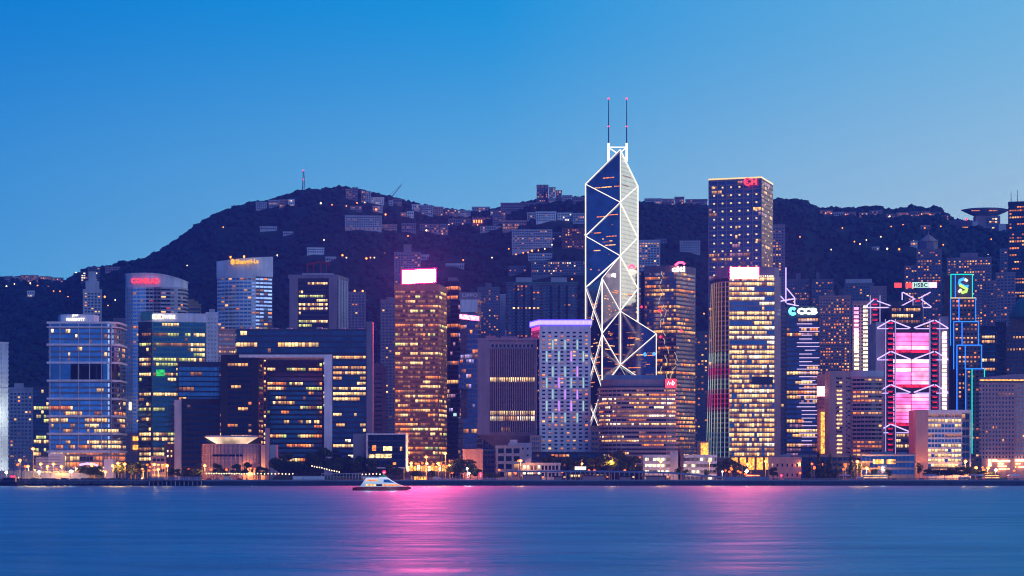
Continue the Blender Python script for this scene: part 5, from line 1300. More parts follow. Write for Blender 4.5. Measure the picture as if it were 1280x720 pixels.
# --- white-framed civic block on the waterfront
def civic_block():
    D = 1490; r = empty('civic_block', (px2x(1180, D), D + 14, GZ), 'square civic block with blank pale side panel and gridded lit windows', 'building')
    z = lambda y: wz(y, D); X = lambda q: px2x(q, D)
    mb = MB(); mb.box(X(1160), X(1212), D + 1.2, D + 26, GZ, z(516), M['dark'], M['roofgrey']); mb.build('wall', r)
    mb = MB(); mb.box(X(1144.5), X(1160), D, D + 26, GZ, z(512.2), M['pinkstone'], M['roofgrey']); mb.build('side_panel', r)
    mb = MB(); mb.box(X(1160.1), X(1213.8), D, D + 26, z(516.2), z(512.3), M['white'], M['roofgrey']); mb.build('frame', r)
    mb = MB(); mb.box(X(1212.2), X(1213.8), D, D + 25.9, GZ, z(516.3), M['white']); mb.build('frame', r)
    mb = MB(); mb.box(X(1160.2), X(1212.1), D + .2, D + 3, GZ, z(586), M['white']); mb.build('frame', r)
    pl = [Vector(q) for q in ((X(1160.2), D + 1.2), (X(1202), D + 1.2), (X(1202), D + 10), (X(1160.2), D + 10))]
    def fn(f, nf, q, nb, c):
        if f == nf - 2: return M['y']
        if f in (0, 1, 2, 3): return M['y'] if (q * 7 + f) % 9 else None
        if f == nf - 1: return M['d']
        return c
    facade(r, pl, z(585.5), z(517), G(fh=3.55, wh=.62, bay=2.55, pr=.84, wall='white', glass='g_blue', p=.28, run=5, pal='yywd', sp=.55, top=.1, bot=.1, m=.1, fn=fn, per={0: dict(fn=fn)}), 23, edges=[0])
    p2 = [Vector(q) for q in ((X(1202.4), D + 1.2), (X(1212), D + 1.2), (X(1212), D + 10), (X(1202.4), D + 10))]
    facade(r, p2, z(585.5), z(517), G(fh=5.4, wh=.72, bay=2.6, pr=.94, wall='greypaint', glass='g_dark', p=.12, run=1, pal='dw', sp=.3, top=.1, bot=.1, m=.1), 29, edges=[0])
    mb = MB(); mb.box(X(1201.9), X(1202.5), D + .1, D + 1.6, z(586), z(516.2), M['white']); mb.build('mullion', r)
civic_block()

# ------------------------------------------------------------------ houses, flats and lamps on the hill
def house(name, label, px0, px1, yt, yb, wall_='pale', p=.25, pal='owd', flat=True, fh=3.3, base_lit=False, bay=3.4, pr=.55, D=None, roof=None):
    mid = (px0 + px1) / 2; D = D or hill_D(mid, yb); HOUSE_ZONES.append((px0, px1, yt, yb, D))
    poly = rect(px0, px1, D, 14); z0 = hill_z(mid, D); zt = wz(yt, D)
    c = sum(poly, Vector((0, 0))) / 4; r = empty(name, (c.x, c.y, z0), label, 'house' if 'house' in name else 'building')
    mb = MB(); mb.prism(poly, z0 - 10, zt, M[wall_], M['roofgrey']); mb.build('wall', r)
    zb = max(z0 - 4, wz(yb, D))
    fn = None
    st = G(fh=min(fh, zt - zb - .8), wh=.5, bay=bay, pr=pr, wall=wall_, glass='g_black', p=p, run=1, pal=pal, sp=.2, top=.5, bot=.2, m=.8)
    if base_lit: st['per'] = {0: dict(fn=lambda f, nf, q, nb, c: M['o'] if f == 0 and q % 2 else c)}
    if zt - zb > 2.5: facade(r, poly, zb, zt, st, zlib.crc32(label.encode()) % 9999, edges=[0])
    mb = MB(); mb.prism(offset(poly, .7), zt - .3, zt + .8, M[roof or wall_], M['roofgrey']); mb.build('roof', r)
    return r
FL = 'apartment_block'
house(FL, 'lowest ridge-end flats touching the picture edge', -14, 5, 346, 352, 'pinkstone')
house(FL, 'small square flats on the low ridge beside the edge flats', 6, 14, 346, 352, 'mauve')
house(FL, 'third block of the low ridge row, just before the long pair', 15.5, 25, 347, 352, 'pinkstone', .4)
house(FL, 'longer lit block in the middle of the low ridge row', 26, 48, 344.5, 353, 'pinkstone', .4, base_lit=True)
house(FL, 'amber-lit block at the inner end of the low ridge row', 50, 64, 346, 353, 'pinkstone', .5, base_lit=True)
house(FL, 'plain mauve end block of the low ridge row', 65, 79, 347.5, 354, 'mauve', .3)
house('hillside_house', 'small white house alone among trees under the low ridge row', 34, 43, 364, 372, 'white', .4, 'wc')
house('glass_tower_block', 'round glassy block on the wooded shoulder over the slim pale tower', 110, 125, 334, 352, 'bluegrey', .3, 'wc', pr=.9)
house('glass_tower_block', 'lower glassy terrace block next to the round glassy block', 101, 110, 340, 352, 'bluegrey', .3, 'wc', pr=.9)
house(FL, 'flat-roofed mauve block on the shoulder right of the round glassy block', 131.5, 150, 334, 340, 'mauve', .08)
house('hillside_house', 'boxy blue-white house first in the lit row below the radio mast', 320, 333.5, 253, 262, 'pale', .1)
house('hillside_house', 'second boxy house in the lit row below the radio mast', 336, 348, 250.5, 259, 'pale', .35, 'wo')
house('hillside_house', 'amber-lit house third in the row below the radio mast', 349, 359, 250, 259, 'pinkstone', .8, 'wo')
house('hillside_house', 'bright white-lit house closest to the radio mast', 360, 368, 249.5, 258.5, 'white', .8, 'cw')
house(FL, 'square tower first of the summit pair of flats', 432.5, 439.5, 236.5, 250, 'pinkstone', .1)
house(FL, 'taller square tower second of the summit pair of flats', 440.5, 447, 234.8, 250, 'mauve', .1)
house(FL, 'blocky summit flats with steps between the pair and the crane', 451.5, 457, 238.5, 254, 'mauve', .2)
house(FL, 'pale summit flats beside the stepped block, near the crane', 457.5, 463.5, 239.5, 254, 'pale', .2)
house('hillside_house', 'low white gabled house below the summit flats', 464, 480, 247, 255.5, 'white', .25)
house('hillside_house', 'mauve house at the foot of the crane', 491, 502, 249, 257, 'mauve', .25)
house(FL, 'wide pale terrace of flats past the crane', 527, 541, 257, 269, 'pale', .3)
house(FL, 'second pale terrace of flats past the crane, with more lamps', 542, 554, 259, 270, 'pinkstone', .3)
house('hillside_house', 'low mauve house between the terraces and floodlit fort', 556, 571, 262, 270, 'mauve', .3)
house('hillside_house', 'flat pale house close above the floodlit fort', 572, 588, 263.5, 272, 'pale', .2)
house(FL, 'long pale flats with a row of amber lights at the base on the upper slope', 431.5, 477, 270, 287.5, 'pale', .16, base_lit=True)
house(FL, 'lower lamp-lit wing stepping down from the long pale flats', 478, 496, 281, 290, 'pinkstone', .3, base_lit=True)
house(FL, 'mid-slope mauve flats between the two lamp-lit terraces', 502, 520, 279.5, 289, 'mauve', .12)
house(FL, 'long lamp-lit terrace below the pale terrace of flats', 525, 560, 280.5, 291, 'mauve', .2, base_lit=True)
house('hillside_house', 'round bright-walled house under the crane', 509, 517, 264.5, 272.5, 'white', .3)
house('hillside_house', 'small lamp-lit house beside the round bright-walled house', 501, 508, 266, 271, 'pinkstone', .7, 'o')
house('hillside_house', 'long low white house on the dark slope below the lit row', 325, 346, 283.5, 287.5, 'pale', .0)
house('hillside_house', 'white house with lookout turret on the slope over the curved-front hotel', 384, 405, 310, 316.5, 'white', .0)
house('hillside_house', 'small white villa just above the red roof frame', 407, 420, 321.5, 327, 'pale', .05)
house(FL, 'rambling flats along the ridge beside the floodlit fort', 616, 632, 263, 280, 'mauve', .3)
house(FL, 'pale villa block below the ridge wall', 628, 658, 276, 287, 'pinkstone', .3, base_lit=True)
house(FL, 'tallest ridge tower with lit edge bays', 671, 685, 231.5, 258, 'mauve', .3)
house(FL, 'second ridge tower stepping down from the tallest one', 686, 694, 234.5, 257, 'pale', .3)
house(FL, 'third ridge tower in the stepping row', 695, 702, 238.5, 256, 'mauve', .4)
house(FL, 'low ridge flats following the stepping towers', 703, 715, 244.5, 255, 'pale', .25)
house(FL, 'last low flats before the braced skyscraper hides the ridge', 716, 731, 247, 254, 'mauve', .25)
house('retaining_wall', 'long dark retaining-wall terrace below the ridge towers', 626, 690, 254, 264, 'mauve', .04)
house(FL, 'white flats with vertical fins below the ridge towers', 670, 695, 265, 277, 'white', .1)
house(FL, 'bright white pair of flats beside the finned white flats', 697, 715, 266.5, 277, 'white', .25, 'c')
house(FL, 'big pale slab of flats on the mid slope above a lamp-lit road', 640, 690, 287.5, 312, 'pale', .16)
house(FL, 'red-brick flats with amber windows beside the braced skyscraper', 703, 733, 286, 310, 'redbrick', .3)
house(FL, 'long crenellated blue flats above the twin blue apartment towers', 664, 732, 327, 344, 'bluegrey', .25, 'owc')
house(FL, 'pale flats on the ridge right after the braced skyscraper', 806, 827, 248.5, 258, 'pale', .4, 'ow')
house(FL, 'low lit flats in the middle of the ridge before the gold-dotted tower', 828, 842.5, 249, 257, 'mauve', .5)
house(FL, 'square flats on the ridge before the gold-dotted tower', 843.5, 855, 246.5, 257, 'mauve', .2)
house(FL, 'long low ridge flats touching the gold-dotted tower', 857, 884, 249.5, 256, 'mauve', .35)
house(FL, 'pale slab on the dark slope above the scribble-lit mirror tower', 850, 875, 301.5, 317, 'pale', .05)
house('hillside_house', 'small greenish house on the slope past the braced skyscraper', 820, 833, 299, 306, 'bluegrey', .1)
for k, (a, b, yt, yb, l) in enumerate(((1025, 1041, 263, 268, 'roadside'), (1055, 1070, 265.5, 271, 'long-roofed'), (1074, 1085, 266, 272, 'glowing'), (1106, 1119, 268, 274, 'terraced'), (1138, 1150, 265, 271, 'square'), (1152, 1162, 264.5, 270, 'tallest'), (1163, 1176, 266, 271, 'wide'))):
    house('hillside_house', f'{l} amber-lit house on the ridge, {ORD[k]} from the gold-dotted tower', a, b, yt, yb, 'mauve', .7, 'owo')
house('hillside_house', 'bright amber house below the ridge row near the wok-shaped hall', 1151, 1163, 282, 287, 'pinkstone', .9, 'wo')
house('hillside_house', 'pale lamp-lit house low on the slope over the pyramid-roofed tower', 1090, 1099, 309, 313, 'pale', .6, 'cw')
house('hillside_house', 'white stepped house beside the pyramid-roofed tower', 1138, 1147, 302, 308, 'pale', .3)

for a, b, yt, yb, wl_, p_, l in ((486, 491, 251, 257, 'pale', .2, 'narrow pale villa wedged under the summit flats'), (515, 526, 256, 264, 'white', .3, 'white terrace just east of the crane'), (590, 612, 259, 266, 'pale', .25, 'pale ridge-top flats behind the colonnaded house'), (613, 625, 264, 272, 'white', .3, 'white villa between the colonnaded house and rambling ridge flats'), (561, 588, 274, 282, 'mauve', .25, 'mauve terrace right under the flat pale house'), (600, 626, 283, 290, 'pale', .15, 'pale terrace on the slope beneath the colonnaded house'), (659, 669, 266, 275, 'pale', .35, 'small pale block beside the finned white flats'), (716, 731, 267, 279, 'pale', .3, 'pale flats between the bright white pair and braced skyscraper'), (690, 702, 291, 303, 'bluegrey', .3, 'blue-grey block between the big pale slab and red-brick flats'), (660, 690, 317, 325, 'pale', .2, 'long pale terrace over the crenellated blue flats'), (636, 658, 333, 343, 'bluegrey', .2, 'blue-grey slab beside the crenellated blue flats'), (557, 580, 330, 336, 'pale', .05, 'lone white villa on the dark slope east of the pink screen'), (524, 536, 319, 325, 'pale', .1, 'white lodge on the dark slope above the pink screen'), (354, 366, 290, 294, 'pale', .0, 'low white lodge next to the long low white house'), (438, 452, 258, 265, 'mauve', .4, 'lamp-lit mauve villa under the summit pair of flats'), (466, 478, 258, 265, 'pale', .3, 'pale villa under the white gabled house'), (1042, 1054, 265.5, 270, 'pale', .7, 'lit pale house between the roadside and long-roofed ridge houses'), (1087, 1103, 263.5, 270, 'mauve', .7, 'broad lit house between the glowing and terraced ridge houses'), (1121, 1136, 266, 272, 'pinkstone', .7, 'lit house between the terraced and square ridge houses'), (1178, 1186, 269, 276, 'mauve', .6, 'last lit house before the hilltop arcade')):
    house('hillside_house' if b - a < 20 else FL, l, a, b, yt, yb, wl_, p_, 'owo')
# floodlit fort
def fort():
    px0, px1, D = 590, 617, hill_D(603, 279); HOUSE_ZONES.append((px0, px1, 268, 280, D)); poly = rect(px0, px1, D, 14); c = pt(603, D)
    r = empty('colonnaded_house', (c.x, c.y, hill_z(603, D)), 'colonnaded house glowing orange with floodlight on the ridge', 'house')
    mb = MB(); mb.prism(poly, hill_z(603, D) - 8, wz(273, D), M['pinkstone']); mb.build('wall', r)
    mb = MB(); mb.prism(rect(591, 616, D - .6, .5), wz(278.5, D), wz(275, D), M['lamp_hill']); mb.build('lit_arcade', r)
    for k in range(9):
        x = px2x(591 + 3.1 * k, D); mb = MB(); mb.tube((x, D - 2, wz(279.5, D)), (x, D - 2, wz(271 + (k % 2), D)), 1.1, M['pinkstone'], n=8); mb.build('column', r)
fort()

# wok-shaped hilltop hall
def wok_hall():
    D = hill_D(1233, 290); HOUSE_ZONES.append((1203, 1268, 255, 312, D)); z = lambda y: wz(y, D); X = lambda q: px2x(q, D)
    r = empty('hilltop_hall', (X(1233), D + 20, hill_z(1233, D)), 'wok-shaped observation hall on concrete legs at the hilltop', 'building')
    prof = [(1225, 1245, 268.5), (1219, 1252, 267), (1210, 1262, 262.8), (1205, 1266, 260.2), (1212, 1259, 258.9), (1217, 1254, 258.6)]
    mb = MB(); n = 28; mb.mats = [M['bluegrey'], M['mauve']]
    for a, b, y in prof:
        cx, R = (X(a) + X(b)) / 2, (X(b) - X(a)) / 2
        for i in range(n):
            t = 2 * math.pi * i / n; mb.v.append((cx + R * math.cos(t), D + 22 + min(R * .6, 24) * math.sin(t), z(y)))
    for q in range(len(prof) - 1):
        for i in range(n):
            j = (i + 1) % n; o = q * n; mb.f.append((o + i, o + j, o + n + j, o + n + i)); mb.m.append(1 if q < 1 else 0)
    mb.f.append(tuple(range(n - 1, -1, -1))); mb.m.append(1); e = (len(prof) - 1) * n; mb.f.append(tuple(e + i for i in range(n))); mb.m.append(0); mb.build('wok_roof', r)
    for a, b in ((1214, 1224), (1236, 1246)):
        mb = MB(); mb.box(X(a), X(b), D - .5 - 2.4, D + .5 - 2.4, z(264), z(263.2), M['o']); mb.build('lit_window', r)
    mb = MB(); mb.box(X(1222), X(1253), D + 14, D + 30, z(300), z(268), M['mauve']); mb.build('wall', r)
    for a, b, ya, yb in ((1237.5, 1249.5, 271, 290),):
        pl = [Vector(q) for q in ((X(a), D + 11), (X(b), D + 11), (X(b), D + 14), (X(a), D + 14))]
        mb = MB(); mb.prism(pl, z(yb), z(ya), M['dark']); mb.build('stair_bay', r)
        facade(r, pl, z(yb), z(ya), G(fh=4.2, wh=.6, bay=4, pr=.85, wall='bluegrey', p=.9, run=1, pal='cwyw', sp=.1, top=.1, bot=.1), 4, edges=[0])
    for a, b, ya, yb in ((1217, 1224, 276, 296), (1250, 1259, 279, 297), (1224, 1238, 283, 291)):
        mb = MB(); mb.box(X(a), X(b), D + 8, D + 13.5, z(yb + 4), z(ya), M['pale']); mb.build('leg', r)
wok_hall()
def galleria():
    D = hill_D(1200, 284); HOUSE_ZONES.append((1182, 1216, 274, 288, D)); z = lambda y: wz(y, D); X = lambda q: px2x(q, D)
    r = empty('hilltop_arcade', (X(1199), D + 8, hill_z(1199, D)), 'low hilltop arcade with a bright strip of lights beside the wok-shaped hall', 'building')
    mb = MB(); mb.box(X(1181), X(1216), D, D + 18, z(292), z(275.5), M['mauve'], M['roofgrey']); mb.build('wall', r)
    mb = MB(); mb.box(X(1186), X(1211), D - .8, D - .2, z(285.4), z(283.8), M['glow_amber']); mb.build('lit_strip', r)
    for px in (1186, 1209):
        lm = MB(); lm.lathe((X(px), D + 6), [(.6, z(275)), (1.7, z(273.4)), (.4, z(272))], M['lamp_red' if px > 1200 else 'lamp_hill'], 8); lm.build('roof_light', r)
galleria()

# radio mast, crane
def mast():
    D = hill_D(379, 244); r = empty('radio_mast', (px2x(379.3, D), D, hill_z(379, D)), 'thin lattice radio mast with red lamps on the summit', 'mast')
    mb = MB(); x = px2x(379.3, D); zb = hill_z(379, D); zt = wz(214, D)
    for a in range(3):
        t = a * 2.094; mb = MB(); mb.tube((x + 3.2 * math.cos(t), D + 3.2 * math.sin(t), zb), (x + .7 * math.cos(t), D + .7 * math.sin(t), zt), .6, M['dark'], r1=.45, n=5); mb.build('leg', r)
    k = 0
    while zb + 3 + k * 4 < zt:
        f = (3 + k * 4) / (zt - zb); R = 3.2 + (.7 - 3.2) * f; mb = MB(); mb.tube((x - R, D, zb + 3 + k * 4), (x + R * .5, D, zb + 5 + k * 4), .35, M['dark'], n=4); mb.build('brace', r); k += 1
    for y in (213.2, 224.5):
        lm = MB(); lm.lathe((x, D - 1), [(.3, wz(y, D) - 1), (1.1, wz(y, D)), (.3, wz(y, D) + 1)], M['lamp_red'], 8); lm.build('warning_light', r)
mast()
def crane():
    D = hill_D(488, 252); r = empty('tower_crane', (px2x(487, D), D, hill_z(487, D)), 'luffing tower crane with raised jib on the ridge', 'crane'); X = lambda q: px2x(q, D); z = lambda y: wz(y, D)
    mb = MB(); mb.tube((X(487), D, hill_z(487, D)), (X(487), D, z(245)), 1.0, M['dark'], n=4); mb.build('tower', r)
    for o in (0, 1.6):
        mb = MB(); mb.tube((X(488), D + o, z(248)), (X(502), D + o, z(230.8)), .7, M['dark'], r1=.4, n=4); mb.build('jib', r)
    mb = MB(); mb.tube((X(487), D, z(244)), (X(501), D, z(231)), .25, M['dark'], n=4); mb.build('stay', r)
    mb = MB(); mb.box(X(484.5), X(487), D - 1.5, D + 1.5, z(249), z(247), M['greypaint']); mb.build('counterweight', r)
crane()

# lamps on the hill roads
HL = [(95, 341), (47, 358), (60, 359), (8, 358), (85, 371), (131, 371), (144, 375), (75, 364), (92, 361), (135, 382), (67, 364), (38, 354), (18, 355), (234, 332), (279, 284), (347, 319), (371, 301), (405, 300), (401, 254), (415, 256), (433, 257.5), (446, 254), (456, 253), (482, 268), (498, 271), (470, 262),
      (481, 317), (458, 323), (463, 322), (468, 322), (428, 319), (433, 322), (510, 295), (545, 289), (533, 288), (553, 292), (555, 271), (579, 325), (570, 273), (597, 281), (636, 311), (615, 322), (654, 316), (660, 315.5), (665, 313.5), (673, 313), (681, 311), (690, 306), (645, 318), (704, 336), (715, 349), (669, 261), (561, 281), (567, 274),
      (853, 254), (820, 256), (1032, 267), (1039, 267), (1053, 285), (1082, 285), (1057, 268), (1078, 269.5), (1112, 273), (1068, 302), (1083, 300), (1101, 296), (1075, 305), (1114, 284), (1129, 281), (1131, 271), (1145, 268.5), (1152, 268), (1163, 268.5), (1170, 268.5), (1039, 312), (1109, 311), (1124, 311.5), (1179, 306), (1239, 299), (1235, 319), (1156, 285), (1197, 286), (1142, 302), (1176, 283), (1000, 296), (880, 392)]
NEAR = [(0, 'the low ridge row'), (100, 'the round glassy block'), (200, 'the bare western slope'), (320, 'the lit row under the radio mast'), (425, 'the summit flats'), (500, 'the crane and terraces'), (585, 'the colonnaded house'), (640, 'the big pale slab of flats'), (735, 'the braced skyscraper'), (1000, 'the ridge houses past the gold-dotted tower'), (1100, 'the slope over the pyramid-roofed tower'), (1180, 'the wok-shaped hall')]
cnt = {}; proto = None
for px, py in sorted(HL):
    D = hill_D(px, py + 1.5) - 12; z0 = hill_z(px, D); zl = wz(py, D)
    nm = [n for a, n in NEAR if px >= a][-1]; i = cnt.get(nm, 0); cnt[nm] = i + 1
    r = empty('street_lamp', (px2x(px, D), D, z0), f'small orange hill lamp, {ORD[i]} along {nm}', 'street lamp', 'lamps on the hill roads')
    h = max(zl - z0, 4)
    mb = MB(); mb.tube((px2x(px, D), D, z0), (px2x(px, D), D, z0 + h), .3, M['greypaint'], n=4); mb.build('pole', r)
    R = 1.1 if (px * 7) % 3 < 1.6 else 1.7
    mb = MB(); mb.lathe((px2x(px, D), D), [(.3, z0 + h - R), (R, z0 + h), (.3, z0 + h + R)], M['lamp_hill' if (px * 13 + py) % 7 > 1.2 else 'lamp_hillwhite'], 8); mb.build('lamp_head', r)
forest()

# ------------------------------------------------------------------ waterfront
FRONT = [(-50, 'the narrow floodlit slab'), (55, 'the white-banded glass tower'), (152, 'the green glass office road'), (216, 'the black cube block'), (252, 'the drum-shaped hall'), (344, 'the arch-shaped office'), (440, 'the white-framed glass box'), (509, 'the gold tower'), (578, 'the inverted-wedge tower'), (664, 'the purple-crowned tower'), (745, 'the striped round-cornered block'), (799, 'the twin parking decks'), (898, 'the striped-flank office'), (978, 'the cyan-lettered tower'), (1030, 'the curved-balcony block'), (1075, 'the glass dining hall'), (1144, 'the civic block'), (1215, 'the grid-fronted hotel')]
_n = {}
def where(px, what):
    nm = [n for a, n in FRONT if px >= a][-1]; k = (nm, what); _n[k] = _n.get(k, -1) + 1
    return ORD[min(_n[k], 19)], nm

# quay wall
q = empty('quay_wall', (0, QY, 0), 'long dark concrete quay wall with pale coping along the harbour', 'quay wall')
mb = MB(); mb.box(-900, 900, QY, QY + 6, -3, 3.2, M['navy']); mb.build('wall', q)
mb = MB(); mb.box(-900, 900, QY - .8, QY + 6.2, 3.21, GZ + .35, M['greypaint']); mb.build('coping', q)
for k in range(70):
    x = -560 + k * 16.3; mb = MB(); mb.box(x - .45, x + .45, QY - .55, QY - .02, -1, 3.2, M['dark']); mb.build('fender', q)
# rock armour at the western end
rg = random.Random(31); mb = MB()
import bmesh
bm_ = bmesh.new(); bmesh.ops.create_icosphere(bm_, subdivisions=1, radius=1); iv = [v.co.copy() for v in bm_.verts]; fi = [[v.index for v in f.verts] for f in bm_.faces]; bm_.free()
for k in range(900):
    px = rg.uniform(-10, 205); s = rg.random(); D = QY - 5 + 9 * s; X = px2x(px, D); z = 1.4 + 3.6 * s; R = rg.uniform(.5, 1.25)
    b0 = len(mb.v); a = rg.uniform(0, 6.3)
    for v in iv:
        k2 = R * rg.uniform(.75, 1.25); mb.v.append((X + k2 * (v.x * math.cos(a) - v.y * math.sin(a)) * 1.3, D + k2 * (v.x * math.sin(a) + v.y * math.cos(a)), z + k2 * v.z * .8))
    for f in fi: mb.f.append(tuple(b0 + i for i in f)); mb.m.append(0)
mb.mats = [M['stone']]; tag(mb.build('rubble'), kind='stuff')

def railing(label, px0, px1, ytop, D, step=2.2, mt_='pale', solid=False, group=None):
    r = empty('railing' if not solid else 'hoarding', (px2x((px0 + px1) / 2, D), D, GZ), label, 'railing' if not solid else 'hoarding', group)
    x0, x1, zt = px2x(px0, D), px2x(px1, D), wz(ytop, D)
    if solid:
        mb = MB(); mb.box(x0, x1, D, D + .3, GZ, zt, M[mt_]); mb.build('panel', r)
        n = int((x1 - x0) / 6)
        for k in range(n + 1):
            x = x0 + (x1 - x0) * k / n; mb = MB(); mb.box(x - .15, x + .15, D - .2, D - .02, GZ, zt + .15, M['steel']); mb.build('post', r)
    else:
        mb = MB(); mb.tube((x0, D, zt), (x1, D, zt), .22, M[mt_], n=5); mb.build('top_rail', r)
        mb = MB(); mb.tube((x0, D, (zt + GZ) / 2), (x1, D, (zt + GZ) / 2), .12, M[mt_], n=5); mb.build('mid_rail', r)
        n = min(95, int((x1 - x0) / step))
        for k in range(n + 1):
            x = x0 + (x1 - x0) * k / n; mb = MB(); mb.box(x - .14, x + .14, D - .12, D + .12, GZ, zt, M[mt_]); mb.build('post', r)
    return r
railing('pale blue site hoarding behind the rock armour', -8, 112, 588.5, 1470, mt_='blueroof', solid=True)
railing('second lower pale hoarding in front of the white-banded tower', 52, 111, 591, 1452, mt_='pale', solid=True)
railing('white railing on the terrace below the arch-shaped office', 402, 452, 592.2, 1440, mt_='white')
railing('pale parapet on the lawn edge below the arch-shaped office', 366, 406, 595.2, 1436, mt_='white', solid=True)
railing('white promenade railing in front of the gold tower', 506, 640, 597.6, 1424, mt_='pale')
railing('pale blue hoarding below the striped-flank office', 905, 962, 596, 1426, mt_='blueroof', solid=True)
railing('promenade railing in front of the cyan-lettered tower', 962, 1130, 598, 1424, mt_='greypaint')
railing('promenade railing below the civic block', 1131, 1290, 598, 1424, mt_='greypaint')

# jetty on piles
j = empty('jetty', (px2x(220, QY - 8), QY - 8, 0), 'fenced timber jetty on piles below the black cube block', 'jetty')
x0, x1 = px2x(188, QY - 8), px2x(253, QY - 8)
mb = MB(); mb.box(x0, x1, QY - 13, QY - .9, 3.3, 3.9, M['timber']); mb.build('deck', j)
for k in range(34):
    x = x0 + (x1 - x0) * (k + .5) / 34; mb = MB(); mb.box(x - .36, x + .36, QY - 13, QY - 12.8, 3.9, 6.6, M['blueroof']); mb.build('picket', j)
for k in range(13):
    x = x0 + (x1 - x0) * k / 12; mb = MB(); mb.tube((x, QY - 12.4, -2), (x, QY - 12.4, 3.3), .3, M['pale' if k % 2 == 0 else 'greypaint'], n=6); mb.build('pile', j)

# trees -----------------------------------------------------------
def tree_mesh(seed, h, w, slim=False):
    rg = random.Random(seed); tr, lf = MB(), MB()
    tr.path([(0, 0, -.3), (.1, 0, h * .25), (-.1, .1, h * .55), (0, 0, h * .85)], [.32, .26, .18, .06], M['bark'], 6)
    blobs = []
    if slim:
        for k in range(9): z = h * (.18 + .82 * k / 8.5); blobs.append((0, 0, z, w * .5 * (1.08 - k / 9), h * .09))
    else:
        for k in range(9):
            a = k * 2.4 + rg.uniform(-.4, .4); R = w * .5 * rg.uniform(.25, .72); z = h * rg.uniform(.45, .88)
            blobs.append((R * math.cos(a), R * math.sin(a), z, w * rg.uniform(.17, .27), h * rg.uniform(.11, .17)))
            tr.path([(0, 0, h * rg.uniform(.25, .5)), (R * .6 * math.cos(a), R * .6 * math.sin(a), z - h * .06), (R * math.cos(a), R * math.sin(a), z)], [.14, .09, .03], M['bark'], 4)
    for bx, by, bz, r, rz in blobs:
        for _ in range(90 if slim else 150):
            d = Vector((rg.gauss(0, 1), rg.gauss(0, 1), rg.gauss(0, 1))).normalized() * rg.uniform(.55, 1.08) 
            c = Vector((bx + d.x * r, by + d.y * r, bz + d.z * rz)); s = rg.uniform(.34, .68)
            u = Vector((rg.gauss(0, 1), rg.gauss(0, 1), rg.gauss(0, 1))).normalized(); v = u.orthogonal().normalized(); w_ = rg.uniform(0, 6.3); v = (v * math.cos(w_) + u.cross(v) * math.sin(w_))
            lf.face([c - u * s, c - v * s * .6, c + u * s, c + v * s * .6], M['leaf'])
    return tr, lf
TP = []
def tree(px, ytop, D, kind, wpx=None):
    h = wz(ytop, D) - GZ; o, nm = where(px, 'tree')
    slim = kind == 3
    if len(TP) < 1:
        for k, (hh, ww, sl) in enumerate(((12, 11, 0), (11, 13, 0), (13, 9, 0), (14, 4.6, 1))):
            tr, lf = tree_mesh(40 + k, hh, ww, sl); a = tr.build('trunk'); b = lf.build('crown'); TP.append((a.data, b.data, hh, ww)); bpy.data.objects.remove(a); bpy.data.objects.remove(b)
    a, b, hh, ww = TP[kind]
    kindw = {0: 'bushy dark tree', 1: 'wide spreading dark tree', 2: 'upright dark tree', 3: 'slim conical dark tree'}[kind]
    r = empty('pine_tree' if slim else 'tree', (px2x(px, D), D, GZ), f'{kindw}, {o} counted eastward among trees at {nm}', 'tree', 'trees along the waterfront')
    sc = h / hh; sw = sc if not wpx else (wpx * 1.2 * D / F) / ww
    r.scale = (sw, sw, sc); r.rotation_euler = (0, 0, (px * 1.7) % 6.28)
    for n_, d in (('trunk', a), ('crown', b)):
        c = bpy.data.objects.new(n_, d); COL.objects.link(c); c.parent = r
rg = random.Random(77)
TR = [(103, 583, 0, 12), (113, 581, 1, 22), (122, 583, 0, 14), (152, 578, 1, 20), (163, 574, 1, 24), (172, 580, 0, 18), (214, 583, 2, 10), (222, 586, 0, 9), (236, 586, 0, 12), (246, 585, 1, 14), (271, 579, 0, 13), (281, 585, 0, 10), (296, 580, 0, 13), (309, 578, 0, 12), (324, 583, 0, 10), (330, 584, 0, 12),
      (347, 569, 1, 20), (358, 566, 0, 20), (370, 574, 1, 24), (384, 577, 0, 18), (392, 561, 1, 22), (405, 560, 0, 22), (416, 568, 1, 22), (424, 572, 0, 16), (432, 570, 0, 18), (443, 572, 1, 20), (452, 570, 0, 16), (463, 573, 0, 15), (474, 576, 1, 18), (486, 580, 0, 14), (497, 584, 0, 12), (520, 587, 1, 14),
      (540, 588, 0, 10), (570, 574, 1, 22), (580, 570, 1, 26), (588, 579, 0, 18), (597, 586, 0, 12), (609, 589, 2, 7), (614, 590, 2, 7), (622, 592, 0, 8), (682, 571, 0, 14), (691, 567, 2, 14), (700, 573, 0, 14), (711, 571, 0, 14), (722, 573, 1, 16), (732, 568, 2, 10), (741, 573, 0, 14), (750, 570, 0, 16), (761, 566, 1, 20), (772, 563, 0, 20), (783, 565, 1, 20), (793, 570, 0, 16),
      (848, 583, 2, 8), (856, 586, 2, 8), (883, 586, 2, 7), (900, 574, 1, 18), (911, 573, 0, 18), (921, 577, 0, 16), (929, 582, 0, 12), (967, 584, 0, 11), (1012, 570, 3, 7), (1023, 565, 3, 8), (1031, 575, 3, 7), (1038, 568, 3, 8), (1046, 577, 3, 6), (1058, 571, 3, 7), (1064, 569, 3, 8), (1074, 577, 2, 8),
      (1093, 586, 0, 10), (1110, 587, 0, 9), (1149, 577, 2, 8), (1160, 586, 0, 12), (1170, 585, 1, 14), (1181, 585, 1, 14), (1190, 583, 1, 14), (1200, 583, 0, 14), (1210, 581, 1, 15), (1220, 585, 1, 14), (1229, 588, 0, 12), (1242, 590, 0, 10)]
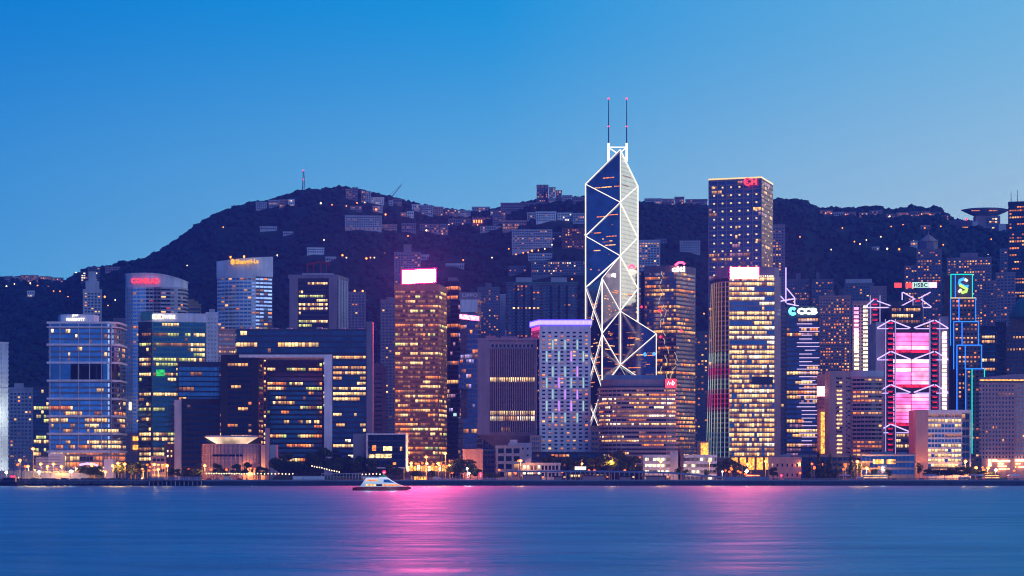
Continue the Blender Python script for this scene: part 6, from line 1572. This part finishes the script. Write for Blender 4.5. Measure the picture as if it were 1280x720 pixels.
for px, yt, k, w in sorted(TR): tree(px, yt, 1455 + rg.uniform(-8, 10) if yt > 577 else 1478 + rg.uniform(-14, 8) if px > 420 or px < 340 else 1462, k, w)

# garden mound with a string of lamps below the arch
gm = MB(); gm.face([(px2x(340, 1432), 1432, GZ + .01), (px2x(455, 1432), 1432, GZ + .01), (px2x(452, 1470), 1470, GZ + 3.4), (px2x(344, 1470), 1470, GZ + 3.4)], leafmat('lawn_grass', (.02, .05, .015), (.05, .10, .03), .3))
tag(gm.build('lawn'), kind='structure')

# street lamps ----------------------------------------------------
def lamp(px, py, D, mat='lamp_sodium', R=.85, power=0, col=(1, .35, .06), what='tall sodium street lamp'):
    o, nm = where(px, what)
    z = wz(py, D); X = px2x(px, D)
    r = empty('street_lamp', (X, D, GZ), f'{what}, {o} counted eastward at {nm}', 'street lamp', 'street lamps along the waterfront')
    mb = MB(); mb.tube((X, D + .9, GZ), (X, D + .9, z + .3), .22, M['greypaint'], r1=.14, n=6); mb.build('pole', r)
    mb = MB(); mb.tube((X, D + .9, z + .4), (X, D - .2, z + .6), .12, M['greypaint'], n=5); mb.build('arm', r)
    mb = MB(); mb.lathe((X, D - .2), [(.2, z - R * .8), (R * .8, z - R * .45), (R, z), (R * .7, z + R * .5), (.2, z + R * .8)], M[mat], 10); h = mb.build('lamp_head', r)
    if power:
        l = bpy.data.objects.new('lamp_light', bpy.data.lights.new('lamp_light', 'POINT')); COL.objects.link(l); l.parent = r
        l.location = (0, -1.6, z - GZ - .6); l.data.energy = power; l.data.color = col; l.data.shadow_soft_size = .6
LP = [(22, 581, 0), (25, 575.3, 1), (31.5, 583, 0), (35, 583, 1), (41.5, 561, 1), (51, 580, 1), (59.5, 583, 1), (67, 580, 1), (77, 583, 1), (114.5, 580.5, 1), (132, 590, 1), (141, 582, 1), (147.5, 579, 1), (156, 580, 1),
      (177, 583, 1), (184, 581, 0), (190.5, 580, 0), (193, 580.5, 1), (198, 586.5, 1), (207, 580.6, 0), (209, 582, 1), (179, 589, 1), (203, 584, 0), (187, 588, 0), (236, 587, 0), (256, 582, 1), (264, 587, 0), (283, 587, 0), (313.5, 586.5, 1), (319, 586.5, 0),
      (514, 579, 1), (520, 579.5, 0), (523, 580, 0), (528, 579, 0), (533.5, 579.5, 1), (532.7, 571.3, 1), (541.5, 580, 0), (548, 579.2, 1), (551, 579.5, 0), (554.3, 581.8, 0), (556.6, 566.5, 1), (562.5, 581.5, 1), (576, 579, 1), (582, 581, 0),
      (648, 576, 0), (650.8, 576, 1), (700.6, 576.6, 1), (727.5, 579.3, 1), (764.2, 576.6, 1), (826, 576.6, 1), (887, 576.2, 1), (928, 580, 0), (934.3, 580.2, 1), (939, 578, 0), (957, 576.5, 1), (965, 579.5, 1), (998.5, 578.5, 1), (1015, 580, 0), (1018, 584, 0), (1027.7, 576.8, 1), (1057, 583, 0), (1071.7, 576.8, 1), (1083.5, 585, 1), (1138, 576.8, 1), (1206.8, 576.5, 1), (1220, 584.5, 1), (1228.5, 584.5, 0), (1235, 585, 1)]
rl = random.Random(12)
for a, b, n, y0, y1 in ((58, 145, 7, 583, 591), (160, 214, 7, 583, 592), (508, 566, 9, 583, 591), (604, 660, 4, 585, 592), (700, 800, 5, 585, 591), (900, 966, 9, 582, 593), (985, 1075, 6, 584, 592), (1085, 1142, 5, 584, 591), (1216, 1278, 8, 582, 592)):
    LP += [(rl.uniform(a, b), rl.uniform(y0, y1), 0) for _ in range(n)]
for k, (px, py, on) in enumerate(sorted(LP)): lamp(px, py, 1462 + (k * 37 % 41) - 12, mat='lamp_sodium' if on else 'lamp_amber', R=1.35 if on else 1.0, power=(7000 if 1100 < px < 1165 or 568 < px < 600 else 26000 if px > 1000 else 20000) if on else 0)
for px, py, m_, c, R, w in ((49, 590, 'lamp_white', (1, .8, .6), 1.2, 'white work floodlight'), (89, 589.3, 'lamp_white', (1, .8, .6), 1.3, 'white work floodlight'), (8, 590.5, 'lamp_white', (1, .6, .3), 1.1, 'white work floodlight'), (1245, 587.5, 'lamp_white', (1, .85, .8), 1.2, 'white work floodlight'), (584, 585.5, 'lamp_white', (1, .9, .8), .7, 'small white lamp'), (586.5, 591.5, 'lamp_white', (1, .9, .8), .7, 'small white lamp'), (903, 589.5, 'lamp_white', (1, .9, .8), .6, 'small white lamp'), (1103, 584.8, 'lamp_white', (1, .9, .8), .6, 'small white lamp'),
                          (480.3, 590, 'lamp_red', (1, .1, .05), 1.4, 'red beacon lamp'), (600.8, 593, 'lamp_red', (1, .05, .08), 1.4, 'red beacon lamp'), (976.5, 594, 'lamp_red', (1, .05, .1), .9, 'red beacon lamp')):
    lamp(px, py, 1440, m_, R, 3000, c, w)
def floodlight():
    px, py, D = 933.5, 589, 1428; o = empty('floodlight', (px2x(px, D), D, GZ), 'dazzling white floodlight at the quay below the striped-flank office', 'floodlight'); z = wz(py, D); X = px2x(px, D)
    mb = MB(); mb.tube((X, D + .5, GZ), (X, D + .5, z), .2, M['greypaint']); mb.build('pole', o)
    mb = MB(); mb.lathe((X, D), [(.3, z - 1.0), (1.0, z - .6), (1.25, z), (1, z + .6), (.3, z + 1)], M['lamp_flood'], 10); mb.build('lamp_head', o)
floodlight()
# chains of small lamps
for lab, px0, py0, px1, py1, n, D in (('string of small lamps climbing the garden path below the arch-shaped office', 390, 582.5, 424, 590, 12, 1450), ('string of small lamps along the drum-shaped hall forecourt', 258, 591.5, 318, 592.5, 20, 1432), ('string of small lamps beside the ferry stern', 453, 592.7, 475, 592.7, 6, 1430), ('string of small lamps on the forecourt steps by the arch-shaped office', 322, 592, 366, 592.5, 11, 1430)):
    r = empty('lamp_string', (px2x(px0, D), D, GZ), lab, 'lamp string'); rr = random.Random(n)
    strip(r, [P3(px0, py0 - 1.2, D), P3(px1, py1 - 1.2, D)], .08, M['dark'], 'cable')
    for k in range(n):
        f = k / (n - 1); x, y = px0 + (px1 - px0) * f, py0 + (py1 - py0) * f + rr.uniform(-.4, .4)
        mb = MB(); mb.lathe((px2x(x, D), D), [(.12, wz(y, D) - .5), (.5, wz(y, D)), (.12, wz(y, D) + .5)], M['lamp_hillwhite'], 7); mb.build('bulb', r)

# low waterfront buildings ---------------------------------------
def low(name, label, px0, px1, yt, D, st, seed, roof=None, plant=None, dep=16):
    return tower(name, label, 'building', rect(px0, px1, D, dep), wz(yt, D), G(**dict(G(fh=3.6, wh=.5, bay=3, pr=.8, p=.4, top=.4, bot=.8, sp=.3), **st)), seed, plant=plant, parapet=.5, cap=roof)
low('barracks_block', 'low pinkish barracks with blank lit gable beside the wide dark tree', 579, 603, 562, 1500, dict(wall='pinkstone', pr=.05, p=0), 1)
low('barracks_block', 'dark recessed link between pinkish barracks and white barracks', 604, 619, 562, 1515, dict(wall='bluegrey', glass='g_black', p=.05), 2)
low('barracks_block', 'white stepped barracks with big dark openings under the inverted-wedge tower', 620, 652, 558.5, 1490, dict(wall='concrete', glass='g_black', fh=6, wh=.62, bay=6, pr=.75, p=.12, pal='ow'), 3, plant=[(.3, .75, 5, 'pale')])
low('barracks_block', 'rear white barracks with small square windows under the inverted-wedge tower', 636, 664, 555, 1525, dict(wall='pale', glass='g_black', fh=4.5, wh=.3, bay=4, pr=.4, p=.05), 4)
low('barracks_block', 'pink ribbed annex beside the purple-crowned tower foot', 663, 676, 545, 1545, dict(wall='pinkstone', bay=1.6, pr=.4, p=.05), 9)
low('pavilion', 'single-storey pavilion with glowing white bays below the purple-crowned tower', 652, 700, 580, 1462, dict(wall='pale', glass='g_black', fh=5, wh=.62, bay=2.8, pr=.7, p=.75, pal='cc', run=6), 5, plant=[(.16, .05, 3.5, 'pale')])
low('office_block', 'dark low block with scattered amber rooms behind the purple-crowned tower trees', 664, 760, 566, 1530, dict(wall='dark', p=.45, pal='ywo', run=2), 6)
for a, b, l, p_ in ((804, 847, 'nearer the striped block, its decks brightly lit', .75), (852, 896, 'nearer the striped-flank office, its decks dimmer', .35)):
    D = 1480; r = empty('parking_deck', (px2x((a + b) / 2, D), D + 10, GZ), f'white open-sided parking deck {l}', 'building'); x0, x1 = px2x(a, D), px2x(b, D)
    z0, zt = GZ, wz(568.5, D); n = 4; h = (zt - z0) / n; rr = random.Random(a)
    mb = MB(); mb.box(x0 + .5, x1 - .5, D + 8, D + 18, z0, zt - .2, M['pale']); mb.build('wall', r)
    for k in range(n):
        mb = MB(); mb.box(x0, x1, D, D + 19, z0 + k * h + h * .55, z0 + (k + 1) * h, M['white']); mb.build('deck_parapet', r)
        for q in range(7):
            if rr.random() < p_:
                xx = x0 + 2 + (x1 - x0 - 6) * q / 6.4; lm = MB(); lm.box(xx, xx + 2.6, D + 7.4, D + 7.9, z0 + k * h + h * .08, z0 + k * h + h * .5, M['c']); lm.build('ceiling_light', r)
    for q in range(9):
        xx = x0 + .3 + (x1 - x0 - .6) * q / 8; mb = MB(); mb.box(xx - .25, xx + .25, D + .3, D + 1, z0, zt - .3, M['pale']); mb.build('column', r)
    if a < 850:
        mb = MB(); mb.box(px2x(838, D), px2x(847.5, D), D - .6, D + 19.2, z0, wz(564, D), M['pale']); mb.build('stair_tower', r)
    else:
        mb = MB(); mb.box(px2x(852, D) - 1, px2x(854.5, D), D - .6, D + 19.2, z0, wz(560, D), M['brown']); mb.build('stair_tower', r)
def stone_hall():
    D = 1468; r = low('stone_hall', 'low warm-lit stone hall with a slanting blue roof', 961, 1001, 573.5, D, dict(wall='pinkstone', glass='g_black', p=.3, pal='ow', bay=4, pr=.3, fh=5, wh=.3), 7)
    mb = MB(); mb.prism(rect(964, 989, D + 2, 12), wz(573.8, D), [wz(571.5, D), wz(566, D), wz(566, D), wz(571.5, D)], M['blueroof']); mb.build('slanted_roof', r)
stone_hall()
low('civic_hall', 'long dark low hall behind the slim conical trees', 992, 1068, 570, 1482, dict(wall='navy', glass='g_dark', p=.12, pal='oo', fh=4, bay=4), 8, roof='bluegrey')
def dining_hall():
    D = 1470; r = low('dining_hall', 'glass hall with a glowing amber upper dining floor', 1076, 1144, 569, D, dict(wall='greypaint', glass='g_blue', p=.1, pal='od', fh=4.6, wh=.7, bay=3, pr=.92, bot=3), 9, roof='pale')
    rr = random.Random(3)
    for k in range(15):
        x = 1091 + k * 3.4
        if k in (4, 9): continue
        mb = MB(); mb.box(px2x(x, D), px2x(x + 2.9, D), D - 1.2, D - .8, wz(580, D), wz(574.2, D), M['glow_amber' if k % 3 else 'y']); mb.build('lit_window', r)
    for px, w, h in ((1098, 9, 2.2), (1112, 7, 2.6), (1130, 6, 2)):
        x = px2x(px, D); mb = MB(); mb.box(x - w / 2, x + w / 2, D + 4, D + 12, wz(568.5, D), wz(568.5, D) + h, M['blueroof']); mb.build('plant_room', r)
dining_hall()
low('kiosk_block', 'pale low-rise with a lit loggia between the green glass office and brown annex', 189, 207, 571, 1530, dict(wall='pinkstone', glass='g_black', p=.5, pal='ow', fh=4), 10)

# covered walkway and shelters along the ferry pier
def walkway():
    D = 1432; r = empty('covered_walkway', (px2x(770, D), D, GZ), 'long pale-blue roofed walkway dipping towards the quay at one end', 'walkway')
    top = [(632, 588.2), (690, 588), (760, 588.2), (800, 588.8), (840, 590), (870, 592.5), (905, 595.8), (930, 597.5)]
    mb = MB(); mb.mats = [M['blueroof']]
    for x, y in top:
        X, z = px2x(x, D), wz(y, D); mb.v += [(X, D - 1.5, z), (X, D + 5, z), (X, D + 5, z - 1.3), (X, D - 1.5, z - 1.3)]
    for k in range(len(top) - 1):
        o = k * 4
        for e in range(4):
            g = (e + 1) % 4; mb.f.append((o + e, o + g, o + 4 + g, o + 4 + e)); mb.m.append(0)
    mb.f += [(0, 3, 2, 1), tuple(len(mb.v) - 4 + i for i in range(4))]; mb.m += [0, 0]; mb.build('roof', r)
    k = 0; px = 634
    while px < 880:
        y = next(ya + (yb - ya) * (px - a) / (b - a) for (a, ya), (b, yb) in zip(top, top[1:]) if a <= px <= b)
        mb = MB(); mb.tube((px2x(px, D), D - 1, GZ), (px2x(px, D), D - 1, wz(y, D) - 1.25), .28 if k % 4 else .6, M['pale' if k % 4 else 'greypaint'], n=6); mb.build('post', r); px += 6.1; k += 1
    lm = board(r, 718.5, 732.5, 583.2, 587.4, D - 1.6, M['sign_white'], 'sign', .8)
walkway()
for k, (a, b, yt) in enumerate(((653, 677, 592.8), (692, 704, 595), (727, 758, 593.8), (774, 790, 595), (806, 833, 594.3))):
    D = 1426; r = empty('pier_shelter', (px2x((a + b) / 2, D), D, GZ), f'squat pink-panelled pier shelter under the blue walkway, {ORD[k]} from the inverted-wedge tower', 'shelter', 'pier shelters')
    mb = MB(); mb.box(px2x(a + 1, D), px2x(b - 1, D), D, D + 3, GZ, wz(yt + 1.2, D), M['pinkstone']); mb.build('wall', r)
    mb = MB(); mb.box(px2x(a, D), px2x(b, D), D - .8, D + 3.6, wz(yt + 1.2, D), wz(yt, D), M['dark']); mb.build('roof', r)
    for px in (a + .8, b - .8):
        mb = MB(); mb.tube((px2x(px, D), D - .5, GZ), (px2x(px, D), D - .5, wz(yt + 1.2, D)), .2, M['dark']); mb.build('post', r)
    lm = MB(); lm.box(px2x(b + .5, D), px2x(b + 3, D), D + 1, D + 1.4, wz(597, D), wz(595.6, D), M['w' if k % 2 else 'o']); lm.build('lit_panel', r)
r = empty('sign_board', (px2x(525, 1424), 1424, GZ), 'lit amber sign board on the quay below the gold tower', 'sign')
board(r, 518, 533, 595.8, 599.8, 1423, M['glow_amber'], 'panel', .5); [strip(r, [P3(x, 596.3, 1422.7), P3(x, 599.3, 1422.7)], .3, M['brown'], 'divider') for x in (521, 523.5, 526, 529.5)]
mb = MB(); mb.box(px2x(520, 1424), px2x(531, 1424), 1423.6, 1424, GZ - .2, wz(599.8, 1424), M['dark']); mb.build('stand', r)

# vehicles, tents
def vehicle(kind, px, py, D, col, label, rot=0):
    r = empty(kind, (0, 0, 0), label, 'bus' if 'bus' in kind else kind.split('_')[-1], 'vehicles on the harbour road')
    if kind == 'double_decker_bus': Ls, H, W = 11, 4.3, 2.5
    elif kind == 'delivery_van': Ls, H, W = 5.6, 2.5, 2.1
    else: Ls, H, W = 4.5, 1.5, 1.8
    b = MB()
    if kind == 'parked_car':
        pr_ = [(-2.2, .35), (2.2, .35), (2.25, .8), (1.3, .95), (.7, 1.45), (-1.1, 1.48), (-1.9, .95), (-2.25, .85)]
    elif kind == 'delivery_van': pr_ = [(-2.8, .4), (2.8, .4), (2.8, 1.2), (2.2, 1.5), (1.7, 2.4), (-2.8, 2.5)]
    else: pr_ = [(-5.5, .4), (5.5, .4), (5.5, 4.1), (5.2, 4.3), (-5.5, 4.3)]
    n = len(pr_); b.v = [(x, -W / 2, z) for x, z in pr_] + [(x, W / 2, z) for x, z in pr_]; b.mats = [col]
    for i in range(n):
        k = (i + 1) % n; b.f.append((i, n + i, n + k, k)); b.m.append(0)
    b.f += [tuple(range(n)), tuple(range(2 * n - 1, n - 1, -1))]; b.m += [0, 0]; b.build('body', r)
    ws = {'parked_car': [(-1.5, 1.0, 1.0, 1.38)], 'delivery_van': [(1.0, 2.0, 1.4, 2.0)], 'double_decker_bus': [(-5.2, 5.2, 1.4, 2.2), (-5.2, 5.2, 3.0, 3.8)]}[kind]
    for a, c, e, f in ws:
        g = MB(); g.box(a, c, -W / 2 - .03, -W / 2 - .005, e, f, M['w' if 'bus' in kind else 'g_black']); g.build('window', r)
    for x in (-Ls * .3, Ls * .3):
        for y in (-W / 2, W / 2 - .25):
            w = MB(); w.tube((x, y - .02, .38), (x, y + .27, .38), .38, M['black'], n=12); wo_ = w.build('wheel', r)
    h = MB(); h.box(Ls / 2 - .02, Ls / 2 + .08, -W / 2 + .2, -W / 2 + .5, .6, .85, M['lamp_hillwhite']); h.build('headlight', r)
    h = MB(); h.box(-Ls / 2 - .08, -Ls / 2 + .02, -W / 2 + .2, -W / 2 + .5, .7, .95, M['lamp_red']); h.build('tail_light', r)
    r.location = (px2x(px, D), D, GZ); r.rotation_euler = (0, 0, rot)
def paint(name, rgb): 
    m, t, p = newmat(name); p.inputs['Base Color'].default_value = (*rgb, 1); p.inputs['Roughness'].default_value = .25; p.inputs['Coat Weight'].default_value = .6
    return m
PT = {k: paint('paint_' + k, v) for k, v in {'white': (.7, .7, .68), 'red': (.45, .02, .02), 'blue': (.03, .12, .45), 'silver': (.4, .42, .45), 'black': (.02, .02, .02), 'green': (.02, .2, .1), 'yellow': (.6, .4, .03)}.items()}
VH = [('double_decker_bus', 1088, 'blue'), ('double_decker_bus', 1100, 'white'), ('delivery_van', 1075, 'white'), ('delivery_van', 1108, 'silver'), ('parked_car', 1062, 'silver'), ('parked_car', 1118, 'black'), ('delivery_van', 1203, 'white'), ('delivery_van', 1209, 'silver'), ('parked_car', 1225, 'red'), ('double_decker_bus', 1240, 'red'), ('delivery_van', 1254, 'yellow'), ('parked_car', 1232, 'white'), ('parked_car', 262, 'red'), ('parked_car', 272, 'silver'), ('parked_car', 300, 'red'), ('delivery_van', 285, 'white'), ('double_decker_bus', 941, 'red'), ('parked_car', 955, 'white'), ('parked_car', 930, 'silver'), ('delivery_van', 925, 'white'), ('parked_car', 968, 'black'), ('parked_car', 983, 'silver'), ('delivery_van', 547, 'white'), ('parked_car', 538, 'red'), ('parked_car', 560, 'silver'), ('delivery_van', 20, 'white'), ('parked_car', 130, 'silver'), ('parked_car', 176, 'white'), ('parked_car', 196, 'red'), ('parked_car', 1152, 'silver'), ('parked_car', 1270, 'black')]
for k, px, c in VH:
    o, nm = where(px, c + k); n_ = {'double_decker_bus': 'double-deck bus', 'delivery_van': 'boxy van', 'parked_car': 'small car'}[k]
    vehicle(k, px, 0, 1429 + (px * 7 % 5), PT[c], f'{c} {n_} by the quay at {nm}' if o == 'first' else f'{o} {c} {n_} by the quay at {nm}')
for k, (px, w, c, l) in enumerate(((1163, 20, 'blueroof', 'low pale-blue tent roof below the civic block'), (1222, 22, 'blueroof', 'broad blue tent roof before the grid-fronted hotel'), (1056, 16, 'blueroof', 'flat blue tent roof by the conical trees'), (1268, 18, 'pale', 'pale tent roof at the grid-fronted hotel corner'))):
    D = 1440; r = empty('tent', (px2x(px, D), D, GZ), l, 'tent'); a, b = px2x(px - w / 2, D), px2x(px + w / 2, D)
    mb = MB(); mb.v = [(a, D - 3, GZ + 3), (b, D - 3, GZ + 3), (b, D + 3, GZ + 3), (a, D + 3, GZ + 3), (a + 2, D, GZ + 4.4), (b - 2, D, GZ + 4.4)]; mb.mats = [M[c]]
    mb.f = [(0, 1, 5, 4), (1, 2, 5), (2, 3, 4, 5), (3, 0, 4), (3, 2, 1, 0)]; mb.m = [0] * 5; mb.build('canopy', r)
    for x in (a + .2, b - .2):
        mb = MB(); mb.tube((x, D - 2.8, GZ), (x, D - 2.8, GZ + 3), .12, M['steel']); mb.build('pole', r)

# boats ----------------------------------------------------------
def ferry():
    D = 1050; z0 = 0; X = lambda q: px2x(q, D); Z = lambda y: wz(y, D) - wz(613, D)
    r = empty('ferry', (X(478), D, 0), 'white fast ferry with red hull crossing in front of the gold tower', 'ferry'); W = 4
    def extr(name, pr_, w, m_, par=r):
        n = len(pr_); b = MB(); b.v = [(X(x), D - w, Z(y)) for x, y in pr_] + [(X(x), D + w, Z(y)) for x, y in pr_]
        for i in range(n):
            k = (i + 1) % n; b.f.append((i, n + i, n + k, k)); b.m.append(b.mi(m_))
        b.f += [tuple(range(n)), tuple(range(2 * n - 1, n - 1, -1))]; b.m += [0, 0]; return b.build(name, par)
    # hull pinched to a bow
    hb = MB(); st = [(441, 609.2, 613.3, 2.6), (447, 608.6, 613.6, 3.8), (480, 608.4, 613.6, 4.0), (500, 608.2, 613.4, 3.4), (508, 608, 613, 1.8), (513.5, 607.8, 611, .12)]
    for x, yt, yb, w in st: hb.v += [(X(x), D - w, Z(yt)), (X(x), D - w * .7, Z(yb)), (X(x), D + w * .7, Z(yb)), (X(x), D + w, Z(yt))]
    for k in range(len(st) - 1):
        o = k * 4
        for e in range(4):
            g = (e + 1) % 4; hb.f.append((o + e, o + g, o + 4 + g, o + 4 + e)); hb.m.append(0)
    hb.f += [(0, 3, 2, 1), tuple(20 + i for i in range(4))]; hb.m += [0, 0]; hb.mats = [PT['red']]; hb.build('hull', r)
    extr('deckhouse', [(449, 608.4), (500, 608.2), (504, 607.3), (499, 605.2), (490, 600.5), (487, 598.2), (457, 598.6), (452, 606)], 3.4, PT['white'])
    extr('upper_deck', [(457, 598.6), (487, 598.2), (483, 596), (459, 596.3)], 2.8, PT['white'])
    extr('roof', [(476, 596), (485, 596), (483, 594.2), (474, 594.6)], 2.2, PT['green'])
    for a, b, ya, yb, m_ in ((458, 470, 605, 607.3, 'w'), (471, 478, 605, 607.3, 'g_black'), (479, 499, 605.2, 607.2, 'o'), (459, 473, 599.2, 601.2, 'o')):
        extr('window', [(a, yb), (b, yb), (b, ya), (a, ya)], 3.46, M[m_])
    extr('windscreen', [(480, 602.8), (493.5, 603.4), (489, 600.8), (486, 599), (480, 599.2)], 3.44, M['g_sky'])
    extr('awning', [(453, 597), (474, 597), (474, 595.8), (453, 595.8)], 3.0, M['blueroof'])
    for px in (454, 460, 466, 472): extr('stanchion', [(px, 599), (px + .3, 599), (px + .3, 597), (px, 597)], 2.6, M['steel'])
    lm = MB(); lm.lathe((X(470), D - 2), [(.06, Z(597)), (.35, Z(596.4)), (.06, Z(595.8))], M['lamp_green'], 8); lm.build('navigation_light', r)
    for px, py in ((462, 592), (492, 596)):
        l = bpy.data.objects.new('deck_light', bpy.data.lights.new('deck_light', 'POINT')); COL.objects.link(l); l.parent = r; l.location = (X(px) - X(478), -9, Z(py) + 1); l.data.energy = 1500; l.data.color = (.8, .9, 1); l.data.shadow_soft_size = .4  # added fill lamps off the side that brighten the ferry
    mb = MB(); mb.tube((X(479), D, Z(594.4)), (X(479), D, Z(590)), .08, M['steel']); mb.build('mast', r)
ferry()
def tug():
    D = 1408; X = lambda q: px2x(q, D); r = empty('workboat', (X(12), D, 0), 'dark workboat with two red lamps moored by the rock armour', 'boat')
    hb = MB(); st = [(-16, 3.2, 3), (-4, 2.6, 3.4), (22, 2.8, 3.2), (31, 4.0, .3)]
    for x, zt, w in st: hb.v += [(X(x), D - w, zt), (X(x), D - w * .75, -.6), (X(x), D + w * .75, -.6), (X(x), D + w, zt)]
    for k in range(3):
        o = k * 4
        for e in range(4):
            g = (e + 1) % 4; hb.f.append((o + e, o + g, o + 4 + g, o + 4 + e)); hb.m.append(0)
    hb.f += [(0, 3, 2, 1), (12, 13, 14, 15)]; hb.m += [0, 0]; hb.mats = [M['black']]; hb.build('hull', r)
    mb = MB(); mb.box(X(4), X(20), D - 2.2, D + 2.2, 2.6, 6, M['navy']); mb.build('wheelhouse', r)
    mb = MB(); mb.box(X(6), X(18), D - 2.26, D - 2.21, 4.2, 5.3, M['g_black']); mb.build('window', r)
    for px, zt in ((17.3, 20), (26.8, 13)):
        mb = MB(); mb.tube((X(px), D, 2.6), (X(px), D, zt), .3, M['dark'], r1=.15); mb.build('mast', r)
    for px in (15.5, 18.8):
        lm = MB(); lm.lathe((X(px), D - 2.6), [(.15, 6.0), (.75, 6.7), (.15, 7.4)], M['lamp_red'], 8); lm.build('red_light', r)
tug()
